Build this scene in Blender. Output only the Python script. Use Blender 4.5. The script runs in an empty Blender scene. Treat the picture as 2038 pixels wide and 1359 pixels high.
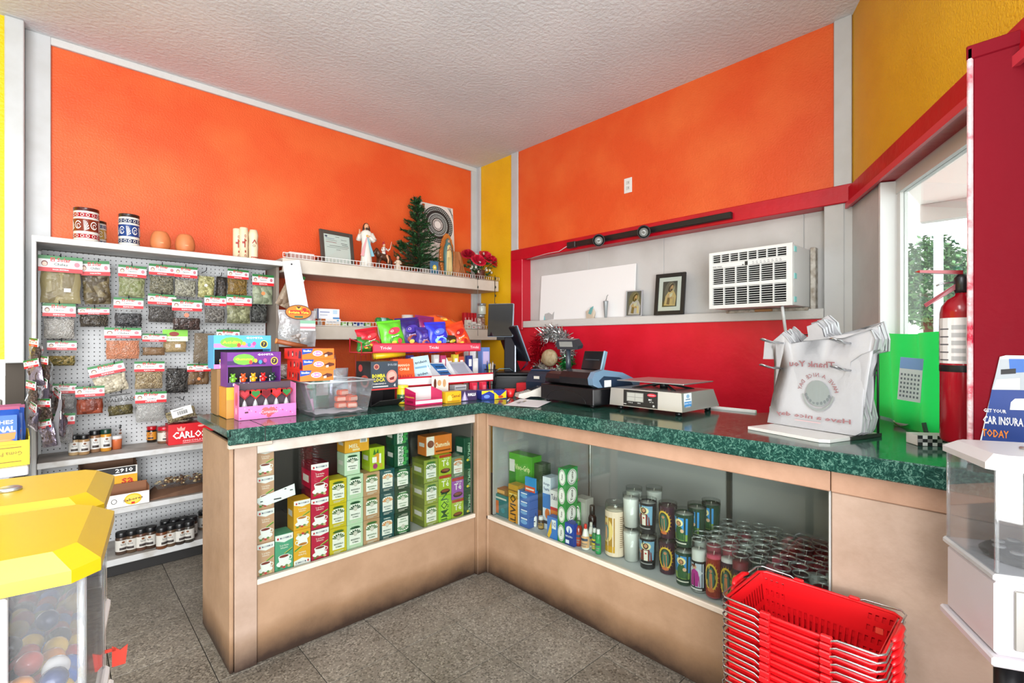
import bpy, bmesh, math, random
from mathutils import Vector, Matrix, Euler
C = bpy.context.collection
SC = bpy.context.scene
R = random.Random(7)
PI = math.pi
rad = math.radians

# ---------------------------------------------------------------- camera
CAMZ = 1.32
FPX = 977.0
YAW = math.atan2(909, 977)
cam_d = bpy.data.cameras.new('camera'); cam = bpy.data.objects.new('camera', cam_d); C.objects.link(cam)
cam.location = (0, 0, CAMZ); cam.rotation_euler = (PI/2, 0, -YAW)
cam_d.sensor_width = 36.0; cam_d.lens = FPX/2038*36.0; cam_d.clip_start = .02; cam_d.clip_end = 300
SC.camera = cam

# ---------------------------------------------------------------- light and exposure
SC.view_settings.view_transform = 'Standard'; SC.view_settings.look = 'None'
SC.view_settings.exposure = 0.42; SC.view_settings.gamma = 1.0; SC.view_settings.use_curve_mapping = False
SC.cycles.use_denoising = True
SC.cycles.max_bounces = 10; SC.cycles.diffuse_bounces = 2; SC.cycles.transparent_max_bounces = 72
SC.cycles.caustics_reflective = False; SC.cycles.caustics_refractive = False
SC.cycles.sample_clamp_indirect = 6
world = bpy.data.worlds.new('daylight'); SC.world = world; world.use_nodes = True
wb = world.node_tree.nodes['Background']; wb.inputs[0].default_value = (.93, .97, 1, 1); wb.inputs[1].default_value = 3.6

def area_light(name, loc, direction, sx, sy, power, col=(1, 1, 1)):
    d = bpy.data.lights.new(name, 'AREA'); d.shape = 'RECTANGLE'; d.size = sx; d.size_y = sy; d.energy = power; d.color = col
    o = bpy.data.objects.new(name, d); C.objects.link(o); o.location = loc
    o.rotation_euler = Vector(direction).to_track_quat('-Z', 'Y').to_euler()
    return o
# storefront daylight behind the photographer, then added fill lamps with no visible source
area_light('storefront_daylight', (-1.3, -1.45, 1.75), (.40, .80, .42), 3.2, 2.0, 160, (.96, .98, 1))
area_light('ceiling_fill_light', (-.9, -1.2, .75), (.36, .74, .75), 3.0, .8, 92, (1, .99, .97))  # added upward fill that brightens the ceiling
area_light('overhead_fill_light', (-.2, .6, 2.98), (0, 0, -1), 1.2, .4, 20, (.97, .98, 1))  # added overhead fill pair, no fixture is seen there
area_light('overhead_fill_light', (-1.8, 2.2, 2.98), (0, 0, -1), 1.2, .4, 20, (.97, .98, 1))

# ---------------------------------------------------------------- from the photograph to the room
FW = (math.sin(YAW), math.cos(YAW)); RT = (math.cos(YAW), -math.sin(YAW))
def ray(u, v):
    a = u-1019.0
    return Vector((FPX*FW[0]+a*RT[0], FPX*FW[1]+a*RT[1], 679.5-v))
def at_x(u, v, X): r = ray(u, v); t = X/r.x; return Vector((X, r.y*t, CAMZ+r.z*t))
def at_y(u, v, Y): r = ray(u, v); t = Y/r.y; return Vector((r.x*t, Y, CAMZ+r.z*t))
def at_z(u, v, Z): r = ray(u, v); t = (Z-CAMZ)/r.z; return Vector((r.x*t, r.y*t, Z))

# ---------------------------------------------------------------- materials
def lin(h):
    if not isinstance(h, str): return tuple(h)
    h = h.lstrip('#'); c = [int(h[i:i+2], 16)/255 for i in (0, 2, 4)]
    return tuple(x/12.92 if x <= .04045 else ((x+.055)/1.055)**2.4 for x in c)
_M = {}
def mat(col, rough=.5, metal=0, bump=0, bscale=60, var=None, vscale=4, vthr=(.4, .7), emit=0, spec=.5, trans=0, coat=0, world_co=False, sss=0):
    key = (col, rough, metal, bump, bscale, var, vscale, vthr, emit, spec, trans, coat, world_co)
    if key in _M: return _M[key]
    m = bpy.data.materials.new('paint_' + str(col).strip('#')); m.use_nodes = True
    nt = m.node_tree; b = nt.nodes['Principled BSDF']; L = nt.links.new
    c = lin(col)
    b.inputs['Base Color'].default_value = (*c, 1); b.inputs['Roughness'].default_value = rough; b.inputs['Metallic'].default_value = metal
    b.inputs['Specular IOR Level'].default_value = spec
    if trans: b.inputs['Transmission Weight'].default_value = trans
    if coat: b.inputs['Coat Weight'].default_value = coat; b.inputs['Coat Roughness'].default_value = .1
    if emit: b.inputs['Emission Color'].default_value = (*c, 1); b.inputs['Emission Strength'].default_value = emit
    co = None
    if bump or var:
        if world_co: g = nt.nodes.new('ShaderNodeNewGeometry'); co = g.outputs['Position']
        else: g = nt.nodes.new('ShaderNodeTexCoord'); co = g.outputs['Object']
    if var:
        n = nt.nodes.new('ShaderNodeTexNoise'); n.inputs['Scale'].default_value = vscale; n.inputs['Detail'].default_value = 6; L(co, n.inputs['Vector'])
        rp = nt.nodes.new('ShaderNodeValToRGB'); rp.color_ramp.elements[0].position = vthr[0]; rp.color_ramp.elements[1].position = vthr[1]
        rp.color_ramp.elements[0].color = (*c, 1); rp.color_ramp.elements[1].color = (*lin(var), 1)
        L(n.outputs['Fac'], rp.inputs[0]); L(rp.outputs[0], b.inputs['Base Color'])
    if bump:
        n = nt.nodes.new('ShaderNodeTexNoise'); n.inputs['Scale'].default_value = bscale; n.inputs['Detail'].default_value = 4; L(co, n.inputs['Vector'])
        bp = nt.nodes.new('ShaderNodeBump'); bp.inputs['Strength'].default_value = min(bump, 1); bp.inputs['Distance'].default_value = .01
        L(n.outputs['Fac'], bp.inputs['Height']); L(bp.outputs[0], b.inputs['Normal'])
    _M[key] = m
    return m
def clear_mat(tint='#ffffff', gloss=.12, rough=.02, key='glass', bump=0, bscale=30, milk=0):
    k = (tint, gloss, rough, key, bump, bscale, milk)
    if k in _M: return _M[k]
    m = bpy.data.materials.new('clear_' + key); m.use_nodes = True; nt = m.node_tree; nt.nodes.clear(); L = nt.links.new
    out = nt.nodes.new('ShaderNodeOutputMaterial'); t = nt.nodes.new('ShaderNodeBsdfTransparent'); t.inputs[0].default_value = (*lin(tint), 1)
    g = nt.nodes.new('ShaderNodeBsdfGlossy'); g.inputs['Roughness'].default_value = rough
    lw = nt.nodes.new('ShaderNodeLayerWeight'); lw.inputs[0].default_value = .5
    mx = nt.nodes.new('ShaderNodeMixShader')
    ma = nt.nodes.new('ShaderNodeMath'); ma.operation = 'MULTIPLY_ADD'; ma.inputs[1].default_value = .75; ma.inputs[2].default_value = gloss*.4; ma.use_clamp = True
    pw = nt.nodes.new('ShaderNodeMath'); pw.operation = 'POWER'; pw.inputs[1].default_value = 4.5; L(lw.outputs['Facing'], pw.inputs[0]); L(pw.outputs[0], ma.inputs[0]); L(ma.outputs[0], mx.inputs[0]); L(t.outputs[0], mx.inputs[1]); L(g.outputs[0], mx.inputs[2])
    last = mx
    if milk:
        d = nt.nodes.new('ShaderNodeBsdfDiffuse'); d.inputs[0].default_value = (*lin(tint), 1)
        m2 = nt.nodes.new('ShaderNodeMixShader'); m2.inputs[0].default_value = milk; L(mx.outputs[0], m2.inputs[1]); L(d.outputs[0], m2.inputs[2]); last = m2
    if bump:
        tc = nt.nodes.new('ShaderNodeTexCoord'); n = nt.nodes.new('ShaderNodeTexNoise'); n.inputs['Scale'].default_value = bscale; n.inputs['Detail'].default_value = 3
        bp = nt.nodes.new('ShaderNodeBump'); bp.inputs['Strength'].default_value = bump; bp.inputs['Distance'].default_value = .01
        L(tc.outputs['Object'], n.inputs['Vector']); L(n.outputs['Fac'], bp.inputs['Height']); L(bp.outputs[0], g.inputs['Normal'])
    L(last.outputs[0], out.inputs[0])
    _M[k] = m
    return m
GLASS = clear_mat('#f4f8f6', .10, .02, 'glass')
JAR = clear_mat('#f6f8f7', .1, .03, 'jar_glass')
ACRYL = clear_mat('#f3f4f6', .2, .03, 'acrylic', milk=.04)
FILM = clear_mat('#fafafa', .05, .07, 'film', 1, 34)

# ---------------------------------------------------------------- mesh building
class MB:
    def __init__(s): s.v = []; s.f = []; s.mi = []; s.sm = []; s.T = None
    def add(s, vs, fs, m=0, smooth=False):
        o = len(s.v); T = s.T
        s.v += [T @ Vector(p) for p in vs] if T is not None else [Vector(p) for p in vs]
        for f in fs: s.f.append([i+o for i in f]); s.mi.append(m); s.sm.append(smooth)
        return s
    def box(s, x0, x1, y0, y1, z0, z1, m=0):
        return s.add([(x0, y0, z0), (x1, y0, z0), (x1, y1, z0), (x0, y1, z0), (x0, y0, z1), (x1, y0, z1), (x1, y1, z1), (x0, y1, z1)],
              [(3, 2, 1, 0), (4, 5, 6, 7), (0, 1, 5, 4), (1, 2, 6, 5), (2, 3, 7, 6), (3, 0, 4, 7)], m)
    def cbox(s, x0, x1, y0, y1, z0, z1, r=.003, m=0, smooth=False):
        vs = []
        for x, sx in ((x0, 1), (x1, -1)):
            for y, sy in ((y0, 1), (y1, -1)):
                for z, sz in ((z0, 1), (z1, -1)):
                    vs += [(x+sx*r, y+sy*r, z), (x+sx*r, y, z+sz*r), (x, y+sy*r, z+sz*r)]
        return s.hull(vs, m, smooth)
    def hull(s, vs, m=0, smooth=False):
        bm = bmesh.new()
        for p in vs: bm.verts.new(p)
        r = bmesh.ops.convex_hull(bm, input=bm.verts)
        for e in list(r.get('geom_interior', [])) + list(r.get('geom_unused', [])):
            if isinstance(e, bmesh.types.BMVert) and e.is_valid: bm.verts.remove(e)
        bmesh.ops.dissolve_limit(bm, angle_limit=.01, verts=bm.verts, edges=bm.edges)
        bm.verts.index_update()
        s.add([v.co[:] for v in bm.verts], [[v.index for v in f.verts] for f in bm.faces], m, smooth); bm.free(); return s
    def prism(s, pts, a0, a1, axis='z', m=0, smooth=False):
        n = len(pts)
        def P(p, a): return {'z': (p[0], p[1], a), 'y': (p[0], a, p[1]), 'x': (a, p[0], p[1])}[axis]
        vs = [P(p, a0) for p in pts]+[P(p, a1) for p in pts]
        s.add(vs, [list(range(n))[::-1], list(range(n, 2*n))], m)
        o = len(s.v)-2*n
        for i in range(n):
            j = (i+1) % n; s.f.append([o+i, o+j, o+n+j, o+n+i]); s.mi.append(m); s.sm.append(smooth)
        return s
    def lathe(s, prof, n=16, cx=0, cy=0, m=0, smooth=True, ax='z', mfn=None):
        vs = []; fs = []
        for r, z in prof:
            for k in range(n):
                a = 2*PI*k/n
                p = (r*math.cos(a), r*math.sin(a), z)
                if ax == 'y': p = (p[0], p[2], p[1])
                if ax == 'x': p = (p[2], p[0], p[1])
                vs.append((p[0]+cx, p[1]+cy, p[2]))
        for i in range(len(prof)-1):
            for k in range(n):
                fs.append((i*n+k, i*n+(k+1) % n, (i+1)*n+(k+1) % n, (i+1)*n+k))
        s.add(vs, fs, m, smooth)
        o = len(s.v)-len(vs)
        if prof[0][0] > 1e-6: s.f.append([o+k for k in range(n)][::-1]); s.mi.append(m); s.sm.append(False)
        if prof[-1][0] > 1e-6: s.f.append([o+(len(prof)-1)*n+k for k in range(n)]); s.mi.append(m); s.sm.append(False)
        return s
    def shell(s, prof, n=16, cx=0, cy=0, m=0):     # open lathe, no caps
        vs = []; fs = []
        for r, z in prof:
            for k in range(n):
                a = 2*PI*k/n; vs.append((r*math.cos(a)+cx, r*math.sin(a)+cy, z))
        for i in range(len(prof)-1):
            for k in range(n): fs.append((i*n+k, i*n+(k+1) % n, (i+1)*n+(k+1) % n, (i+1)*n+k))
        return s.add(vs, fs, m, True)
    def tube(s, pts, r, n=6, m=0, closed=False, rs=None):
        pts = [Vector(p) for p in pts]; N = len(pts); vs = []; fs = []; up = None
        for i, p in enumerate(pts):
            a = pts[(i-1) % N] if (closed or i > 0) else p; b = pts[(i+1) % N] if (closed or i < N-1) else p
            t = (b-a).normalized() if (b-a).length > 1e-9 else Vector((0, 0, 1))
            if up is None: up = Vector((0, 0, 1)) if abs(t.z) < .9 else Vector((1, 0, 0))
            x = t.cross(up)
            if x.length < 1e-6: x = t.cross(Vector((0, 1, 0)))
            x.normalize(); y = x.cross(t).normalized(); up = y
            rr = rs[i] if rs else r
            for k in range(n):
                an = 2*PI*k/n; vs.append(p+x*(rr*math.cos(an))+y*(rr*math.sin(an)))
        for i in range(N if closed else N-1):
            j = (i+1) % N
            for k in range(n): fs.append((i*n+k, i*n+(k+1) % n, j*n+(k+1) % n, j*n+k))
        if not closed: fs.append(list(range(n))[::-1]); fs.append([(N-1)*n+k for k in range(n)])
        return s.add(vs, fs, m, True)
    def sphere(s, c, r, nu=12, nv=8, m=0):
        rx, ry, rz = (r, r, r) if not isinstance(r, (tuple, list)) else r
        vs = [(c[0], c[1], c[2]+rz)]
        for j in range(1, nv):
            th = PI*j/nv
            for k in range(nu):
                a = 2*PI*k/nu; vs.append((c[0]+rx*math.sin(th)*math.cos(a), c[1]+ry*math.sin(th)*math.sin(a), c[2]+rz*math.cos(th)))
        vs.append((c[0], c[1], c[2]-rz)); fs = []
        for k in range(nu):
            fs.append((0, 1+k, 1+(k+1) % nu))
            for j in range(nv-2): a = 1+j*nu; fs.append((a+k, a+nu+k, a+nu+(k+1) % nu, a+(k+1) % nu))
            a = 1+(nv-2)*nu; fs.append((a+k, len(vs)-1, a+(k+1) % nu))
        return s.add(vs, fs, m, True)
    def grid(s, fn, nu, nv, m=0, smooth=True):
        vs = [fn(i/nu, j/nv) for j in range(nv+1) for i in range(nu+1)]
        fs = [(j*(nu+1)+i, j*(nu+1)+i+1, (j+1)*(nu+1)+i+1, (j+1)*(nu+1)+i) for j in range(nv) for i in range(nu)]
        return s.add(vs, fs, m, smooth)
    def mesh(s, name, mats):
        me = bpy.data.meshes.new(name); me.from_pydata([tuple(v) for v in s.v], [], s.f)
        for m in (mats if isinstance(mats, (list, tuple)) else [mats]): me.materials.append(m if not isinstance(m, str) else mat(m))
        me.polygons.foreach_set('material_index', s.mi); me.polygons.foreach_set('use_smooth', s.sm); me.update()
        return me
    def build(s, name, mats, parent=None, loc=None, rz=0):
        o = bpy.data.objects.new(name, s.mesh(name, mats)); C.objects.link(o)
        if parent is not None: o.parent = parent
        if loc is not None: o.location = loc
        if rz: o.rotation_euler = (0, 0, rz)
        return o
def tag(o, label, cat, group=None, kind=None):
    o['label'] = label; o['category'] = cat
    if group: o['group'] = group
    if kind: o['kind'] = kind
    return o
def thing(name, label, cat, loc=(0, 0, 0), rz=0, group=None):
    o = bpy.data.objects.new(name, None); C.objects.link(o); o.location = loc; o.rotation_euler = (0, 0, rz); o.empty_display_size = .05
    return tag(o, label, cat, group)
def struct(o): o['kind'] = 'structure'; return o
def dup(root, loc, rz=None, label=None, group=None, rot=None):
    r = root.copy(); C.objects.link(r); r.location = loc
    if rz is not None: r.rotation_euler = (0, 0, rz)
    if rot is not None: r.rotation_euler = rot
    if label: r['label'] = label
    if group: r['group'] = group
    for ch in list(root.children):
        c = ch.copy(); C.objects.link(c); c.parent = r
        for g in ch.children:
            d = g.copy(); C.objects.link(d); d.parent = c
    return r

# ---------------------------------------------------------------- flat print: lettering and pictures on surfaces
_TX = {}
def text_geo(t, bold=0):
    k = (t, bold)
    if k in _TX: return _TX[k]
    cu = bpy.data.curves.new('lettering', 'FONT'); cu.body = t; cu.size = 1; cu.resolution_u = 1; cu.offset = bold; cu.fill_mode = 'FRONT'
    ob = bpy.data.objects.new('lettering', cu)
    me = bpy.data.meshes.new_from_object(ob)
    vs = [(v.co.x, v.co.y) for v in me.vertices]; fs = [list(p.vertices) for p in me.polygons]
    bpy.data.objects.remove(ob); bpy.data.curves.remove(cu); bpy.data.meshes.remove(me)
    if vs:
        x0 = min(v[0] for v in vs); y0 = min(v[1] for v in vs); x1 = max(v[0] for v in vs); y1 = max(v[1] for v in vs)
        vs = [(x-x0, y-y0) for x, y in vs]
    else: x0 = y0 = 0; x1 = y1 = 1
    _TX[k] = (vs, fs, max(x1-x0, 1e-4), max(y1-y0, 1e-4)); return _TX[k]
class Print:
    """flat print in fractions of a w x h panel; later shapes lie on earlier ones"""
    def __init__(s, w, h): s.w = w; s.h = h; s.v = []; s.f = []; s.c = []; s.cols = []; s.lay = 0
    def col(s, c):
        if c not in s.cols: s.cols.append(c)
        return s.cols.index(c)
    def poly(s, pts, c):
        s.lay += 1; o = len(s.v); s.v += [(x*s.w, y*s.h, s.lay) for x, y in pts]; s.f.append(list(range(o, o+len(pts)))); s.c.append(s.col(c)); return s
    def rect(s, x0, y0, x1, y1, c, nx=1):
        if nx == 1: return s.poly([(x0, y0), (x1, y0), (x1, y1), (x0, y1)], c)
        s.lay += 1; ci = s.col(c)
        for k in range(nx):
            a = x0+(x1-x0)*k/nx; b = x0+(x1-x0)*(k+1)/nx; o = len(s.v)
            s.v += [(a*s.w, y0*s.h, s.lay), (b*s.w, y0*s.h, s.lay), (b*s.w, y1*s.h, s.lay), (a*s.w, y1*s.h, s.lay)]; s.f.append([o, o+1, o+2, o+3]); s.c.append(ci)
        return s
    def ell(s, cx, cy, rx, ry, c, n=16, a0=0, a1=2*PI, rot=0):
        full = abs(a1-a0-2*PI) < 1e-6
        ang = [a0+(a1-a0)*k/n for k in range(n if full else n+1)]
        q = [(rx*math.cos(a)*s.w, ry*math.sin(a)*s.h) for a in ang]; cr, sr = math.cos(rot), math.sin(rot)
        return s.poly([(cx+(x*cr-y*sr)/s.w, cy+(x*sr+y*cr)/s.h) for x, y in q], c)
    def ring(s, cx, cy, rx, ry, c, th=.15, n=20, a0=0, a1=2*PI):
        s.lay += 1; ci = s.col(c)
        for k in range(n):
            p = a0+(a1-a0)*k/n; q = a0+(a1-a0)*(k+1)/n; o = len(s.v); i = 1-th
            for a, f in ((p, 1), (q, 1), (q, i), (p, i)): s.v.append(((cx+rx*f*math.cos(a))*s.w, (cy+ry*f*math.sin(a))*s.h, s.lay))
            s.f.append([o, o+1, o+2, o+3]); s.c.append(ci)
        return s
    def text(s, t, cx, cy, h, c, w=None, bold=.01, rot=0, mirror=False):
        vs, fs, tw, th = text_geo(t, bold); s.lay += 1; o = len(s.v); ci = s.col(c)
        ky = h*s.h/th; kx = ky if w is None else w*s.w/tw
        cr, sr = math.cos(rot), math.sin(rot)
        for x, y in vs:
            a = (x-tw/2)*kx; b = (y-th/2)*ky
            if mirror: a = -a
            s.v.append((cx*s.w+a*cr-b*sr, cy*s.h+a*sr+b*cr, s.lay))
        for f in fs: s.f.append([o+i for i in (f[::-1] if mirror else f)]); s.c.append(ci)
        return s
    def arctext(s, t, cx, cy, r, h, c, a0, a1, mirror=False, bold=.01):
        n = len(t)
        for i, ch in enumerate(t):
            if ch == ' ': continue
            k = i/(n-1) if n > 1 else .5; a = a0+(a1-a0)*k
            s.text(ch, cx+r*math.cos(a)*(s.h/s.w), cy+r*math.sin(a), h, c, rot=a-PI/2, mirror=mirror, bold=bold); s.lay -= 1
        s.lay += 1; return s
    def build(s, name, parent, fmap, rough=.4, eps=.00025, loc=None):
        eps = min(eps, .0026/max(1, s.lay))
        me = bpy.data.meshes.new(name); cut = CUT.get(fmap) or getattr(fmap, 'cut', 0)
        if cut:
            me.from_pydata(s.v, [], s.f); me.polygons.foreach_set('material_index', s.c); bm = bmesh.new(); bm.from_mesh(me); q = cut
            while q < s.w:
                bmesh.ops.bisect_plane(bm, geom=bm.verts[:]+bm.edges[:]+bm.faces[:], plane_co=(q, 0, 0), plane_no=(1, 0, 0), dist=1e-6); q += cut
            for v in bm.verts: v.co = fmap(v.co.x, v.co.y, .0004+v.co.z*eps)
            bm.to_mesh(me); bm.free()
        else: me.from_pydata([tuple(fmap(x, y, .0004+l*eps)) for x, y, l in s.v], [], s.f)
        for c in s.cols: me.materials.append(mat(c, rough) if isinstance(c, str) else c)
        if not cut: me.polygons.foreach_set('material_index', s.c)
        me.update()
        o = bpy.data.objects.new(name, me); C.objects.link(o)
        if parent is not None: o.parent = parent
        if loc is not None: o.location = loc
        return o
CUT = {}
def front(w, d, z0=0):        # panel on the -y face of a box w wide, d deep, centred on its base
    return lambda x, y, l: (x-w/2, -d/2-l, y+z0)
def leftside(w, d, z0=0):     # panel on the -x face (print runs from back to front)
    return lambda x, y, l: (-w/2-l, d/2-x, y+z0)
def rightside(w, d, z0=0):
    return lambda x, y, l: (w/2+l, -d/2+x, y+z0)
def topface(w, d, h):
    return lambda x, y, l: (x-w/2, y-d/2, h+l)
def wrap(r, w, z0=0, a0=0):   # panel wrapped on a cylinder, its middle facing -y turned by a0
    f = lambda x, y, l: ((r+l)*math.sin((x-w/2)/r+a0), -(r+l)*math.cos((x-w/2)/r+a0), y+z0)
    f.cut = r*.3; return f
# ================================================================ the room
YB = 4.0; XR = 3.22; ZC = 3.12
ORANGE = mat('#E0521E', .5, bump=.3, bscale=90, var='#E8682E', vscale=2.2)
YELLOW = mat('#F2BA12', .5, bump=.4, bscale=110, var='#E8AE0C', vscale=3)
WHITE_T = mat('#C6C8C9', .5, var='#BDBEBD', vscale=6)
WHITE_P = mat('#CBCAC8', .5, bump=.12, bscale=40, var='#BCBBB8', vscale=3)
RED_P = mat('#DC1430', .36, bump=.15, bscale=30, var='#D20E28', vscale=5)
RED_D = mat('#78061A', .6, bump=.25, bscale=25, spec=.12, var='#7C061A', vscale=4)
def ceiling_mat():
    m = mat('#DFE1E2', .8, bump=.5, bscale=42, var='#D3D6D8', vscale=1.3)
    return m
ceil = struct(MB().box(-4.2, 3.6, -3.6, 4.3, ZC, ZC+.1).build('ceiling', ceiling_mat()))
# floor slab and its vinyl tiles
fl = struct(MB().box(-4.2, 3.6, -3.6, 4.3, -.08, -.004).build('floor', mat('#2A2723', .9)))
def tile_mat(base, dark, light):
    m = mat(base, .42); nt = m.node_tree; L = nt.links.new; b = nt.nodes['Principled BSDF']
    g = nt.nodes.new('ShaderNodeNewGeometry')
    v = nt.nodes.new('ShaderNodeTexVoronoi'); v.inputs['Scale'].default_value = 150; L(g.outputs['Position'], v.inputs['Vector'])
    r = nt.nodes.new('ShaderNodeValToRGB'); e = r.color_ramp.elements; r.color_ramp.interpolation = 'CONSTANT'
    e[0].position = 0; e[0].color = (*lin(dark), 1); e[1].position = .2; e[1].color = (*lin(base), 1)
    x = r.color_ramp.elements.new(.84); x.color = (*lin(light), 1)
    sp = nt.nodes.new('ShaderNodeSeparateColor'); L(v.outputs['Color'], sp.inputs[0]); L(sp.outputs[0], r.inputs[0])
    n = nt.nodes.new('ShaderNodeTexNoise'); n.inputs['Scale'].default_value = 2.3; n.inputs['Detail'].default_value = 8; n.inputs['Roughness'].default_value = .7; L(g.outputs['Position'], n.inputs['Vector'])
    r2 = nt.nodes.new('ShaderNodeValToRGB'); r2.color_ramp.elements[0].position = .35; r2.color_ramp.elements[0].color = (.62, .6, .57, 1); r2.color_ramp.elements[1].position = .62; r2.color_ramp.elements[1].color = (1, 1, 1, 1); L(n.outputs['Fac'], r2.inputs[0])
    mx = nt.nodes.new('ShaderNodeMix'); mx.data_type = 'RGBA'; mx.blend_type = 'MULTIPLY'; mx.inputs[0].default_value = 1
    L(r.outputs[0], mx.inputs[6]); L(r2.outputs[0], mx.inputs[7]); L(mx.outputs[2], b.inputs['Base Color'])
    return m
TM = [tile_mat('#80796F', '#615B53', '#9A9387'), tile_mat('#797268', '#5A544C', '#938C80'), tile_mat('#837C72', '#645E56', '#9E978B')]
T = .3048
tme = []
for m in TM:
    k = MB(); a = T/2-.0016; r = .0012
    k.hull([(sx*a, sy*a, -.004) for sx in (-1, 1) for sy in (-1, 1)]+[(sx*a, sy*a, -r) for sx in (-1, 1) for sy in (-1, 1)]+[(sx*(a-r), sy*(a-r), 0) for sx in (-1, 1) for sy in (-1, 1)])
    tme.append(k.mesh('floor_tile', m))
for i in range(-6, 8):
    for j in range(-3, 12):
        cx = 1.38+T*(i-.5)-T*2; cy = 1.56+T*(j+.5)-T*3+.0
        if not (-.95 < cx < 1.9 and .3 < cy < 3.6): continue
        o = bpy.data.objects.new('floor_tile', tme[R.randrange(3)]); C.objects.link(o); o.parent = fl; o.location = (cx, cy, R.uniform(-.0006, .0002))
# back wall (orange) and its white battens
bw = struct(MB().box(-.14, XR+.3, YB, YB+.2, 0, ZC).build('wall_back', ORANGE))
struct(MB().cbox(-.128, -.019, YB-.022, YB, 0, ZC-.0, .003).build('trim_1', WHITE_T))
struct(MB().cbox(-.02, XR+.002, YB-.0205, YB, ZC-.045, ZC, .003).build('trim_2', mat('#D0CFCC', .6, bump=.4, bscale=20)))
struct(MB().cbox(3.14, XR+.002, YB-.021, YB+.002, 0, ZC-.044, .003).build('trim_3', WHITE_T))
# projecting yellow wall at the far end
yw = struct(MB().box(-4.2, -.205, 3.9, YB+.2, 1.22, ZC).build('wall_left', mat('#E6C400', .5, bump=.5, bscale=60)))
st = MB()
for j in range(6):
    for i in range(3):
        x0 = -.21-(i+1)*.36-(.18 if j % 2 else 0); st.cbox(x0+.004, min(x0+.352, -.205), 3.885+R.uniform(0, .006), YB, j*.2+.004, j*.2+.196, .008)
struct(st.build('wall_stone_base', mat('#B9B3A8', .8, bump=.8, bscale=14, var='#9A9184', vscale=8)))
struct(MB().cbox(-.205, -.128, 3.878, YB, 1.2, ZC, .004).build('trim_4', WHITE_T))
struct(MB().box(-.205, -.128, 3.93, YB, 0, 1.2).build('trim_5', mat('#4A423A', .8)))
# right wall
YA = .704; XN = 3.315; ZB0, ZB1, ZS = 2.09, 2.18, 1.45
def sl(x0, x1, y0, y1, z0, z1): return MB().box(x0, x1, y0, y1, z0, z1)
wr = struct(sl(XR, XR+.2, YA-.02, 3.368, ZB1, ZC).build('wall_right', ORANGE))
struct(sl(XR, XR+.2, 3.459, YB, 0, ZC).build('wall_right_corner', YELLOW))
struct(sl(XR+.002, XR+.2, .84, 3.459, 0, ZS).build('wall_right_lower', RED_P))
struct(sl(XR, XR+.2, YA-.02, .84, 0, ZB0+.005).build('wall_right_white', WHITE_P))
struct(MB().cbox(XR-.018, XR, YB-.075, YB-.02, 0, ZC, .003).build('trim_6', mat('#BFC1C2', .5)))
struct(MB().cbox(XR-.014, XR, 3.368, 3.459, ZB1+.01, ZC, .003).build('trim_7', WHITE_T))
struct(MB().cbox(XR-.016, XR, YA-.0, YA+.085, ZB1+.008, ZC, .003).build('trim_8', WHITE_T))
fr = MB().cbox(XR-.02, XR+.1, YA-.03, 3.459, ZB0, ZB1+.01, .004)
fr2 = MB().cbox(XR-.02, XR+.1, 3.30, 3.459, ZS-.02, ZB0+.004, .004)
f0 = struct(fr.build('trim_9', mat('#C40A22', .35, bump=.2, bscale=25, var='#B3091E', vscale=5)))
struct(fr2.build('trim_10', mat('#C8102A', .3, bump=.1, bscale=20)))
nb = struct(sl(XN, XN+.1, .84, 3.32, ZS, ZB0+.01).build('wall_niche', WHITE_P))
for y0, y1 in ((.842, .968), (.972, 1.90), (1.904, 2.6), (2.604, 3.3)):
    p = MB().cbox(XN-.006, XN, y0, y1, ZS+.06, ZB0, .002).build('panel', WHITE_P, nb)
struct(MB().cbox(XR-.012, XN+.01, .84, 3.30, ZS, ZS+.06, .004).build('trim_11', mat('#D4D2CE', .5, bump=.3, bscale=30)))
struct(MB().cbox(XR-.006, XR, .742, .838, .9, ZB0, .002).build('trim_12', WHITE_P))
# thin crack and conduit line on the orange wall
# angled shop-front wall
AX = Vector((.889, .459)).normalized(); AN = Vector((-AX.y, AX.x))   # AX points away from the viewer, AN into the room
def AP(s, n, z): p = Vector((XR, YA))-AX*s+AN*n; return (p.x, p.y, z)
def abox(name, s0, s1, n0, n1, z0, z1, m, parent=None):
    k = MB(); P = [AP(s0, n0, 0), AP(s1, n0, 0), AP(s1, n1, 0), AP(s0, n1, 0)]
    k.prism([(p[0], p[1]) for p in P][::-1], z0, z1, 'z')
    return k.build(name, m, parent)
SJ = .431; SE = 1.62; ZW0 = .98
struct(abox('wall_window', 0, SE, 0, -.2, 2.17, ZC, YELLOW))
struct(abox('wall_window_pier', 0, SJ, 0, -.075, 0, 2.09, WHITE_P))
struct(abox('wall_window_apron', SJ, SE, 0, -.2, 0, ZW0-.03, WHITE_P))
struct(abox('trim_13', -.02, SE, .022, -.05, 2.065, 2.172, mat('#C20C22', .35, bump=.2, bscale=22, var='#AE0A1E', vscale=5)))
struct(abox('trim_14', -.0, SE, .034, .02, 2.055, 2.085, mat('#D84050', .35)))
struct(abox('trim_15', SJ-.03, SE, -.05, -.17, 2.06, 2.172, mat('#EBD3D3', .4, bump=.2, bscale=20, var='#D9203A', vscale=3, vthr=(.55, .75))))
wn = struct(abox('window_1', SJ, SJ+.02, .01, -.075, ZW0, 2.06, mat('#EDEDEC', .4)))
abox('window_frame', SJ+.02, SE, -.05, -.09, 2.0, 2.06, mat('#ECECEA', .4), wn)
abox('window_frame', SJ+.02, SJ+.055, -.055, -.085, ZW0, 2.0, mat('#E6E6E4', .4), wn)
abox('window_frame', SJ+.055, SE, -.055, -.085, ZW0, ZW0+.06, mat('#E6E6E4', .4), wn)
abox('window_pane', SJ+.055, SE, -.068, -.072, ZW0+.06, 2.0, GLASS, wn)
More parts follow.
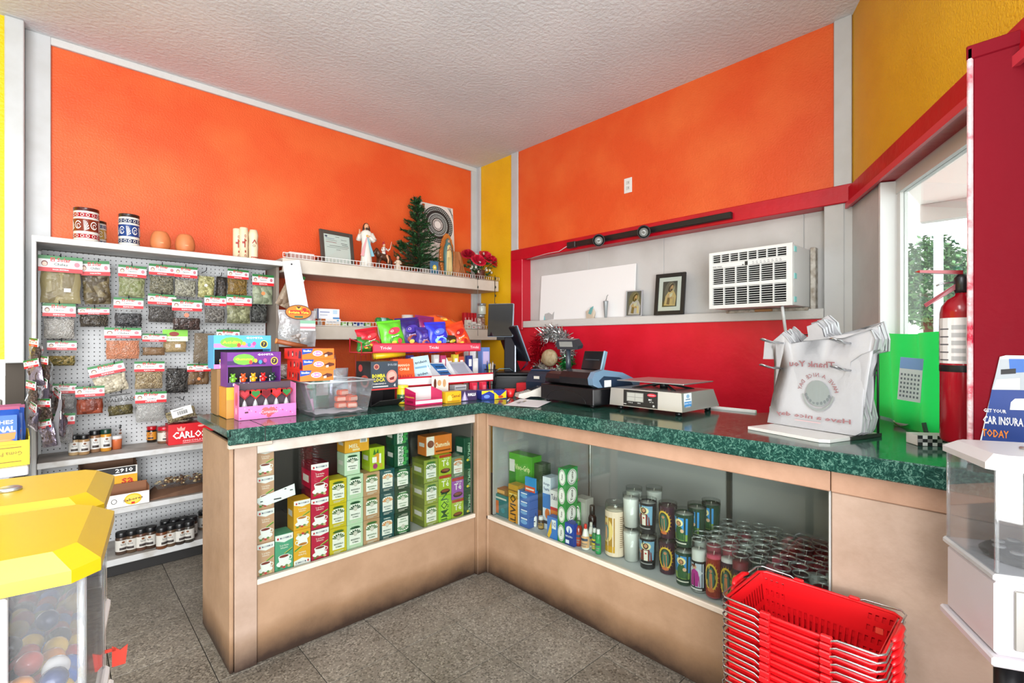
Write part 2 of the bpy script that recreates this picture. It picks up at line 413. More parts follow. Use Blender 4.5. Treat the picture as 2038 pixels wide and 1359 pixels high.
struct(abox('wall_storefront', SE, 2.3, 0, -.2, 0, ZC, WHITE_P))
struct(abox('wall_storefront_top', 2.3, 7.2, 0, -.2, 2.75, ZC, WHITE_P))
struct(abox('wall_storefront_base', 2.3, 7.2, 0, -.2, 0, .45, WHITE_P))
struct(MB().box(-4.3, -4.2, -3.6, 4.2, 0, ZC).build('wall_shop', mat('#E0D7C2', .6)))
# outdoors
struct(MB().box(-30, 60, -60, 30, -.35, -.15).build('ground', mat('#C9C6C0', .9, var='#B8B5AF', vscale=.4, world_co=True)))

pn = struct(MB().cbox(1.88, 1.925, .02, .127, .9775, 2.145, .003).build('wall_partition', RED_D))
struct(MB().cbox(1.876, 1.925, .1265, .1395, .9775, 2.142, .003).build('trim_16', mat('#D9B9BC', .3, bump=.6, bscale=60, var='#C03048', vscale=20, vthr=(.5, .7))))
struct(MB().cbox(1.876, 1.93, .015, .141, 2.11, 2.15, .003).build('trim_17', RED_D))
# ================================================================ display counters
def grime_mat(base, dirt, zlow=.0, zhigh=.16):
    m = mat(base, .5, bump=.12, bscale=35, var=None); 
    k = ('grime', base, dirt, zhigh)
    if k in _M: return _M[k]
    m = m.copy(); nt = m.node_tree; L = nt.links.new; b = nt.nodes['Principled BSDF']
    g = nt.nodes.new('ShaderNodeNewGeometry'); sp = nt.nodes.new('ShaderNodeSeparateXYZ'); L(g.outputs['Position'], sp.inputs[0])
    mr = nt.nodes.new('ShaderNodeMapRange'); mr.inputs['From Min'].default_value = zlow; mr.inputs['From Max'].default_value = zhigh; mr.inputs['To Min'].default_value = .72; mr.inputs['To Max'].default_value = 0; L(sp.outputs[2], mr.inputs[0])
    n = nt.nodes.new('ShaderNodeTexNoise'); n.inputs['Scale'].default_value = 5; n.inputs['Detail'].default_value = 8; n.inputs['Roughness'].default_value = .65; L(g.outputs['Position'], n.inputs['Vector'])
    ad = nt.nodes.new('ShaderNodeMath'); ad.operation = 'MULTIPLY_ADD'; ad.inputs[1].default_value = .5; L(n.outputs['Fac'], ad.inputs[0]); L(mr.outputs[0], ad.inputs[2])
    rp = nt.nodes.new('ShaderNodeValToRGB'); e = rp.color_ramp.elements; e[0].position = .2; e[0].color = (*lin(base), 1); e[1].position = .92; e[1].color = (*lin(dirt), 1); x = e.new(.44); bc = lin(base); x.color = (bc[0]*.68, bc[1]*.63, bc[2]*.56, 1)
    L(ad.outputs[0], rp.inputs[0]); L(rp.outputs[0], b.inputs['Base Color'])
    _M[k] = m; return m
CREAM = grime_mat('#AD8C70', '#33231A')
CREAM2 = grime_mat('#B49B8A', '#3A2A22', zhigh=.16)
SILL = mat('#D8CBBB', .5)
def marble():
    m = mat('#0E3A36', .12, spec=.5); nt = m.node_tree; L = nt.links.new; b = nt.nodes['Principled BSDF']
    g = nt.nodes.new('ShaderNodeNewGeometry')
    w = nt.nodes.new('ShaderNodeTexNoise'); w.inputs['Scale'].default_value = 60; w.inputs['Detail'].default_value = 10; w.inputs['Roughness'].default_value = .72; w.inputs['Distortion'].default_value = 1.6; L(g.outputs['Position'], w.inputs['Vector'])
    r = nt.nodes.new('ShaderNodeValToRGB'); e = r.color_ramp.elements
    e[0].position = .4; e[0].color = (*lin('#10302A'), 1); e[1].position = .5; e[1].color = (*lin('#1C4038'), 1)
    for p, c in ((.55, '#2F5C50'), (.59, '#64897B'), (.64, '#224C42'), (.75, '#0F3A34')): x = e.new(p); x.color = (*lin(c), 1)
    L(w.outputs['Fac'], r.inputs[0]); L(r.outputs[0], b.inputs['Base Color']); return m
MARBLE = marble()
CT = .977
# worktop: one L-shaped laminate top with a thick front edge
top = MB()
Lp = [(.495, 2.145), (1.775, 2.145), (1.775, -.035), AP(1.6, .006, 0)[:2], AP(.44, .006, 0)[:2], (2.90, .66), (2.47, .92), (2.47, 2.4), (2.78, 2.72), (2.6, 2.86), (2.35, 2.68), (.495, 2.68)]
top.prism(Lp, CT-.022, CT)
ct = tag(top.build('worktop', MARBLE), 'green marbled laminate worktop turning the corner over both glass display counters', 'worktop')
e = MB(); e.cbox(.49, 1.775, 2.135, 2.15, CT-.062, CT+.001, .004); e.cbox(1.765, 1.782, -.035, 2.15, CT-.062, CT+.001, .004); e.cbox(.485, .5, 2.135, 2.68, CT-.03, CT+.0005, .003)
e.build('front_edge', MARBLE, ct)
k = MB(); k.cbox(2.462, 2.482, .93, 2.38, CT-.02, CT+.012, .003); k.build('back_strip', mat('#E6E3DE', .5), ct)
k = MB(); k.box(.62, .624, 2.1335, 2.136, CT-.062, CT+.0005); k.box(.62, .622, 2.14, 2.68, CT+.0002, CT+.0008); k.build('joint_line', mat('#16211F', .6), ct)
# counter with the tea boxes
FY = 2.19
lc = thing('display_counter', 'cream glass-fronted counter full of tea boxes, facing the room, with grimy kick panel', 'counter', (1.15, 2.4, 0))
def pc(name, x0, x1, y0, y1, z0, z1, m, r=.003, par=None, org=(1.15, 2.4)):
    return MB().cbox(x0-org[0], x1-org[0], y0-org[1], y1-org[1], z0, z1, r).build(name, m, par)
pc('end_panel', .505, .52, FY-.005, 2.67, 0, .915, CREAM, par=lc)
pc('post', .522, .605, FY-.012, FY+.012, 0, .915, CREAM2, par=lc)
pc('post', 1.745, 1.812, FY-.03, FY+.012, 0, .915, CREAM, par=lc)
pc('top_rail', .605, 1.745, FY-.008, FY+.012, .86, .915, mat('#D3CBC2', .5, var='#C0B2A4', vscale=9), par=lc)
pc('cover_strip', .497, .66, FY-.028, FY+.0, .895, .915, mat('#CDBFAF', .5), par=lc)
pc('kick_panel', .605, 1.745, FY-.004, FY+.01, 0, .325, CREAM, par=lc)
pc('sill_strip', .605, 1.745, FY-.012, FY+.012, .322, .345, SILL, par=lc)
pc('glass_pane', .607, 1.743, FY-.003, FY+.001, .345, .86, GLASS, r=.0005, par=lc)
pc('shelf_board', .525, 1.743, FY+.014, 2.66, .315, .333, mat('#C9C7C4', .5), par=lc)
pc('back_panel', .525, 1.743, 2.645, 2.665, .0, .9, mat('#48423D', .7), par=lc)  # dark colour stands in for the gloom of an open back
pc('inner_side', 1.735, 1.742, FY+.016, 2.64, .335, .9, mat('#5C554E', .7), par=lc)
# counter with the candles
FX = 1.815
rc = thing('display_counter', 'cream glass-fronted counter holding votive candles, running to the shop window', 'counter', (2.1, .9, 0))
def pr(name, x0, x1, y0, y1, z0, z1, m, r=.003): return pc(name, x0, x1, y0, y1, z0, z1, m, r, rc, (2.1, .9))
pr('kick_panel', FX-.004, FX+.01, .455, 2.155, 0, .31, CREAM)
pr('sill_strip', FX-.012, FX+.014, .455, 2.155, .308, .33, SILL)
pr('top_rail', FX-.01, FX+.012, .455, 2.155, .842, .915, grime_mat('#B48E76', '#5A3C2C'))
pr('glass_pane', FX-.002, FX+.002, .462, 2.14, .33, .842, GLASS, .0005)
pr('post', FX-.012, FX+.012, 2.14, 2.158, 0, .915, CREAM)
pr('post', FX+.002, FX+.014, .455, .462, .33, .842, mat('#D8D8D4', .4))
pr('lower_panel', FX-.006, FX+.012, -.03, .452, 0, .842, CREAM2)
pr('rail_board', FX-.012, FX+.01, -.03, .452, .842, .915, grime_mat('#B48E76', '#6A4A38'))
pr('joint_strip', FX-.0075, FX-.004, -.03, .45, .298, .303, mat('#3A2C22', .8))
pr('shelf_board', FX+.014, 2.42, .462, 2.14, .305, .322, mat('#C3C5C6', .4))
pr('back_panel', 2.42, 2.435, .4, 2.5, 0, .9, mat('#B4B4B2', .6))
pr('side_panel', FX+.016, 2.42, .452, .458, .322, .9, mat('#B9BAB9', .6))
pr('side_panel', FX+.03, 2.42, 2.14, 2.15, .322, .9, mat('#A2A2A0', .6))
pr('shelf_standard', 2.405, 2.42, 1.02, 1.045, .322, .9, mat('#6E6E6A', .4, 1))
pr('shelf_standard', 2.405, 2.42, 1.88, 1.895, .322, .9, mat('#D0D0CC', .4, 1))

# ================================================================ pegboard gondola
def peg_mat():
    m = mat('#C9CBCD', .55); nt = m.node_tree; L = nt.links.new; b = nt.nodes['Principled BSDF']
    g = nt.nodes.new('ShaderNodeTexCoord'); mp = nt.nodes.new('ShaderNodeMapping'); mp.inputs['Scale'].default_value = (1/.0254,)*3; L(g.outputs['Object'], mp.inputs[0])
    fr = nt.nodes.new('ShaderNodeVectorMath'); fr.operation = 'FRACTION'; L(mp.outputs[0], fr.inputs[0])
    sb = nt.nodes.new('ShaderNodeVectorMath'); sb.operation = 'SUBTRACT'; sb.inputs[1].default_value = (.5, .5, .5); L(fr.outputs[0], sb.inputs[0])
    ml = nt.nodes.new('ShaderNodeVectorMath'); ml.operation = 'MULTIPLY'; ml.inputs[1].default_value = (1, 0, 1); L(sb.outputs[0], ml.inputs[0])
    ln = nt.nodes.new('ShaderNodeVectorMath'); ln.operation = 'LENGTH'; L(ml.outputs[0], ln.inputs[0])
    gt = nt.nodes.new('ShaderNodeMath'); gt.operation = 'GREATER_THAN'; gt.inputs[1].default_value = .13; L(ln.outputs['Value'], gt.inputs[0])
    mx = nt.nodes.new('ShaderNodeMix'); mx.data_type = 'RGBA'; mx.inputs[6].default_value = (*lin('#191817'), 1); mx.inputs[7].default_value = (*lin('#C4C5C6'), 1); L(gt.outputs[0], mx.inputs[0]); L(mx.outputs[2], b.inputs['Base Color']); return m
GX0, GX1, GYF, GYP, GZT = -.078, 1.15, 3.57, 3.87, 1.872
go = thing('gondola_shelf', 'white pegboard gondola shelf hung with spice bags against the orange wall', 'shelf unit', (.54, 3.7, 0))
def pg(name, x0, x1, y0, y1, z0, z1, m, r=.003): return pc(name, x0, x1, y0, y1, z0, z1, m, r, go, (.54, 3.7))
WGM = mat('#C6C6C5', .5, var='#A9A39A', vscale=10, vthr=(.5, .75))
SHM = mat('#B7B1AA', .5, var='#8E867E', vscale=9)
pg('pegboard', GX0+.02, GX1-.02, GYP, GYP+.02, .02, GZT-.03, peg_mat(), .001)
pg('end_panel', GX0-.012, GX0+.006, GYF, GYP+.03, 0, GZT-.002, WGM)
pg('end_panel', GX1-.008, GX1+.012, GYF+.1, GYP+.03, 0, GZT-.025, mat('#8A7F75', .6))
pg('top_board', GX0-.012, GX1+.012, GYF, GYP+.09, GZT-.026, GZT, WGM)
pg('top_lip', GX0-.012, GX1+.012, GYF-.006, GYF+.006, GZT-.03, GZT+.002, mat('#DDDDDB', .5))
for z in (.68, .372): pg('shelf', GX0+.008, GX1-.01, GYF, GYP, z-.022, z, SHM); pg('shelf_lip', GX0+.008, GX1-.01, GYF-.012, GYF, z-.03, z+.002, WGM)
pg('base_deck', GX0+.008, GX1-.01, 3.53, GYP, .07, .1, SHM); pg('base_lip', GX0+.008, GX1-.01, 3.518, 3.53, .066, .102, WGM)
pg('kick_plate', GX0+.01, GX1-.01, 3.545, 3.56, 0, .07, mat('#1A1817', .6))
HOOK = mat('#15151A', .35, .6)
_hk = {}
def hook(x, z, y):
    L_ = round(GYP-y, 2)
    if L_ not in _hk: _hk[L_] = MB().tube([(0, 0, .012), (0, -L_*.5, .012), (0, -L_, .012), (0, -L_-.012, .02), (0, -L_-.016, .034)], .0024, 5).mesh('peg_hook', HOOK)
    o = bpy.data.objects.new('peg_hook', _hk[L_]); C.objects.link(o); o.parent = go; o.location = (x-.54, GYP-3.7, z)

# ---- bags on the pegboard
def content_mat(c1, c2, scale=60, bump=.8, stretch=1):
    k = ('content', c1, c2, scale, stretch)
    if k in _M: return _M[k]
    m = mat(c1, .6).copy(); nt = m.node_tree; L = nt.links.new; b = nt.nodes['Principled BSDF']
    g = nt.nodes.new('ShaderNodeTexCoord'); mp = nt.nodes.new('ShaderNodeMapping'); mp.inputs['Scale'].default_value = (1, 1, stretch); mp.inputs['Rotation'].default_value = (0, .6, 0); L(g.outputs['Object'], mp.inputs[0])
    v = nt.nodes.new('ShaderNodeTexVoronoi'); v.inputs['Scale'].default_value = scale*1.6; L(mp.outputs[0], v.inputs['Vector'])
    sp = nt.nodes.new('ShaderNodeSeparateColor'); L(v.outputs['Color'], sp.inputs[0])
    mx = nt.nodes.new('ShaderNodeMix'); mx.data_type = 'RGBA'; mx.inputs[6].default_value = (*[q*.6 for q in lin(c1)], 1); mx.inputs[7].default_value = (*[q*.95 for q in lin(c2)], 1); L(sp.outputs[0], mx.inputs[0]); L(mx.outputs[2], b.inputs['Base Color'])
    bp = nt.nodes.new('ShaderNodeBump'); bp.inputs['Strength'].default_value = bump; bp.inputs['Distance'].default_value = .012; bp.invert = True; L(v.outputs['Distance'], bp.inputs['Height']); L(bp.outputs[0], b.inputs['Normal'])
    _M[k] = m; return m
def pillow(w, z0, z1, d, seed, nx=8, nz=8, rough=.15, edge=.0):
    rr = random.Random(seed); P = {}
    def th(i, j, s):
        k = (i, j, s)
        if k not in P: P[k] = 1+rr.uniform(-rough, rough)
        return P[k]
    m = MB()
    for s in (-1, 1):
        def fn(u, v):
            i, j = round(u*nx), round(v*nz)
            q = (max(0, 1-(2*u-1)**4)*max(0, 1-(2*v-1)**4))**.5
            return ((u-.5)*w*(1+.03*math.sin(v*9+seed)), s*(d/2*q*th(i, j, s)+edge), z0+(z1-z0)*v)
        g = MB(); g.grid(fn, nx, nz)
        if s > 0: g.f = [f[::-1] for f in g.f]
        m.add(g.v, g.f, 0, True)
    return m
def header_print(w, h, style, big):
    p = Print(w, h)
    if style == 'lime':
        p.rect(0, 0, 1, 1, '#7CC23A'); p.rect(0, 0, 1, .42, '#DDE9C8'); p.ell(.45, .62, .2, .2, '#8A2A1E'); p.text('Superior', .45, .2, .18, '#2A6A2A', .5)
        return p
    if style == 'clear': return None
    g = '#16742F'
    p.rect(0, 0, 1, 1, '#EDEBEA'); p.rect(0, .78, 1, 1, g); p.rect(0, 0, 1, .26, '#D5121F')
    p.text('El Solar', .5, .76, .26, '#C4131E', .46, .03)
    p.ell(.14, .5, .075, .18, '#7A3B34'); p.ell(.14, .47, .055, .13, '#E8C9B4'); p.ell(.87, .52, .07, .16, '#C87684', 8)
    p.text('Chiles' if big else 'Superior', .5, .48, .17 if big else .14, '#123B2B', .32, .02)
    p.text('HOJA ENTERA' if big else 'ESPECIA', .5, .13, .1, '#FFFFFF', .36)
    if style == 'sticker': p.rect(.36, .2, .68, .52, '#DADADA'); p.text('123456', .52, .36, .12, '#333333', .26)
    return p
HDR = mat('#EDEBEA', .4)
def bag(box, y, style, fill, cont, label, tilt=0, big=False, sticker=None, group=None, seed=None, th=.03, rz=0, hk=True):
    u0, v0, u1, v1 = box; um = (u0+u1)/2
    a = at_y(um, v0, y); b = at_y(um, v1, y); w = at_y(u1, v0, y).x-at_y(u0, v0, y).x; h = a.z-b.z
    seed = seed or int(u0*7+v0)
    t = thing('spice_bag', label, 'bag', (a.x, y, b.z), rz, group)
    t.rotation_euler = (0, rad(tilt), rz)
    hh = 0 if style == 'clear' else h*(.36 if h < .14 or not big else .33)
    if style == 'lime': hh = h*.5
    pw = w*.97
    pillow(pw, 0, h-hh*.4, th, seed, 9, 9, .35, .001).build('pouch', FILM, t)
    fz = (h-hh)*fill
    pillow(pw*.93, h*.03, fz+h*.03, th*.82, seed+1, 8, 8, .28).build('contents', cont, t)
    if hh:
        hc = MB().box(-w/2, w/2, -th*.5-.002, -th*.5+.001, h-hh, h).build('header_card', HDR, t)
        p = header_print(w, hh, style, big)
        p.build('printed_card', hc, lambda x, yy, l: (x-w/2, -th*.5-.002-l, h-hh+yy))
    if sticker:
        sx, sz, sr, sc = sticker; MB().lathe([(0, 0), (sr*h, 0), (sr*h, .001), (0, .001)], 10).T
        s_ = MB(); s_.prism([(sx*w+sr*h*math.cos(q*PI/5), sz*h+sr*h*math.sin(q*PI/5)) for q in range(10)] if sr < .09 else [(sx*w-.014, sz*h-.01), (sx*w+.014, sz*h-.01), (sx*w+.014, sz*h+.01), (sx*w-.014, sz*h+.01)], -th*.56-.002, -th*.5-.001, 'y'); s_.build('price_sticker', mat(sc, .5), t)
    if hk: hook(a.x, a.z-.02, y-.01)
    return t
cm = content_mat
BAGS = [
 ((77, 511, 165, 606), 3.70, 'std', .97, cm('#8C7B50', '#A79A6C', 14, .7, .25), 'large spice bag of long olive leaves at the start of the top row', 0, True, (.15, .3, .1, '#EDEDED')),
 ((166, 520, 225, 608), 3.74, 'std', .95, cm('#4C3B24', '#7A6B45', 22, 1), 'spice bag of dark brown curled leaves, second in the top row, hung crooked', -4, True, None),
 ((234, 529, 290, 593), 3.76, 'std', .95, cm('#B5B78C', '#7E8652', 30, 1), 'spice bag of pale green leaf pieces, third in the top row', 1, False, None),
 ((296, 527, 348, 586), 3.76, 'std', .9, cm('#6F6C58', '#8F8A72', 70), 'spice bag of grey-green ground herb in the top row, between two paler bags', 0, False, None),
 ((346, 531, 391, 592), 3.74, 'std', .85, cm('#8D8B78', '#B1AE9A', 60), 'spice bag of pale grey herb in the top row, beside the bag without a card', 1, False, None),
 ((392, 537, 427, 594), 3.73, 'clear', .75, cm('#A3A05A', '#C8C386', 45), 'clear cardless bag of yellow-green flowers with a round white sticker', 2, False, (-.05, .45, .05, '#F2F2F2')),
 ((451, 537, 493, 588), 3.76, 'std', .95, cm('#B08A3C', '#6E5526', 45), 'spice bag of golden brown dried flowers, top row towards the far end', 1, False, None),
 ((501, 547, 544, 607), 3.74, 'std', .95, cm('#8E9A78', '#B0B89A', 20), 'spice bag of pale green long leaves with an orange sticker', 0, False, (.0, .38, .06, '#F08C50')),
 ((85, 604, 151, 676), 3.72, 'std', .85, cm('#DDD9D2', '#B9B3AA', 90), 'spice bag of white seeds, second row at the start of the board', 0, False, None),
 ((157, 612, 219, 651), 3.77, 'std', .95, cm('#3C352B', '#5A5042', 80), 'short spice bag of dark brown seeds in the second row, beside the white seeds', -2, False, None),
 ((226, 593, 285, 651), 3.74, 'std', .7, cm('#2A2A2E', '#4C4A4B', 60), 'spice bag of blackish dried pods in the second row, with a silvery pouch', 0, False, None),
 ((293, 586, 349, 643), 3.76, 'std', .85, cm('#3E3A38', '#6D6762', 110), 'spice bag of fine dark chia-like seeds in the second row', 1, False, None),
 ((342, 597, 401, 658), 3.71, 'std', .6, cm('#2E221E', '#55403A', 50), 'spice bag of dark shrivelled berries with a broad green header and orange spot', 0, False, (-.02, .5, .07, '#EE7F60')),
 ((406, 589, 449, 644), 3.74, 'std', .8, cm('#6A6660', '#8D8880', 60), 'spice bag of grey powdery leaf in the second row, beside the olive one', 0, False, None),
 ((450, 588, 500, 645), 3.73, 'std', .95, cm('#7A7C52', '#A4A57E', 32), 'spice bag of olive green chopped herb in the second row', 0, False, None),
 ((498, 606, 532, 643), 3.78, 'clear', .95, cm('#2E2F2C', '#565752', 45), 'small dark cardless bag of black herb, last in the second row', 2, False, None),
 ((93, 678, 152, 729), 3.74, 'std', .6, cm('#6E6A3C', '#B39A55', 70), 'spice bag of mixed green and yellow seeds hanging under the white seeds', 1, False, None),
 ((208, 652, 281, 716), 3.68, 'std', .85, cm('#F0A986', '#E08E68', 90), 'spice bag of coarse pink salt, the widest in the third row', 0, True, None),
 ((282, 664, 330, 708), 3.73, 'std', .55, cm('#7E5D3E', '#96734F', 200, .2), 'spice bag of brown ground powder beside the pink salt', 1, False, None),
 ((323, 656, 373, 702), 3.75, 'lime', .98, cm('#A58B5C', '#B89D6E', 200, .2), 'bag of tan powder with a lime green header card', 0, False, (.1, .3, .1, '#EEEEEE')),
 ((383, 660, 426, 724), 3.73, 'clear', .92, cm('#B5A48C', '#8D7A62', 110), 'clear cardless bag of small beige seeds in the third row', 2, False, None),
 ((191, 722, 262, 782), 3.70, 'std', .9, cm('#C9BC9E', '#DDD2B8', 40), 'spice bag of pale beige flakes with fanned green header, hung askew', -13, False, None),
 ((266, 719, 326, 775), 3.71, 'std', .95, cm('#A58C68', '#C4AE88', 90), 'spice bag of oat-coloured seeds in the fourth row', 1, False, None),
 ((328, 733, 376, 783), 3.74, 'clear', .97, cm('#1F1D1C', '#4A4642', 50), 'clear cardless bag of black seeds, fourth row', 2, False, None),
 ((371, 724, 418, 766), 3.74, 'sticker', .95, cm('#6B4A2E', '#8C6B46', 22, 1, .3), 'spice bag of brown bark sticks with a barcode sticker and orange spot', 1, False, (.0, .3, .07, '#EE8A50')),
 ((101, 763, 149, 817), 3.72, 'std', .8, cm('#E0DEDC', '#C9C7C5', 120), 'spice bag of white powder behind the strings of hanging packs', 3, False, None),
 ((150, 768, 208, 825), 3.70, 'std', .8, cm('#7E2E16', '#B2512E', 24, 1, .5), 'spice bag of dried red chiles, fifth row', 0, False, None),
 ((268, 779, 330, 840), 3.68, 'sticker', .95, cm('#E6E4E0', '#D2CFCA', 130), 'spice bag of white crystals with a printed sticker on its card, lowest on the board', 1, False, None),
 ((100, 822, 147, 884), 3.66, 'std', .9, cm('#E3E2E2', '#CBCACA', 120), 'spice bag of white flakes hanging lowest, above the jar shelf', 2, False, None),
 ((430, 656, 476, 712), 3.77, 'std', .9, cm('#74705E', '#9A9580', 50), 'spice bag half hidden behind the blue gummy candy box', 0, False, None),
]
for b_ in BAGS: bag(b_[0], b_[1], b_[2], b_[3], b_[4], b_[5], b_[6], b_[7], b_[8])
# dark packs seen between others, and leaning, tilted or folded ones
bag((428, 547, 451, 600), 3.80, 'clear', .9, cm('#2A2420', '#4A3E34', 30), 'narrow dark pack of brown pods squeezed between the flower bags', 2, th=.04)
bag((544, 536, 577, 612), 3.66, 'std', .97, cm('#8A6A4C', '#C2AE94', 24, 1, .2), 'slanting spice bag of brown sticks beside the white plastic strip', 24)
b1 = bag((214, 778, 268, 827), 3.71, 'clear', .4, cm('#4B4322', '#6E6336', 40), 'grey bag of valerian root with black lettering', -3)
p = Print(.16, .06); p.text('VALERIAN', .5, .35, .35, '#1B1A18', .8, .02); p.poly([(.2, .75), (.8, .85), (.8, .95), (.2, .9)], '#2A2926'); p.ell(.95, .45, .05, .12, '#E2604A')
p.build('printed_card', b1, lambda x, y, l: (x-.08, -.02-l, .075+y))
b1 = bag((332, 793, 396, 836), 3.66, 'clear', .5, cm('#8C7A5A', '#B5A67E', 60), 'tilted clear blister pack with a white barcode label, above the red box', -14)
p = Print(.11, .055); p.rect(0, 0, 1, 1, '#E8E6E2'); [p.rect(.28+.035*i, .2, .28+.035*i+(.012 if i % 3 else .022), .62, '#222222') for i in range(14)]; p.rect(.1, .75, .6, .82, '#777777')
p.build('barcode_label', b1, lambda x, y, l: (x-.05, -.022-l, .03+y))
# packs hung edge-on in two strings at the near end of the board
n = 0
FOIL = mat('#8E8494', .25, .75, bump=.6, bscale=40)
strings = [(72, 700, 3.55), (70, 742, 3.5), (66, 785, 3.46), (70, 828, 3.44), (90, 735, 3.52), (93, 778, 3.5), (92, 820, 3.48), (96, 862, 3.46), (118, 800, 3.54), (122, 842, 3.52)]
where = ['topmost pack of the string nearest the board edge', 'second pack down the string nearest the board edge', 'third pack down the string nearest the board edge', 'lowest pack of the string nearest the board edge', 'topmost foil pack of the middle hanging string', 'second foil pack down the middle hanging string', 'third foil pack down the middle hanging string', 'lowest foil pack of the middle hanging string', 'upper dark pack hanging beside the dangling strip', 'lower dark pack hanging beside the dangling strip']
for (u, v, y), wh in zip(strings, where):
    a = at_y(u, v, y); t = thing('hanging_pack', wh, 'pack', a, rad(-62+R.uniform(-18, 18)), 'seed packs hung in strings at the shelf end'); t.rotation_euler[1] = rad(R.uniform(-14, 14))
    pillow(.085, -.07, .05, .03, int(u+v), 6, 7, .5, .001).build('pouch', FOIL if n % 2 else FILM, t)
    pillow(.075, -.065, .03, .024, int(u+v)+3, 6, 6, .4).build('contents', cm('#3B2C26', '#6B5448', 50), t)
    hc = MB().box(-.043, .043, -.012, -.009, .028, .07).build('header_card', HDR, t); header_print(.086, .042, 'std', False).build('printed_card', hc, lambda x, yy, l: (x-.043, -.012-l, .028+yy)); n += 1
st = MB(); a = at_y(117, 775, 3.5); b = at_y(112, 890, 3.46); st.grid(lambda u, v: (a.x+(b.x-a.x)*v+(u-.5)*.028*min(1, .25+v*1.1)+.008*math.sin(v*7), a.y+(b.y-a.y)*v, a.z+(b.z-a.z)*v), 2, 10); st.v += [p+Vector((0, .003, 0)) for p in st.v]
st.f += [[i+33 for i in f[::-1]] for f in st.f]; st.mi += st.mi; st.sm += st.sm
tag(st.build('hang_strip', mat('#4A4246', .35)), 'dark plastic merchandising strip dangling in front of the white powder bags', 'strip')
# white plastic strip at the end of the gondola
a = at_y(580, 520, 3.53); bq = at_y(600, 636, 3.5)
w = thing('sign_strip', 'long blank white plastic strip hanging askew from the shelf corner', 'strip', a)
MB().hull([((at_y(u, v, y)-a)+Vector((0, dy, 0))) for u, v, y in ((562, 520, 3.53), (596, 517, 3.53), (618, 636, 3.5), (581, 636, 3.5)) for dy in (0, .003)]).build('strip_sheet', mat('#E4E5EA', .35), w)
MB().lathe([(0, 0), (.006, 0), (.006, .002), (0, .002)], 10).build('hole', mat('#222222'), w, (.0, -.002, -.02)).rotation_euler[0] = PI/2
# clear bag with an oval sticker hung on the gondola's end
t = thing('snack_bag', 'clear hanging bag with oval orange sticker at the end of the pegboard', 'bag', at_y(592, 690, 3.46), rad(-6))
hb = .25; wb_ = .24
pillow(wb_, 0, hb, .05, 11, 9, 9, .4, .001).build('pouch', clear_mat('#F2F4F6', .34, .12, 'film2', .9, 30, milk=.28), t)
pillow(wb_*.8, .01, .11, .045, 12, 8, 8, .4).build('contents', cm('#A08B7C', '#E6DEDA', 28), t)
p = Print(.17, .1); p.ell(.5, .5, .5, .5, '#5A2410', 28); p.ell(.5, .5, .47, .45, '#E2841C', 28); p.ell(.5, .78, .1, .14, '#F0C040'); p.poly([(.4, .9), (.5, .72), (.6, .9)], '#5A2410'); p.ell(.72, .7, .08, .1, '#C8281C'); p.rect(.1, .36, .9, .62, '#D8281A'); p.text('Botana Vista', .5, .49, .2, '#F6DE4A', .76, .03); p.rect(.34, .12, .66, .24, '#3A6A4A')
p.build('oval_sticker', t, lambda x, y, l: (x-.085, -.032-l, .185+y))
p = Print(.1, .07); p.rect(0, 0, 1, 1, '#E9EDEB'); p.rect(0, .7, 1, 1, '#8FC3A4'); p.rect(0, .2, 1, .4, '#D88894'); p.build('inner_card', t, lambda x, y, l: (x+.01, -.03-l, .11+y))
# ================================================================ jars and boxes on the gondola shelves
CAPK = mat('#141416', .3)
def spice_jar(name, loc, h, r, content, lab, label, group=None, cap='#141416', tub=False):
    t = MB(); bh = h*.8
    t.lathe([(r*.92, 0), (r, .004), (r, bh*.92), (r*.9, bh)], 16)
    o = t.build(name, mat(content, .25, var=None), None, loc, R.uniform(-.4, .4)); tag(o, label, 'jar', group)
    MB().lathe([(r*.98, bh-.002), (r*1.0, bh+.002), (r*1.0, h-.004), (r*.93, h)], 16).build('lid', mat(cap, .3), o)
    w = r*3.3; p = Print(w, bh*.62); p.rect(0, 0, 1, 1, lab, 8); p.rect(.32, .12, .68, .34, '#3A3230', 4); p.text('Spice', .5, .6, .2, '#222222', .26); p.ell(.5, .82, .08, .1, '#7A4A2A', 8)
    p.build('label_wrap', o, wrap(r, w, bh*.2)); return o
ORD = ['first', 'second', 'third', 'fourth', 'fifth', 'sixth', 'seventh', 'eighth', 'ninth', 'tenth', 'eleventh', 'twelfth']
zs = .681
for i, (u, v, h) in enumerate(((148, 905, .112), (167, 904, .112), (189, 899, .125), (211, 897, .128))):
    spice_jar('spice_jar', at_z(u, v, zs), h, .0255, ['#B79A70', '#A5835A', '#8E6B4E', '#C88A2E'][i], '#DAD8D2', 'black-lidded spice jar on the jar shelf, %s in its front row from the board edge' % ORD[i], 'spice jars on the jar shelf', '#141416' if i < 3 else '#16382C')
for i, (u, v) in enumerate(((158, 892), (179, 889), (199, 886))):
    spice_jar('spice_jar', at_z(u, v, zs)+Vector((-.01, .02, 0)), .118, .0255, '#7A5A40', '#CFCBC4', 'spice jar behind the front row, only its black lid showing, %s of three' % ORD[i], 'spice jars on the jar shelf')
spice_jar('spice_jar', at_z(238, 884, zs), .128, .0285, '#5A2A1E', '#D6D2CC', 'dark spice jar standing back from the row behind the orange tub', 'spice jars on the jar shelf')
tb = MB().lathe([(.024, 0), (.027, .06), (.0265, .062)], 16).build('plastic_tub', mat('#C8683C', .35), None, at_z(232, 893, zs)); tag(tb, 'small clear tub of orange-red powder beside the spice jars', 'tub')
MB().lathe([(.0275, .06), (.029, .064), (.029, .078), (.0275, .08)], 16).build('lid', mat('#D9D6D4', .3), tb)
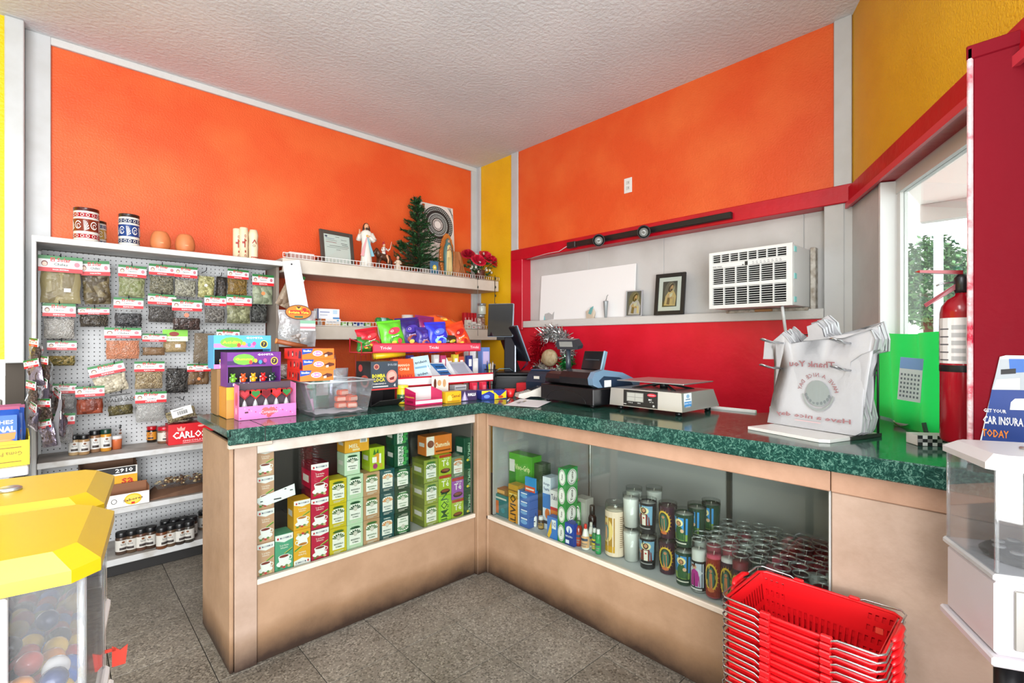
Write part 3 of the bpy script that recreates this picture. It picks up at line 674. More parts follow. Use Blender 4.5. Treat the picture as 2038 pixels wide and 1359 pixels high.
o = spice_jar('seasoning_bottle', at_z(302, 879, zs), .10, .026, '#241A14', '#D88A2A', 'small black bottle with orange label and red lid beside the red-lidded jar', None, '#C01420')
o = spice_jar('seasoning_jar', at_z(327, 881, zs), .105, .036, '#7A5A46', '#C9C4B8', 'squat jar with a red lid next to the red candy box', None, '#C8102A')
def carton(name, w, d, h, col, loc, rz, label, cat='box', group=None, pr=None, prn='printed_front', sidecol=None, r=.0015, rot=None):
    o = MB().cbox(-w/2, w/2, -d/2, d/2, 0, h, r).build(name, mat(col, .45), None, loc, rz)
    if rot: o.rotation_euler = rot
    tag(o, label, cat, group)
    if sidecol: p = Print(d, h); p.rect(.02, .02, .98, .98, sidecol); p.build('printed_side', o, leftside(w, d))
    if pr: pr.build(prn, o, front(w, d))
    return o
# red candy box with white lettering
p = Print(.245, .125); p.rect(0, 0, 1, 1, '#CF1420'); p.text('CARLOS', .45, .45, .36, '#F6F0EC', .72, .03); p.poly([(.2, .66), (.18, .86), (.23, .78), (.27, .9), (.3, .78), (.36, .84), (.34, .66)], '#E9A49A'); p.ell(.7, .84, .07, .05, '#E9A49A'); p.text('CHOCOLATE', .55, .15, .09, '#F4DADA', .5); p.rect(.3, .04, .8, .07, '#E7A0A0')
rb = at_y(376, 890, 3.66)
carton('candy_box', .245, .12, .125, '#C4121E', (rb.x+.012, 3.70, zs), 0, 'red candy box with big white lettering on the jar shelf', pr=p)
for i, (u, dz) in enumerate(((362, .0), (382, .012), (350, .02))):
    t = thing('herb_packet', ['dried herb packet lying flat on the red candy box, lowest of three', 'dried herb packet lying across the red candy box, middle one', 'dried herb packet lying on top above the red candy box'][i], 'packet', (at_y(u, 850, 3.7).x, 3.70, zs+.128+i*.024), .2*i-.2, 'herb packets on the red box')
    pillow(.13, -.06, .06, .022, 40+i, 7, 7, .3, .001).build('pouch', FILM, t, (0, 0, .011)).rotation_euler[0] = PI/2
    pillow(.118, -.05, .05, .017, 44+i, 7, 7, .3).build('contents', cm('#5C4E3E', '#B8AC98', 40), t, (0, 0, .011)).rotation_euler[0] = PI/2
# middle shelf: tall cardboard display, low tray, nut trays
zs = .374
t = thing('cardboard_display', 'tall open cardboard carton printed 2910 with a yellow side', 'box', (at_y(216, 1000, 3.74).x, 3.775, zs), .03)
W_, D_, H_ = .26, .15, .24
CB = mat('#6A4A33', .7); k = MB(); k.box(-W_/2, W_/2, -D_/2, -D_/2+.003, 0, H_*.86); k.box(-W_/2, W_/2, D_/2-.003, D_/2, 0, H_*1.12); k.prism([(-D_/2, 0), (D_/2, 0), (D_/2, H_*1.12), (-D_/2, H_*.86)], W_/2-.003, W_/2, 'x'); k.prism([(-D_/2, 0), (D_/2, 0), (D_/2, H_*1.12), (-D_/2, H_*.86)], -W_/2, -W_/2+.003, 'x'); k.box(-W_/2, W_/2, -D_/2, D_/2, 0, .004); k.build('carton_walls', CB, t)
p = Print(W_, H_*.86); p.rect(0, 0, 1, 1, '#E9A81E'); p.rect(0, .75, 1, 1, '#E8E4DC'); p.rect(.3, .8, .97, .98, '#1A1A1C'); p.text('2910', .76, .89, .12, '#F4F4F2', .32, .03); p.text('sa', .82, .58, .16, '#C8301E', .22, .02); p.rect(.6, .05, .7, .4, '#C8301E'); p.build('printed_front', t, front(W_, D_))
t = thing('cardboard_tray', 'low white cardboard tray with a round yellow seal', 'tray', (at_y(238, 1018, 3.6).x, 3.63, zs), 0)
W_, D_, H_ = .27, .11, .085; k = MB(); k.box(-W_/2, W_/2, -D_/2, -D_/2+.003, 0, H_*.85); k.box(-W_/2, W_/2, D_/2-.003, D_/2, 0, H_*1.3); k.box(W_/2-.003, W_/2, -D_/2, D_/2, 0, H_*1.2); k.box(-W_/2, -W_/2+.003, -D_/2, D_/2, 0, H_*1.2); k.box(-W_/2, W_/2, -D_/2, D_/2, 0, .003); k.build('tray_walls', mat('#8A5A3C', .7), t)
p = Print(W_, H_*.85); p.rect(0, 0, 1, 1, '#E4E2DE'); p.ell(.72, .5, .15, .44, '#E9B820', 18); p.ell(.72, .5, .12, .34, '#F0CC50', 18); p.text('Sabores', .72, .5, .2, '#5A2A14', .34, .02, rot=.1); p.rect(.69, .12, .75, .28, '#C8281C'); p.ring(.4, .5, .05, .2, '#222222', .2, 10); p.build('printed_front', t, front(W_, D_))
k = MB(); a = at_y(352, 975, 3.66); o = MB().hull([(-.16, -.07, 0), (.15, -.07, .0), (.15, .08, 0), (-.16, .08, 0), (-.16, -.07, .004), (.15, -.07, .05), (.15, .08, .05), (-.1, .08, .05)]).build('folded_carton', mat('#6B4B36', .8, var='#523826', vscale=12), None, (a.x, 3.67, zs)); tag(o, 'flattened brown carton lying under the plastic nut tray', 'carton')
tl = at_y(362, 955, 3.66)
nt_ = thing('nut_tray', 'long clear tray of dried seeds and nuts on the flattened carton', 'tray', (tl.x+.02, 3.67, zs+.055), 0)
MB().hull([(-.15, -.06, 0), (.16, -.06, 0), (.16, .06, 0), (-.15, .06, 0), (-.17, -.07, .035), (.18, -.07, .035), (.18, .07, .035), (-.17, .07, .035)]).build('tray_shell', FILM, nt_)
rr = random.Random(3); k = MB()
for i in range(150): k.sphere((rr.uniform(-.15, .16), rr.uniform(-.058, .055), rr.uniform(.012, .042)), (rr.uniform(.006, .013), rr.uniform(.005, .009), rr.uniform(.004, .007)), 6, 4, rr.randrange(3))
s_ = k.build('seeds', [mat('#7A5B3A', .5), mat('#C2AE84', .5), mat('#5B4130', .5)], nt_); s_['kind'] = 'stuff'
# bottom deck jars
zs = .101
for i, (u, v) in enumerate(((242, 1101), (262, 1097), (281, 1093), (300, 1089), (322, 1090), (340, 1085), (358, 1081), (376, 1077))):
    spice_jar('spice_jar', at_z(u, v, zs), .125, .0295, ['#4A3A30', '#54402F', '#5A3D30', '#3E2C22', '#6B4028', '#5F4A38', '#39302B', '#3F3A34'][i], '#C9C5BD', 'black-lidded spice jar on the bottom deck, %s along the front row' % ORD[i], 'spice jars on the bottom deck')
for i, (u, v) in enumerate(((330, 1077), (347, 1074), (366, 1070), (383, 1068))):
    spice_jar('spice_jar', at_z(u, v, zs)+Vector((0, .012, 0)), .125, .0295, '#4A3A30', '#BDB9B1', 'black-lidded spice jar standing behind the front row on the bottom deck, %s' % ORD[i], 'spice jars on the bottom deck')
spice_jar('spice_jar', at_z(405, 1052, zs), .12, .03, '#6A5A4A', '#BDB9B1', 'lone spice jar on the bottom deck beside the counter end')
# ================================================================ on top of the gondola
zt = GZT+.001
def mug(loc, r, h, c, label, rz):
    o = MB().lathe([(r*.93, 0), (r*.97, .01), (r, h*.12), (r*.99, h*.95), (r, h), (r*.9, h), (r*.88, h*.9), (r*.86, .02), (0, .02)], 24).build('ceramic_cup', mat('#D8D2C8', .12), None, loc, rz); tag(o, label, 'cup', 'painted cups on the gondola')
    k = MB(); k.shell([(r*1.004, h*.9), (r*1.006, h*.985), (r*1.0, h*1.002), (r*.9, h*1.002)], 24); k.build('glazed_rim', mat(c[2], .1), o)
    w = 2*PI*r*.98; p = Print(w, h)
    for y0, y1, cc in ((.72, .84, c[0]), (.3, .66, c[1]), (.1, .22, c[0])): p.rect(0, y0, 1, y1, cc, 32)
    for q in range(14):
        x = (q+.5)/14; p.ring(x, .78, .024, .045, '#E8E2DA', .3, 10); p.ring(x, .16, .024, .045, '#E8E2DA', .3, 10)
    for q in range(5):
        x0 = q/5+.02
        for a in range(6):
            an = .25+a*.28; p.poly([(x0+.0, .31), (x0+.014*math.cos(an)*4.4, .31+.3*math.sin(an)), (x0+.014*math.cos(an+.12)*4.4, .31+.32*math.sin(an+.12))], '#EFE9E0')
        p.ring(x0+.12, .48, .045, .12, '#EFE9E0', .22, 14, .4, 5.9); p.ring(x0+.125, .46, .022, .06, '#EFE9E0', .3, 10, 0, 4.6)
    p.build('painted_bands', o, wrap(r, w), .15, .0002); return o
mug(at_y(172, 479, 3.64)*1, .056, .187, ('#9A1220', '#7A2E1A', '#4A1610'), 'tall white ceramic cup with red and brown painted bands', .3).location.z = zt
mug(at_y(192, 479, 3.77)*1, .046, .15, ('#4A5A7A', '#B8934A', '#33251C'), 'ceramic cup half hidden behind the red banded one', 1.3).location.z = zt
mug(at_y(257, 488, 3.64)*1, .05, .187, ('#22304F', '#173A78', '#2B1C18'), 'tall white ceramic cup with blue painted bands', .2).location.z = zt
for i, (u, v) in enumerate(((319.5, 494), (368.5, 498))):
    a = at_y(u, v, 3.66); o = MB().lathe([(.036, 0), (.043, .008), (.052, .03), (.0535, .055), (.049, .085), (.039, .108), (.031, .117), (.027, .118), (.026, .11), (.03, .1), (.035, .06), (0, .03)], 24).build('clay_pot', mat('#D07A48', .55, var='#BF6A3A', vscale=12), None, (a.x, 3.66, zt))
    tag(o, ['unglazed clay pot on the gondola, the one next to the blue cup', 'unglazed clay pot on the gondola, further from the cups'][i], 'pot', 'clay pots on the gondola')
    p = Print(.02, .006); p.ell(.5, .5, .5, .5, '#E2A070'); p.build('rubbed_mark', o, wrap(.0536, .02, .04))
WAX = mat('#E9D3B0', .5)
for i, (u, y, h, r) in enumerate(((472, 3.68, .205, .026), (485, 3.65, .213, .026), (496, 3.72, .2, .025), (504, 3.65, .205, .03))):
    a = at_y(u, 508, y); k = MB()
    if i < 3: k.lathe([(r, 0), (r, h-.004), (r*.85, h), (r*.3, h-.006), (0, h-.006)], 16)
    else: k.lathe([(r*1.1, 0), (r*1.1, .012), (r*.95, .02), (r*.95, .06), (r*1.02, .09), (r*.9, .13), (r*1.05, .17), (r*.8, h), (0, h)], 16)
    o = k.build('pillar_candle', WAX, None, (a.x, y, zt)); tag(o, ['cream pillar candle with red painted glyphs, standing behind the taller glyph candle', 'tallest cream pillar candle with red painted glyphs', 'cream pillar candle mostly hidden between the carved one and the glyph ones', 'cream candle carved as a figure with red marks'][i], 'candle', 'candles on the gondola')
    MB().tube([(0, 0, h-.008), (.002, 0, h+.006)], .0015, 5).build('wick', mat('#3A3028', .8), o)
    w = r*2.4; p = Print(w, h); cr = '#A02A22'
    if i < 3:
        p.ring(.55, .72, .1, .045, cr, .4, 8); p.rect(.46, .36, .56, .64, cr, 2); p.rect(.26, .48, .56, .55, cr, 2); p.rect(.5, .2, .62, .27, cr); p.ring(.55, .1, .1, .04, cr, .4, 8, -1, 4); p.rect(.56, .56, .66, .6, cr)
    else: p.poly([(.3, .55), (.5, .68), (.7, .55), (.66, .52), (.5, .62), (.34, .52)], cr); p.ring(.45, .46, .12, .04, '#5A4A30', .3, 8); p.rect(.2, .06, .9, .1, cr, 4)
    p.build('painted_glyphs', o, wrap(r*1.03, w))
a = at_y(440, 500, 3.85); o = MB().box(-.2, .35, -.04, .04, 0, .008).build('cardboard_strip', mat('#C98A5A', .7), None, (a.x, 3.84, zt)); tag(o, 'thin strip of tan cardboard lying behind the candles', 'cardboard')
# ================================================================ wire-railed wall shelves
SYF = 3.62
def wall_shelf(z0, z1, x0, x1, label):
    t = thing('wall_shelf', label, 'shelf', (x0, SYF, z0))
    L_ = x1-x0; MB().cbox(0, L_, 0, .02, 0, z1-z0, .004).build('fascia', mat('#D8CFC2', .5, var='#C9BFB0', vscale=5), t)
    MB().box(0, L_, .02, YB-SYF-.001, z1-z0-.02, z1-z0).build('shelf_board', mat('#CFC6BA', .5), t)
    MB().box(.0, L_, .02, YB-SYF-.001, 0, .015).build('under_board', mat('#BDB3A6', .6), t)
    k = MB(); h = z1-z0
    for zz in (h+.036, h+.004): k.tube([(0, -.004, zz), (L_, -.004, zz)], .0026, 6)
    k.build('rail_wire', mat('#E6E4E0', .4), t)
    n = int(L_/.027); pm = MB().tube([(0, -.004, 0), (0, -.004, .034)], .0022, 5).mesh('rail_post', mat('#E6E4E0', .4))
    for i in range(n+1):
        q = bpy.data.objects.new('rail_post', pm); C.objects.link(q); q.parent = t; q.location = (i*L_/n, 0, h+.003)
    return t
wall_shelf(1.81, 1.91, 1.17, 3.19, 'upper cream wall shelf with a white wire rail, crowded with figurines')
wall_shelf(1.335, 1.435, 1.17, 3.19, 'lower cream wall shelf with a white wire rail, below the figurines')
UP = 1.9115
# ================================================================ figurines, tree and flowers on the upper wall shelf
def loft(m, secs, n=14, mi=0, cap=True):
    vs = []; fs = []
    for z, cx, cy, rx, ry in secs:
        for k in range(n): a = 2*PI*k/n; vs.append((cx+rx*math.cos(a), cy+ry*math.sin(a), z))
    for i in range(len(secs)-1):
        for k in range(n): fs.append((i*n+k, i*n+(k+1) % n, (i+1)*n+(k+1) % n, (i+1)*n+k))
    if cap: fs.append(list(range(n))[::-1]); fs.append([(len(secs)-1)*n+k for k in range(n)])
    return m.add(vs, fs, mi, True)
SKIN = mat('#D9A27C', .45); HAIRB = mat('#33221A', .5); GLAZE = mat('#E3DDD2', .3)
def on_shelf(u, y, z=UP): q = at_y(u, 500, y); return Vector((q.x, y, z))
# framed certificate
def frame_obj(name, w, h, fw, col, loc, rz, tilt, label, cat, pr, prn, matc='#EDEDEA', mw=0.0, depth=.018):
    t = thing(name, label, cat, loc, rz); t.rotation_euler = (rad(-tilt), 0, rz)
    k = MB(); y0 = -depth/2; y1 = depth/2
    for a in ((-w/2, -w/2+fw, 0, h), (w/2-fw, w/2, 0, h), (-w/2+fw, w/2-fw, 0, fw), (-w/2+fw, w/2-fw, h-fw, h)): k.cbox(a[0], a[1], y0, y1, a[2], a[3], .002)
    k.build('frame', mat(col, .35), t)
    MB().box(-w/2+fw*.9, w/2-fw*.9, -.002, y1-.001, fw*.9, h-fw*.9).build('mount', mat(matc, .5), t)
    iw, ih = w-2*fw-2*mw, h-2*fw-2*mw
    pr(iw, ih).build(prn, t, lambda x, y, l: (x-iw/2, -.002-l, fw+mw+y))
    MB().box(-w/2+fw*.95, w/2-fw*.95, -.0055, -.005, fw*.95, h-fw*.95).build('glass_pane', GLASS, t)
    return t
def cert(w, h):
    p = Print(w, h); p.rect(0, 0, 1, 1, '#EEEEEC'); p.ell(.1, .92, .05, .035, '#4A4A6A', 10)
    for y, x0, x1, c in ((.93, .45, .6, '#777777'), (.85, .08, .4, '#6A7AA8'), (.79, .08, .5, '#999999'), (.72, .08, .48, '#A83A4A'), (.72, .65, .9, '#555555'), (.66, .68, .92, '#444444'), (.6, .2, .95, '#777777'), (.54, .1, .9, '#AAAAAA'), (.47, .45, .62, '#888888'), (.85, .66, .88, '#888888')): p.rect(x0, y-.008, x1, y+.008, c)
    return p
a = on_shelf(674, 3.78); frame_obj('framed_certificate', .285, .285, .03, '#4B433D', a, .12, 8, 'certificate in a dark grey frame leaning on the upper wall shelf', 'picture', cert, 'printed_sheet')
o = MB().cbox(-.04, .04, -.025, .025, 0, .06).build('dark_box', mat('#4A1C18', .5), None, on_shelf(640, 3.82)); tag(o, 'small dark red box behind the framed certificate', 'box')
MB().box(-.03, .03, -.0256, -.025, .01, .05).build('box_front', mat('#7A2A22', .5), o)
o = MB().cbox(-.085, .085, -.05, .05, 0, .05).build('flat_carton', mat('#B58E86', .6), None, on_shelf(596, 3.75)); tag(o, 'low pinkish carton with a white lid at the near end of the upper wall shelf', 'box')
MB().cbox(-.09, .09, -.055, .055, .05, .06, .002).build('lid', mat('#E6D8D4', .5), o)
# robed statue with raised hand and coloured rays
st = thing('robed_statue', 'tall white robed statue with raised hand and pink and blue rays', 'statue', on_shelf(729, 3.74), -.25)
k = MB(); loft(k, [(0, 0, 0, .052, .042), (.012, 0, 0, .05, .04), (.06, .002, 0, .044, .034), (.13, 0, 0, .042, .032), (.2, 0, 0, .036, .028), (.25, 0, 0, .042, .03), (.285, 0, 0, .05, .028), (.305, 0, 0, .036, .022), (.318, 0, 0, .014, .013)], 18)
for i in range(7):
    an = -PI+i*PI/6; k.tube([(.043*math.cos(an), .033*math.sin(an), .01), (.036*math.cos(an), .028*math.sin(an), .1), (.028*math.cos(an), .024*math.sin(an), .2)], .006, 5, rs=[.008, .005, .002])
k.tube([(-.042, 0, .29), (-.062, -.012, .24), (-.066, -.02, .225), (-.06, -.03, .27)], .014, 8, rs=[.016, .019, .019, .012])
k.tube([(.042, 0, .29), (.064, -.01, .235), (.05, -.03, .225), (.018, -.036, .255)], .014, 8, rs=[.016, .02, .018, .011])
k.build('robe', GLAZE, st)
k = MB(); k.sphere((0, -.004, .343), (.019, .021, .026), 14, 10); k.tube([(0, 0, .31), (0, -.002, .33)], .011, 8); k.sphere((0, -.026, .34), (.004, .006, .006), 6, 4); k.sphere((-.06, -.034, .286), (.008, .006, .014), 8, 6); k.sphere((.012, -.038, .257), (.012, .006, .009), 8, 6)
for q in range(2): k.tube([(-.062+q*.006, -.034, .29), (-.063+q*.007, -.035, .312)], .003, 5)
k.build('face_and_hands', SKIN, st)
k = MB(); k.sphere((0, .006, .35), (.023, .022, .026), 12, 8); k.tube([(-.018, .004, .35), (-.024, .0, .32), (-.022, -.004, .3)], .008, 6); k.tube([(.018, .004, .35), (.024, .0, .32), (.022, -.004, .3)], .008, 6); k.sphere((0, -.02, .324), (.011, .008, .01), 8, 6); k.build('hair', HAIRB, st)
k = MB(); k.hull([(-.008, -.034, .25), (0, -.036, .25), (-.055, -.05, .1), (-.03, -.05, .095), (-.008, -.03, .25), (-.055, -.042, .1), (-.03, -.04, .095)], 0); k.build('pink_ray', mat('#E6A0A4', .35), st)
k = MB(); k.hull([(.008, -.034, .25), (.0, -.036, .25), (.055, -.05, .1), (.03, -.05, .095), (.008, -.03, .25), (.055, -.042, .1), (.03, -.04, .095)], 0); k.build('blue_ray', mat('#7FB2C4', .35), st)
k = MB(); k.sphere((0, -.036, .262), (.009, .005, .009), 8, 6); k.build('gilded_heart', mat('#D9B24A', .3, .5), st)
# rider on a brown horse, and a kneeling beggar beside it
hr = thing('horse_rider_figurine', 'figurine of a helmeted rider with red cloak and sword on a rearing brown horse', 'figurine', on_shelf(764, 3.74), .1)
k = MB(); k.tube([(-.05, 0, .10), (-.03, 0, .115), (.0, 0, .115), (.04, 0, .105), (.055, 0, .09)], .03, 12, rs=[.018, .032, .028, .032, .018]); k.tube([(-.045, 0, .115), (-.066, -.005, .15), (-.075, -.008, .165), (-.095, -.012, .145), (-.102, -.014, .125)], .015, 10, rs=[.026, .02, .017, .013, .008])
for x, y, x2, x3, z2 in ((-.045, -.02, -.06, -.04, .055), (-.04, .02, -.05, -.06, .05), (.045, -.02, .05, .035, .05), (.045, .02, .06, .05, .05)): k.tube([(x, y, .1), (x2, y, z2), (x3, y, .012)], .01, 8, rs=[.016, .009, .006])
for x, y in ((-.04, -.02), (-.06, .02), (.035, -.02), (.05, .02)): k.lathe([(.009, .0), (.007, .014)], 8, x, y)
k.build('horse', mat('#4E3020', .4), hr)
k = MB(); k.tube([(-.05, 0, .14), (-.06, 0, .16), (-.073, -.004, .178)], .006, 6, rs=[.008, .009, .006]); k.build('mane', mat('#231610', .6), hr)
k = MB(); k.tube([(.055, 0, .1), (.075, 0, .09), (.08, 0, .04)], .007, 6, rs=[.006, .009, .004]); k.build('tail', mat('#231610', .6), hr)
k = MB(); loft(k, [(.12, 0, 0, .018, .016), (.15, 0, 0, .017, .013), (.18, 0, 0, .022, .014), (.2, 0, 0, .012, .01)], 12); k.tube([(-.02, -.006, .188), (-.034, -.02, .165), (-.022, -.034, .16)], .006, 6); k.tube([(.02, -.004, .188), (.034, -.016, .168), (.036, -.026, .185)], .006, 6); k.build('tunic', mat('#E5DED2', .4), hr)
k = MB(); k.sphere((0, -.002, .215), (.012, .013, .015), 10, 8); k.tube([(.008, -.03, .13), (.02, -.036, .09), (.018, -.034, .06)], .008, 7, rs=[.01, .007, .005]); k.build('skin', SKIN, hr)
k = MB(); k.sphere((0, .001, .222), (.0135, .014, .012), 10, 6); k.tube([(-.004, .012, .225), (0, .004, .242), (0, -.006, .24)], .005, 6); k.build('crested_helmet', mat('#B33A44', .35), hr)
k = MB(); k.grid(lambda u, v: (.004+.03*v+.026*(u-.5)*2*(.5+v*.6), -.028+.04*u+.004*math.sin(u*9), .19-.085*v), 6, 5); k.build('red_cloak', mat('#C41A30', .4), hr)
MB().hull([(.036, -.03, .175), (.04, -.03, .175), (.056, -.03, .245), (.058, -.03, .25), (.036, -.027, .175), (.04, -.027, .175), (.057, -.027, .248)]).build('sword', mat('#E9E6E0', .3), hr)
k = MB(); k.cbox(-.08, .08, -.045, .045, 0, .012, .003); k.build('plinth', mat('#2C2018', .5), hr)
bg = thing('kneeling_figurine', 'small pale kneeling figurine beside the horse rider', 'figurine', on_shelf(792, 3.71), -.5)
k = MB(); loft(k, [(0, 0, 0, .03, .026), (.02, 0, 0, .028, .024), (.05, .0, 0, .02, .018), (.085, 0, 0, .024, .016), (.1, 0, 0, .012, .01)], 12); k.tube([(-.02, 0, .09), (-.03, -.02, .07), (-.012, -.036, .075)], .006, 6); k.tube([(.02, 0, .09), (.028, -.02, .065), (.01, -.036, .07)], .006, 6); k.build('body', mat('#D8C4AC', .4), bg)
k = MB(); k.sphere((0, -.004, .118), (.013, .014, .016), 10, 8); k.build('head', mat('#C98E78', .45), bg); MB().cbox(-.034, .034, -.03, .03, -.0, .008, .002).build('plinth', mat('#5A3A2A', .5), bg)
# artificial pine tree
rr = random.Random(5)
def needles(k, p, d, n, L_, w, mi):
    d = Vector(d).normalized(); s0 = d.cross(Vector((.3, .2, 1))).normalized(); s1 = d.cross(s0)
    for i in range(n):
        f = i/n; an = rr.uniform(0, 2*PI); b = p+d*(L_*f); o = (s0*math.cos(an)+s1*math.sin(an))*.75+d*.75; e_ = b+o*rr.uniform(.026, .04)*(1-.3*f); c = s0*math.cos(an+PI/2)*w+s1*math.sin(an+PI/2)*w
        k.add([b-c, b+c, e_], [(0, 1, 2)], rr.choice(mi))
tr = thing('artificial_pine', 'small artificial pine tree with dark needles in front of the dotted canvas', 'tree', on_shelf(833, 3.77), 0)
MB().tube([(0, 0, 0), (.004, 0, .3), (-.015, 0, .66)], .01, 8, rs=[.012, .009, .004]).build('trunk', mat('#2C2016', .8), tr)
k = MB(); kb = MB()
for i in range(150):
    f = (i+.5)/150; z = .05+.62*f; L_ = (.2*(1-f)**.85+.035)*rr.uniform(.6, 1.12); an = i*2.4+rr.uniform(-.5, .5); d = Vector((math.cos(an), math.sin(an)*.62, rr.uniform(.1, .75)-.3*(1-f))); p0 = Vector((-.02*f, 0, z))
    kb.tube([p0, p0+d*L_*.6, p0+d*L_], .003, 4, rs=[.004, .003, .002])
    needles(k, p0+d*(L_*.1), d, int(20+62*(L_/.22)), L_*.92, .0042, (0, 0, 1, 1, 2))
for i in range(14):
    p0 = Vector((-.12-.09*rr.random(), -.02, .1+.14*rr.random())); needles(k, p0, (-1, -.2, .5), 34, .08, .004, (0, 1, 2)); kb.tube([(-.01, 0, .1), p0], .003, 4)
kb.build('branches', mat('#3A2A1C', .8), tr)
k.build('foliage', [mat('#0E2E18', .5), mat('#1C4A24', .5), mat('#2F6A36', .5)], tr)
MB().lathe([(.05, 0), (.055, .02), (.02, .03), (0, .03)], 12).build('stand', mat('#1C1C1A', .5), tr)
# canvas with a dotted round pattern
cw, ch = .385, .735
cv = thing('dotted_canvas', 'white canvas with black dotted concentric rings leaning on the wall behind the pine', 'painting', on_shelf(874, 3.95), 0); cv.rotation_euler = (rad(-4), 0, 0)
MB().cbox(-cw/2, cw/2, -.012, .012, 0, ch, .002).build('canvas', mat('#E2DCD6', .6), cv)
p = Print(cw, ch); R0 = .178; cx_, cy_ = .5, .735
for r, c in ((R0, '#22282A'), (.118, '#3A4244'), (.096, '#1E2224'), (.066, '#121416'), (.036, '#E6E2DE')): p.ell(cx_, cy_, r/cw, r/ch, c, 36)
for r, n, s in ((.163, 54, .0065), (.145, 48, .0065), (.107, 40, .0075), (.088, 36, .006), (.074, 30, .0065), (.054, 26, .006), (.042, 20, .005)):
    lay = p.lay
    for q in range(n): p.lay = lay; p.ell(cx_+r*math.cos(2*PI*q/n)/cw, cy_+r*math.sin(2*PI*q/n)/ch, s/cw, s/ch, '#B8C2C0' if n > 27 else '#E6E2DE', 6)
for q in range(3): p.poly([(.82+q*.04, .99), (.835+q*.04, .99), (.98, .9-q*.03), (.98, .885-q*.03)], '#4A4A48')
p.poly([(.02, .86), (.07, .98), (.14, .98), (.08, .84)], '#B4552E')
p.build('painted_rings', cv, lambda x, y, l: (x-cw/2, -.012-l, y))
# small painted tile, madonna statue with rayed surround, paper bag
tl = MB().cbox(-.045, .045, -.006, .006, 0, .125, .002).build('painted_tile', mat('#2E5A7A', .25), None, on_shelf(864, 3.68), .1); tag(tl, 'little blue picture tile with a yellow star flower under the pine', 'tile')
p = Print(.08, .115); p.rect(0, 0, 1, 1, '#3C6E90')
for q in range(8): an = q*PI/4; p.ell(.5+.2*math.cos(an), .55+.14*math.sin(an), .1, .07, '#E3CB3A', 8)
p.ell(.5, .55, .13, .09, '#F2E9B0', 10); p.rect(.46, .1, .54, .42, '#2F7A3A'); p.build('painted_flower', tl, front(.08, .012, .005))
md = thing('madonna_statue', 'praying robed statue with a golden rayed surround and blue-green mantle', 'statue', on_shelf(891, 3.73), -.12)
k = MB(); n = 40; ptsA = []
for q in range(n): an = 2*PI*q/n; f = 1 if q % 2 else .93; ptsA.append((.078*f*math.cos(an)*(1-.12*math.sin(an)), .21+.205*f*math.sin(an)))
k.prism(ptsA, .012, .03, 'y'); k.build('rayed_surround', mat('#B5672E', .4), md)
k = MB()
for q in range(n):
    an = 2*PI*q/n; c, s_ = math.cos(an), math.sin(an); k.hull([(.045*c, .012, .21+.15*s_), (.074*c*(1-.12*s_)-s_*.006, .012, .21+.195*s_+c*.004), (.074*c*(1-.12*s_)+s_*.002, .012, .21+.195*s_-c*.002), (.06*c, .004, .21+.175*s_)])
k.build('gilded_rays', mat('#D98A3E', .35, .2), md)
k = MB(); loft(k, [(.0, 0, -.02, .03, .022), (.04, 0, -.012, .044, .026), (.12, 0, -.01, .046, .028), (.2, 0, -.01, .05, .028), (.27, 0, -.008, .045, .026), (.315, 0, -.006, .026, .022), (.345, 0, -.004, .022, .022), (.362, 0, -.002, .006, .006)], 16); k.build('mantle', mat('#5E7A6C', .4, var='#3F6A70', vscale=20), md)
k = MB(); loft(k, [(.02, 0, -.026, .03, .02), (.1, 0, -.026, .031, .02), (.2, 0, -.026, .03, .02), (.28, 0, -.02, .024, .018), (.305, 0, -.018, .01, .01)], 14)
for i in range(5): k.tube([(-.022+.011*i, -.044, .03), (-.016+.008*i, -.043, .18)], .004, 5)
k.build('gown', mat('#D8C084', .4), md)
k = MB(); k.sphere((0, -.02, .33), (.014, .013, .018), 12, 8); k.tube([(-.02, -.03, .24), (-.006, -.05, .255), (0, -.052, .275)], .006, 6); k.tube([(.02, -.03, .24), (.006, -.05, .255), (0, -.052, .275)], .006, 6); k.build('face_and_hands', mat('#B98A6A', .45), md)
k = MB(); k.sphere((0, -.02, .012), (.028, .022, .016), 12, 6); k.tube([(-.03, -.02, .02), (0, -.045, .012), (.03, -.02, .02)], .008, 6); k.build('crescent_base', mat('#2E2A2A', .4), md)
# brown paper bag with scrunched top
pbg = MB(); rr2 = random.Random(9)
def pbf(u, v):
    an = 2*PI*u; q = round(u*14) % 14; f = (1+.12*math.sin(q*2.7+v*3)); r = .065*(1-.35*v-.25*max(0, v-.8)*4)*f
    return (r*math.cos(an)*1.1+.02*v*-1, r*math.sin(an)*.8, .25*v)
pbg.grid(pbf, 14, 8, smooth=False); o = pbg.build('paper_bag', mat('#A8683A', .7, bump=.4, bscale=18), None, on_shelf(913, 3.74)); tag(o, 'scrunched brown paper bag standing between the madonna and the roses', 'bag')
k = MB(); k.tube([(-.04, -.05, .03), (-.02, -.055, .1), (-.03, -.045, .17)], .002, 4); k.tube([(.02, -.055, .02), (.0, -.055, .12)], .002, 4); k.build('crease', mat('#7A4826', .8), o)
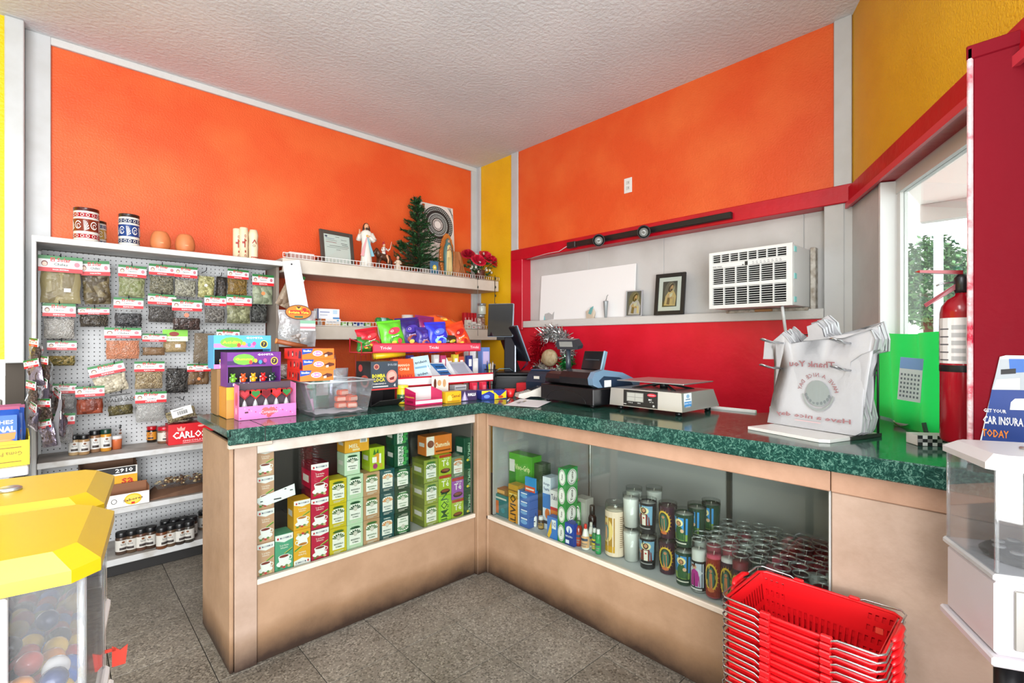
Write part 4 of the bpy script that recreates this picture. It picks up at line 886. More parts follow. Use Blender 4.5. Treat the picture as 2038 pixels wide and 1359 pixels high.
# bouquet of artificial roses
bq = thing('rose_bouquet', 'bouquet of red artificial roses with dark leaves in the shelf corner', 'flowers', on_shelf(955, 3.72), 0)
MB().lathe([(.04, 0), (.045, .02), (.05, .08), (.055, .1), (.05, .1), (.04, .02), (0, .02)], 14).build('pot', mat('#5A2C20', .6), bq)
k = MB(); heads = [(-.13, .02, .25, .062), (-.06, -.055, .19, .068), (.04, -.05, .235, .072), (.105, .02, .25, .062), (.115, -.05, .205, .066)]
for x, y, z, r in heads: k.tube([(0, 0, .06), (x*.4, y*.4, z*.5), (x, y, z-.03)], .0035, 5)
k.build('stems', mat('#2F4A2A', .6), bq)
for hi, (x, y, z, r) in enumerate(heads):
    k = MB()
    for L_, (n, rr_, hgt, tw) in enumerate(((3, .28, .95, 0), (4, .5, .85, .5), (5, .78, .66, .2), (6, 1.05, .42, .7))):
        for q in range(n):
            a0 = tw+2*PI*q/n
            def pf(u, v, a0=a0, n=n, rr_=rr_, hgt=hgt):
                an = a0+(u-.5)*2*PI/n*1.35; ra = r*rr_*(.25+.75*math.sin(v*PI*.5))*(1+.12*max(0, v-.7)*3); zz = r*(-.35+hgt*v*1.15-.35*max(0, v-.75)*rr_*2)*(1-.25*(2*u-1)**2*v)
                return (ra*math.cos(an), ra*math.sin(an), zz)
            k.grid(pf, 4, 4)
    o = k.build('rose', mat(['#B5122E', '#D8203E', '#D8203E', '#A80E26', '#C41630'][hi], .5), bq, (x, y, z)); o.rotation_euler = (rad(40)-y*3, x*4, 0)
k = MB(); rl = random.Random(4)
for i in range(64):
    an = rl.uniform(0, 2*PI); rr_ = rl.uniform(.03, .16); p0 = Vector((rr_*math.cos(an), rr_*math.sin(an)*.5-.01, rl.uniform(.07, .24)-rr_*.25)); d = Vector((math.cos(an), math.sin(an)*.5-.2, rl.uniform(-.4, .6))).normalized(); s_ = d.cross(Vector((0, .4, 1))).normalized()*rl.uniform(.011, .018); L_ = rl.uniform(.04, .06)
    k.add([p0, p0+d*L_*.5+s_, p0+d*L_, p0+d*L_*.5-s_, p0+d*L_*.5+Vector((0, 0, -.005))], [(0, 1, 4), (1, 2, 4), (2, 3, 4), (3, 0, 4)], rl.randrange(2))
lf = k.build('leaves', [mat('#1E4424', .45), mat('#3A6A42', .45)], bq)
k = MB()
for i in range(22):
    p0 = Vector((rl.uniform(-.12, .17), rl.uniform(-.08, .03), rl.uniform(.06, .27)))
    for q in range(5): an = q*2*PI/5; k.add([p0, p0+Vector((.011*math.cos(an-.5), -.004, .011*math.sin(an-.5))), p0+Vector((.015*math.cos(an), -.006, .015*math.sin(an))), p0+Vector((.011*math.cos(an+.5), -.004, .011*math.sin(an+.5)))], [(0, 1, 2, 3)])
k.build('white_blossoms', mat('#E6E2D0', .6), bq)
# cable of fairy lights hanging down at the shelf end
for nm, us, lab in (('light_string', (985, 985, 984, 986), 'dark string of fairy lights dangling at the outer end of the wall shelves'), ('string', (950, 951, 949, 951), 'thin grey cord hanging in front of the corner batten')):
    pts = [at_y(u, v, 3.6) for u, v in zip(us, (548, 580, 620, 668))]; t = thing(nm, lab, 'cord', pts[0]); k = MB(); k.tube([p_-pts[0] for p_ in pts], .003 if nm[0] == 'l' else .0018, 5); k.build('cable', mat('#1B211B' if nm[0] == 'l' else '#8A8A86', .5), t)
    k = MB()
    for q in range(7 if nm[0] == 'l' else 2):
        pq = pts[0].lerp(pts[3], (q+.5)/7)-pts[0]; k.lathe([(.003, 0), (.007, .008), (.005, .02), (0, .026)], 6, pq.x+.006, pq.y); k.v[-24:] = [v_+Vector((0, 0, pq.z)) for v_ in k.v[-24:]]
    k.build('bulbs' if nm[0] == 'l' else 'clips', mat('#24301F', .3), t)
# ================================================================ goods on the lower wall shelf
LO = 1.4365
def lo(u, y): q = at_y(u, 640, y); return Vector((q.x, y, LO))
def simple_print(w, h, bg, shapes):
    p = Print(w, h); p.rect(0, 0, 1, 1, bg)
    for s in shapes:
        if s[0] == 'r': p.rect(*s[1:])
        elif s[0] == 'e': p.ell(*s[1:])
        elif s[0] == 't': p.text(*s[1:])
        elif s[0] == 'p': p.poly(*s[1:])
        elif s[0] == 'o': p.ring(*s[1:])
    return p
SP = simple_print
carton('medicine_box', .15, .07, .055, '#E6E4E2', lo(655, 3.70), 0, 'white medicine box with an orange end, lower of the pair on the lower wall shelf', group='boxes on the lower wall shelf', pr=SP(.15, .055, '#ECE8E4', [('r', 0, 0, .22, 1, '#B5662C'), ('r', .22, 0, 1, .3, '#E8C9A0'), ('r', .3, .55, .8, .65, '#8A98B8'), ('e', .85, .75, .06, .15, '#5FA0CC')]))
o = carton('medicine_box', .17, .07, .075, '#EDEDEF', lo(650, 3.71)+Vector((0, 0, .0555)), 0, 'white and blue medicine box lying on the orange-ended one', group='boxes on the lower wall shelf', pr=SP(.17, .075, '#E9ECF2', [('r', 0, 0, .06, 1, '#33406E'), ('r', .12, .62, .55, .72, '#8E9CC0'), ('r', .7, 0, 1, .16, '#3F86C2'), ('r', .7, .5, .9, .9, '#BCD6EA'), ('r', .12, .35, .45, .4, '#9AA0B0')]))
for i, (u, c) in enumerate(((684, '#9BCB7A'), (694, '#B8D89A'), (704, '#2A3C7A'), (716, '#3A5A9E'), (730, '#8CBA66'))): carton('small_packet', .05, .05, .032, c, lo(u, 3.69), 0, ['pale green packet lying behind the rail, next to the white medicine boxes', 'lighter green packet second behind the rail of the lower shelf', 'navy packet between green and blue ones behind the rail', 'mid blue packet behind the lower rail', 'green packet behind the rail under the shiny green tube'][i], 'packet', 'packets behind the lower rail', pr=SP(.05, .032, c, [('r', .2, .3, .8, .6, '#E9EDE6')]))
o = MB().lathe([(.02, 0), (.026, .01), (.026, .11), (.016, .13), (.016, .15)], 12).build('green_tube', mat('#2F8A4A', .2), None, lo(748, 3.75)+Vector((0, 0, .058))); o.rotation_euler = (0, PI/2, 0); tag(o, 'shiny green bottle lying on its side on the lower wall shelf', 'bottle')
MB().lathe([(.0265, .04), (.0265, .085)], 12).build('label_band', mat('#9FD6D0', .3), o)
mg = MB().lathe([(.036, 0), (.04, .004), (.043, .05), (.044, .1), (.041, .1), (.039, .05), (.034, .01), (0, .01)], 20).build('coffee_mug', mat('#E9E6E0', .25), None, lo(811, 3.80)+Vector((0, 0, .002))); tag(mg, 'white coffee mug with dark specks on the lower wall shelf', 'cup')
p = Print(.14, .08)
for q in range(9): p.ell(.1+q*.1, .3+.4*((q*37) % 10)/10, .016, .03, '#2E2A26', 6)
p.build('painted_specks', mg, wrap(.0438, .14, .015)); mg.scale = (1.15, 1.15, 1.15)
MB().tube([(.04, 0, .03), (.062, 0, .035), (.064, 0, .07), (.042, 0, .08)], .005, 8).build('handle', mat('#E9E6E0', .25), mg).rotation_euler[2] = -.6
for i in range(4): carton('toothpaste_box', .028, .04, .16, '#B5121E', lo(924+i*6.5, 3.76), 0, 'red toothpaste box standing on end, %s of the four from the batten side' % ORD[3-i], 'box', 'red boxes standing on the lower wall shelf', pr=SP(.028, .16, '#BE1420', [('t', 'Colgate', .5, .55, .1, '#F2EDEA', 1.9, .02, PI/2), ('r', .2, .06, .8, .1, '#E6E0DC')]))
jb = MB().lathe([(.038, 0), (.042, .006), (.042, .1), (.034, .118)], 16).build('candy_jar', mat('#7A4A3E', .25, var='#D9CDBB', vscale=40), None, lo(957, 3.72)); tag(jb, 'jar of brown and white sweets with pale lid at the end of the wall shelf', 'jar'); MB().lathe([(.036, .118), (.04, .122), (.04, .142), (.037, .145)], 16).build('lid', mat('#9A9C9C', .3, .4), jb)
jb2 = MB().lathe([(.036, 0), (.04, .006), (.04, .07), (.036, .085)], 16).build('glass_jar', mat('#C8CFC4', .15), None, lo(959, 3.71)+Vector((0, 0, .1465))); tag(jb2, 'white jar with grey lid standing on the sweet jar', 'jar'); MB().lathe([(.036, .085), (.041, .088), (.041, .106), (.038, .108)], 16).build('lid', mat('#8E949A', .3, .5), jb2)
for i, (u, c, h) in enumerate(((941, '#DAD7D2', .07), (950, '#E6E2DC', .055), (931, '#D8D2C4', .085))): carton('small_carton', .05, .04, h, c, lo(u, 3.66), 0, ['white carton in front of the sweet jar', 'low white carton at the rail beside the sweet jar', 'cream carton in front of the red toothpaste boxes'][i], 'box', pr=SP(.05, h, c, [('r', .15, .5, .85, .7, '#A8A29A'), ('r', .2, .2, .7, .3, '#C43A3A')]))
# ================================================================ tea boxes in the near counter
def pz(zx, zy): return 490+zx/4.246, 840+zy/4.246
def tea_print(style, w, h, bg, acc='#2E6B35'):
    p = Print(w, h); p.rect(0, 0, 1, 1, bg)
    if style == 'cup':
        p.poly([(0, 1), (1, 1), (1, .84), (.8, .82), (.5, .78), (.2, .83), (0, .86)], '#EEEAE6'); p.rect(.1, .87, .2, .93, '#C4202C'); p.text('McCORMICK', .6, .905, .055, '#1E2C58', .66, .02)
        p.text('Té de Hierbas', .5, .7, .05, '#F0E8DC', .5); p.text('Infusión', .5, .635, .05, '#F0E8DC', .4)
        p.poly([(.5, .48), (.95, .6), (.97, .54), (.52, .43)], acc); p.poly([(.5, .48), (.95, .6), (.96, .58), (.5, .46)], '#C9C15A')
        p.ell(.48, .2, .42, .09, '#F2EFEA', 18); p.poly([(.16, .4), (.8, .4), (.74, .26), (.6, .19), (.36, .19), (.22, .26)], '#F4F1EC'); p.ring(.84, .33, .1, .06, '#F4F1EC', .35, 12)
        p.ell(.48, .4, .32, .05, '#F4F1EC', 18); p.ell(.48, .4, .27, .038, '#7A2A1E' if bg != '#E3A51E' else '#B5702A', 16)
        for q in range(5): p.ell(.2+.14*q, .1+.03*(q % 2), .09, .035, [acc, '#8A6A4A', '#C43A3A', '#6A8A4A', '#D9C08A'][q], 7)
    elif style == 'herb':
        p.ell(.5, .86, .34, .05, acc, 12); p.text('THERBAL', .5, .9, .055, acc if bg not in ('#123F2A', '#124A4C') else '#E8E6D8', .5, .02)
        p.rect(.14, .2, .86, .74, '#EDEADF'); p.ell(.5, .74, .36, .08, '#EDEADF', 14)
        for q in range(7): an = PI*(.1+.8*q/6); p.poly([(.5, .58), (.5+.34*math.cos(an-.16), .6+.16*math.sin(an-.16)), (.5+.42*math.cos(an), .6+.2*math.sin(an)), (.5+.34*math.cos(an+.16), .6+.16*math.sin(an+.16))], acc if bg != '#124A4C' else '#D9832A')
        p.ell(.5, .62, .13, .1, '#DDD6C6', 14); p.ring(.5, .62, .09, .07, '#A8A296', .25, 12)
        p.text('MANZANILLA' if acc != '#2E7A3A' else 'NARANJO', .5, .4, .06, acc, .56, .02); p.text('TE HERBAL', .5, .29, .055, acc, .4, .02); p.rect(.2, .12, .8, .14, '#D8D4C4'); p.rect(.2, .07, .6, .09, '#D8D4C4')
    elif style == 'te':
        p.rect(0, .86, 1, 1, '#B03A22'); p.text('Té', .5, .58, .3, '#F4F1E4', .6, .01); p.ell(.5, .2, .4, .12, '#3A2A1E', 16); p.ell(.5, .23, .32, .07, '#8A4A2A', 14); p.text('Verde', .6, .8, .08, '#F4F1E4', .5)
    elif style == 'side':
        p.rect(.2, .1, .8, .9, acc); p.text('LIMON', .42, .5, .3, '#1E5A2A', None, .01, PI/2); p.text('Té Verde', .68, .5, .14, '#1E5A2A', None, .01, PI/2)
    elif style == 'dark':
        p.text('JAZMIN', .5, .45, .2, '#9CC0A0', None, .01, PI/2); p.poly([(.8, .85), (.9, .9), (.88, .8)], '#E6E1B0'); p.ell(.3, .15, .12, .05, '#D9C43A', 8)
    elif style == 'mint':
        p.rect(.22, .06, .62, .94, '#E4E4DA'); p.text('THERBAL', .42, .5, .2, '#1E5A3A', None, .01, PI/2)
        for q in range(5): p.ell(.7+.12*(q % 2), .15+.17*q, .16, .09, '#3E9A4A', 9)
    elif style == 'fruit':
        p.poly([(.2, .7), (.3, .95), (.4, .75), (.55, .95), (.6, .7)], '#2E6B2A'); p.ell(.5, .55, .22, .2, '#D9962A', 14); p.rect(.15, .35, .45, .6, '#EFEBDD'); p.rect(.62, .3, .76, .72, '#EFEBDD'); p.ell(.35, .2, .16, .12, '#A03A6A', 12); p.ell(.75, .2, .1, .1, '#C8A23A', 10)
    elif style == 'orange':
        p.rect(0, .75, 1, 1, '#D8891E'); p.rect(.62, .55, .92, .9, '#F0ECE0'); [p.rect(.66+.03*q, .58, .675+.03*q, .86, '#33405A') for q in range(7)]; p.text('MIEL', .35, .4, .25, '#F8EDC8', .4); p.rect(.3, .1, .6, .22, '#F0D9A0')
    elif style == 'cham':
        p.rect(0, 0, .3, 1, '#E4DECF'); p.ell(.16, .6, .13, .2, '#7A3A1E', 12); p.text('Chamomile', .62, .5, .28, '#F2E4B8', .6, .02); p.rect(.35, .12, .95, .2, '#7A3A10')
    return p
TEA = []
def column(zx0, zx1, tops, zb, style, bg, acc, desc, grp, side=None, dy=0.0, lean=0, depth=.085, flip=(), z0=.334):
    """a stack of boxes: tops are picture heights from the lowest box upward"""
    um, _ = pz((zx0+zx1)/2, 0); y = 2.213+dy
    x0 = at_y(pz(zx0, 0)[0], 900, y).x; x1 = at_y(pz(zx1, 0)[0], 900, y).x; w = (x1-x0)*.985; z = z0
    N = len(tops); res = []
    for i, zt_ in enumerate(tops):
        zz = at_y(um, pz(0, zt_)[1], y).z; h = max(.03, zz-z-.0006); nm = ['lowest', 'topmost'][i > 0] if N == 2 else ('only' if N == 1 else ('lowest' if i == 0 else 'topmost' if i == N-1 else ['second from the bottom', 'third from the bottom'][i-1]))
        lab = desc % nm if '%s' in desc else desc
        o = MB().cbox(-w/2, w/2, -depth/2, depth/2, 0, h, .0012).build('tea_box', mat(side or bg, .45), None, ((x0+x1)/2+R.uniform(-.0008, .0008), y+depth/2+R.uniform(0, .003), z), R.uniform(-.015, .015)); tag(o, lab, 'box', grp if N > 1 else None)
        pr = tea_print(style, w*.98, h*.98, bg, acc)
        if i in flip: fm = lambda x, yy, l, w=w, h=h: (w*.49-x, -depth/2-l, h*.99-yy)
        else: fm = lambda x, yy, l, w=w, h=h: (x-w*.49, -depth/2-l, yy+h*.01)
        pr.build('printed_front', o, fm)
        q = Print(depth, h); q.rect(.06, .3, .94, .8, mat(bg, .45)); q.rect(.2, .45, .8, .65, '#E6E0D4'); q.build('printed_side', o, leftside(w, depth))
        z += h+.0006; res.append(o)
    return z
column(88, 238, (1020, 735, 455, 215), 1300, 'cup', '#C99A7A', '#4E8A3A', 'peach tea box picturing red tea, %s in the stack at the post', 'peach tea boxes')
column(242, 398, (945,), 1250, 'cup', '#4F9E79', '#2F7A4A', 'single green tea box with a white cup between the peach and yellow stacks', None)
column(402, 545, (905, 655), 1205, 'cup', '#E3A51E', '#5A8A2A', 'amber yellow tea box with a cup, %s of two', 'amber tea boxes', flip=(0,))
column(548, 700, (900, 640, 345), 1160, 'cup', '#B8123A', '#5A7A2A', 'crimson hibiscus tea box, %s in its stack', 'crimson tea boxes', side='#5E1024', depth=.12)
column(705, 850, (890, 690, 480), 1110, 'herb', '#C9B41A', '#3A5E1E', 'mustard yellow herb tea box, %s in its stack', 'mustard tea boxes')
z6 = column(853, 990, (860, 650, 445), 1080, 'herb', '#B9D3AE', '#1E4A2A', 'pale mint green herb tea box, %s in its full stack', 'pale mint tea boxes')
z6b = column(833, 965, (260,), 445, 'herb', '#BFD6B6', '#1E4A2A', 'pale mint herb tea box standing on top of the mint stack', None, z0=z6, dy=.012)
column(832, 1040, (115,), 260, 'orange', '#E6A42E', '#D8891E', 'orange box lying on the pale mint box under the counter top', None, z0=z6b, dy=.02)
z7 = column(993, 1130, (820, 620, 425), 1030, 'herb', '#B98F68', '#3A6A2E', 'tan herb tea box with green leaves, %s in its stack', 'tan tea boxes')
column(1045, 1172, (210,), 420, 'fruit', '#A6BE1E', '#2E6B2A', 'lime box with pineapple picture on top of the tan stack', None, z0=z7, dy=.014)
column(1133, 1254, (790, 590, 395), 995, 'herb', '#124A4C', '#1E5A5C', 'dark teal tea box with orange blossom picture, %s in its stack', 'teal tea boxes')
z9 = column(1258, 1388, (760, 570, 380), 950, 'herb', '#123F2A', '#2E7A3A', 'dark green herb tea box, %s of the three upright ones', 'dark green tea boxes', flip=(0,))
column(1252, 1372, (190, 55), 380, 'mint', '#0F4A2E', '#2E7A3A', 'dark green box turned on its side above the dark green stack, %s', 'sideways green boxes', z0=z9, dy=.012)
column(1400, 1460, (690, 520, 380), 880, 'herb', '#9A8A22', '#4A5A1E', 'ochre box standing back from the olive stack, %s', 'ochre tea boxes', dy=.12)
z10 = column(1505, 1625, (690, 510, 315), 880, 'herb', '#8E9A3A', '#3A6A2A', 'olive herb tea box beside the gap, %s in its stack', 'olive tea boxes', side='#6E7A2C', depth=.12)
column(1628, 1735, (620,), 850, 'side', '#8CC21E', '#A6D03A', 'lime green lemon tea box turned on its side under the two lime boxes', None)
zb = TEA; zl = at_y(pz(1680, 0)[0], pz(0, 620)[1], 2.213).z
z11 = column(1628, 1735, (445, 270), 620, 'te', '#A3B92A', '#5A8A1E', 'lime tea box with a coffee-dark cup, %s of two', 'lime tea boxes', z0=zl+.001)
column(1738, 1840, (650,), 825, 'te', '#A3B92A', '#5A8A1E', 'lime tea box under the purple box', None)
zl = at_y(pz(1789, 0)[0], pz(0, 650)[1], 2.213).z+.001
zl = column(1738, 1840, (465,), 650, 'te', '#A05AA8', '#6A2A7A', 'purple tea box between a lime box and a grey-green one', None, z0=zl)
column(1738, 1840, (290,), 465, 'herb', '#6E7E5A', '#C8782A', 'grey-green tea box with orange flower picture on the purple box', None, z0=zl)
column(1843, 1940, (570, 350, 130), 790, 'dark', '#0F4A30', '#1E6A40', 'dark green box with vertical lettering beside the corner post, %s', 'vertical dark green boxes')
column(1520, 1740, (110,), 280, 'cham', '#D9782A', '#7A3A10', 'orange box lying across the tops of the olive and lime stacks', None, z0=z11+.001, dy=.02)
# leaning price card and small wire rack inside the case
a = at_y(535, 1000, 2.206); 
o = MB().hull([(at_y(u, v, 2.207+d)-a) for u, v in ((511, 993), (586, 962), (588, 984), (531, 1006), (511, 1001)) for d in (0, .0015)]).build('price_card', mat('#F2F2F0', .4), None, a); tag(o, 'white paper card leaning across the peach tea boxes behind the glass', 'card')
k = MB()
for i, (u, v, w_, h_) in enumerate(((518, 1000, .01, .004), (545, 995, .03, .005), (566, 974, .008, .004), (577, 976, .012, .004))): q = at_y(u, v, 2.2062)-a; k.box(q.x, q.x+w_, q.y-.0006, q.y, q.z, q.z+h_)
k.build('printed_marks', mat('#33333A', .5), o)
wr_ = thing('wire_rack', 'small grey wire rack on the case floor behind the amber boxes', 'rack', (at_y(604, 1000, 2.36).x, 2.36, .334)); k = MB()
for i in range(6): k.tube([(-.08+.032*i, -.06, 0), (-.08+.032*i, -.06, .2), (-.08+.032*i, .06, .2)], .0018, 5)
for zz in (.02, .1, .2): k.tube([(-.085, -.06, zz), (.085, -.06, zz)], .002, 5)
k.build('wires', mat('#5A5A58', .4, .8), wr_)
# ================================================================ remedies and candles in the far counter
def px(zx, zy): return 970+zx/4.53, 850+zy/4.53
SZ = .3225
green = None
def rbox(name, zx0, zx1, zy0, zy1, xf, col, d, label, prn=None, z0=None, cat='box', group=None, rz=0, side=None):
    um = px((zx0+zx1)/2, 0)[0]; x0 = at_x(px(zx0, 0)[0], 900, xf).y; x1 = at_x(px(zx1, 0)[0], 900, xf).y; w = abs(x0-x1)
    top = at_x(um, px(0, zy0)[1], xf).z; zb_ = SZ if z0 is None else z0; h = max(.02, top-zb_)
    global green
    o = carton(name, w, d, h, col, (xf+d/2, (x0+x1)/2, zb_), -PI/2+rz, label, cat, group, pr=prn(w, h) if prn else None, sidecol=side)
    if prn is green: green(d, h).build('printed_side', o, rightside(w, d))
    return zb_+h+.0006
X1 = 1.845
z_ = rbox('remedy_box', 60, 185, 612, 790, X1+.02, '#1E6A70', .06, 'teal remedy box in the corner of the candle case, lower of two', lambda w, h: SP(w, h, '#1E6E74', [('r', .1, .1, .35, .7, '#C8642A'), ('e', .65, .3, .14, .12, '#2A8A96'), ('r', .15, .8, .9, .88, '#D0CFC0')]))
rbox('remedy_box', 75, 190, 560, 612, X1+.03, '#B8692A', .06, 'flat orange and brown remedy box lying on the teal one', lambda w, h: SP(w, h, '#8A5A34', [('r', .1, .2, .7, .8, '#E0A05A')]), z0=z_)
z_ = rbox('remedy_box', 192, 272, 640, 840, X1+.005, '#D08A1E', .06, 'amber remedy box with black vertical lettering, lower of its pair', lambda w, h: SP(w, h, '#D8921E', [('t', 'ALIVIO', .5, .45, .35, '#2A1A0A', None, .02, PI/2)]))
z_ = rbox('remedy_box', 190, 275, 520, 640, X1+.01, '#B8841E', .06, 'amber and brown remedy box on top of the lettered amber one', lambda w, h: SP(w, h, '#C08A22', [('r', 0, .5, 1, .6, '#7A4A14'), ('r', .1, .2, .9, .3, '#F0D080')]), z0=z_)
rbox('remedy_box', 198, 400, 250, 525, X1+.1, '#4E9A2A', .08, 'tall green and blue pain relief box towering at the back corner', lambda w, h: SP(w, h, '#4FA02A', [('r', 0, 0, .3, .8, '#2E7A1E'), ('r', .3, 0, 1, .5, '#2A6E9A'), ('e', .62, .28, .22, .16, '#B8743A'), ('t', 'Vivo-Grip', .6, .78, .12, '#EDE8B0', .66, .01), ('r', .02, .7, .26, .9, '#D8D4CE')]))
rbox('remedy_box', 405, 495, 330, 640, X1+.12, '#3A4A2E', .07, 'dark olive remedy box behind the blue stack', lambda w, h: SP(w, h, '#3E4E30', [('r', .1, 0, .9, .2, '#B86A2A'), ('e', .5, .6, .2, .1, '#5A6A44')]))
z_ = SZ; tops = (805, 735, 660, 580)
for i, t_ in enumerate(tops): z_ = rbox('remedy_box', 276, 375, t_, 0, X1, '#2A5EA8', .07, 'blue and white capsule box, %s in the stack of four' % ['lowest', 'second from the bottom', 'third from the bottom', 'topmost'][i], lambda w, h: SP(w, h, '#2A62B0', [('r', .0, 0, .14, 1, '#DDE6EE'), ('e', .55, .5, .3, .22, '#6FA6DA'), ('r', .3, .75, .85, .88, '#E8EEF4')]), z0=z_, group='blue capsule boxes', side='#C8D2DA')
rbox('display_card', 340, 430, 455, 560, X1+.02, '#2F8AC8', .012, 'blue and orange card standing on the blue box stack', lambda w, h: SP(w, h, '#2F8AC8', [('r', 0, 0, 1, .38, '#D8502A'), ('r', .1, .12, .9, .24, '#F0D8C8')]), z0=z_+.0, cat='card')
def bottle(name, zx, zyb, r, hb, hn, col, capc, xf, label, labc='#E8E4DC', group=None, capr=.5, shape=0, rough=.3):
    u, v = px(zx, zyb); q = at_z(u, v, SZ); k = MB()
    if shape == 0: k.lathe([(r*.94, 0), (r, .004), (r, hb*.86), (r*.6, hb), (r*.45, hb)], 18)
    else: k.lathe([(r*.9, 0), (r, .005), (r*.96, hb*.55), (r*.62, hb*.85), (r*.4, hb)], 18)
    o = k.build(name, mat(col, rough), None, q, -PI/2+.2); tag(o, label, 'bottle', group)
    cr = r*capr; MB().lathe([(cr, hb-.001), (cr*1.02, hb+.004), (cr*.98, hb+hn-.003), (cr*.85, hb+hn)], 16).build('cap', mat(capc, .35), o)
    w = r*2.8; p = Print(w, hb*.55); p.rect(0, 0, 1, 1, labc, 8); p.rect(.15, .6, .85, .82, '#3A4A5E', 4); p.rect(.2, .3, .8, .4, '#8A8278', 4); p.rect(.2, .12, .7, .2, '#8A8278', 4); p.build('label_wrap', o, wrap(r*1.005, w, hb*.12)); return o
bottle('pill_bottle', 420, 890, .018, .058, .018, '#E6E4E2', '#1E3A7A', 0, 'white pill bottle with a navy cap in front of the blue boxes', '#E9E7E2', capr=.75)
bottle('pill_bottle', 484, 912, .0165, .048, .018, '#3A2E22', '#E6E4E0', 0, 'small dark bottle with a white cap and gold label', '#B08A3A', capr=.8)
z_ = rbox('remedy_box', 500, 570, 450, 790, X1+.07, '#C9D6E4', .07, 'tall white and blue cough remedy box with an orange picture', lambda w, h: SP(w, h, '#DDE4EC', [('r', 0, .72, 1, 1, '#E9EEF2'), ('t', 'Hongo', .5, .86, .07, '#1E3A6A', .8, .02), ('t', 'Fuerte', .5, .77, .07, '#1E3A6A', .7, .02), ('r', 0, .4, 1, .68, '#2E7AC0'), ('e', .6, .3, .3, .1, '#E0762A'), ('r', 0, .1, 1, .16, '#2A3A4A')]), side='#A8B0B8')
t = thing('open_carton', 'torn open yellow carton with its grey flap raised behind the cough boxes', 'box', (X1+.2, at_x(1110, 940, X1+.2).y, SZ), -PI/2)
k = MB(); k.cbox(-.06, .06, -.04, .04, 0, .2, .001); k.build('carton_body', mat('#C8921E', .5), t)
MB().hull([(-.06, -.04, .2), (.02, -.04, .2), (-.07, -.07, .26), (.0, -.08, .265), (-.06, -.038, .2), (.02, -.038, .2), (-.07, -.068, .261), (.0, -.078, .266)]).build('flap', mat('#8E8E86', .6), t)
MB().hull([(.06, -.04, .2), (.06, .04, .2), (.13, -.05, .235), (.13, .03, .25), (.06, -.04, .202), (.13, .03, .252)]).build('flap', mat('#D09A22', .5), t)
rbox('remedy_box', 570, 640, 575, 820, X1+.045, '#E2DFDA', .05, 'white and orange cough syrup box beside the green stack', lambda w, h: SP(w, h, '#D9782A', [('r', 0, .55, 1, 1, '#E8E6E4'), ('t', 'Tukol', .5, .85, .13, '#2A2A5A', .8, .02), ('r', 0, .55, 1, .62, '#C42A2E'), ('e', .5, .3, .3, .12, '#EBC07A'), ('e', .5, .3, .2, .06, '#B5501E')]))
def green(w, h): return SP(w, h, '#1E8A3E', [('e', .5, .5, .42, .44, '#F0EEE6', 18), ('o', .5, .5, .38, .4, '#222222', .08, 18), ('t', 'Tums', .5, .5, .2*min(1, w/h), '#1A1A1A', None, .02, PI/2)])
z_ = SZ
for i, t_ in enumerate((868, 705, 535, 372)):
    z_ = rbox('antacid_box', *((630, 700), (633, 703), (636, 706), (638, 708))[i], t_, 0, X1-.005, '#1E8A3E', .09, 'green box with a white oval emblem, %s in the tall green stack' % ['lowest', 'second from the bottom', 'third from the bottom', 'topmost'][i], green, z0=z_, group='green oval-emblem boxes', rz=.03*(i % 2))
zq = rbox('antacid_box', 712, 775, 690, 870, X1+.06, '#1E8A3E', .06, 'green oval-emblem box standing beside the stack, behind the blue balm box', green)
rbox('antacid_box', 785, 890, 640, 840, X1+.13, '#A9A79E', .06, 'grey-backed carton turned round behind the brown bottle', lambda w, h: SP(w, h, '#9E9C92', [('r', .1, .1, .45, .9, '#B2B0A8'), ('r', .55, .1, .9, .9, '#B2B0A8')]))
rbox('balm_box', 700, 778, 868, 1045, X1-.008, '#1E3E9A', .05, 'blue balm box with a white leaf emblem at the glass', lambda w, h: SP(w, h, '#1E44A4', [('r', 0, .0, 1, .5, '#1A3A8C'), ('e', .5, .72, .34, .16, '#EDEDF2'), ('p', [(.4, .55), (.5, .86), (.62, .6)], '#2A6AC0'), ('t', 'BALSAMO', .5, .42, .09, '#E6E8F4', .8, .02), ('r', .1, .1, .5, .25, '#E6E8F4')]))
rbox('powder_box', 540, 628, 812, 960, X1-.01, '#2A62B4', .04, 'small blue and yellow powder box lying at the glass', lambda w, h: SP(w, h, '#3A78C4', [('p', [(0, .1), (.45, .9), (.45, .3), (.2, 0)], '#E8B832'), ('r', .5, .5, .9, .9, '#E9EDF2'), ('t', 'P-CE', .7, .7, .2, '#1E3A7A', .3, .02)]))
bottle('syrup_bottle', 820, 1062, .0195, .1, .02, '#8E2E18', '#2E6A2A', 0, 'red-brown syrup bottle with a green shoulder beside the blue balm box', '#A83E20', capr=.6, rough=.15)
bottle('lotion_bottle', 885, 1096, .0205, .098, .022, '#E6E2D8', '#D0301E', 0, 'white lotion bottle with a red cap', '#D8A878', capr=.35, shape=1)
bottle('lotion_bottle', 935, 1075, .018, .098, .02, '#DDD8CE', '#C8C4BC', 0, 'white lotion bottle half hidden behind the red-capped one', '#C8A23A', capr=.38, shape=1)
bottle('dark_bottle', 945, 985, .022, .115, .045, '#2A1614', '#1A1818', 0, 'dark brown bottle with a tall ribbed black cap at the back', '#2E1C1A', capr=.62, rough=.15)
bottle('green_bottle', 1000, 1138, .0135, .092, .022, '#1E8A4A', '#E9E9E6', 0, 'slim green bottle with a white cap next to the big cream candle', '#2E9A56', capr=.6)
bottle('green_bottle', 968, 1108, .0135, .085, .02, '#2A7A42', '#DADAD6', 0, 'second slim green bottle, behind the white-capped one', '#D8C23A', capr=.6)
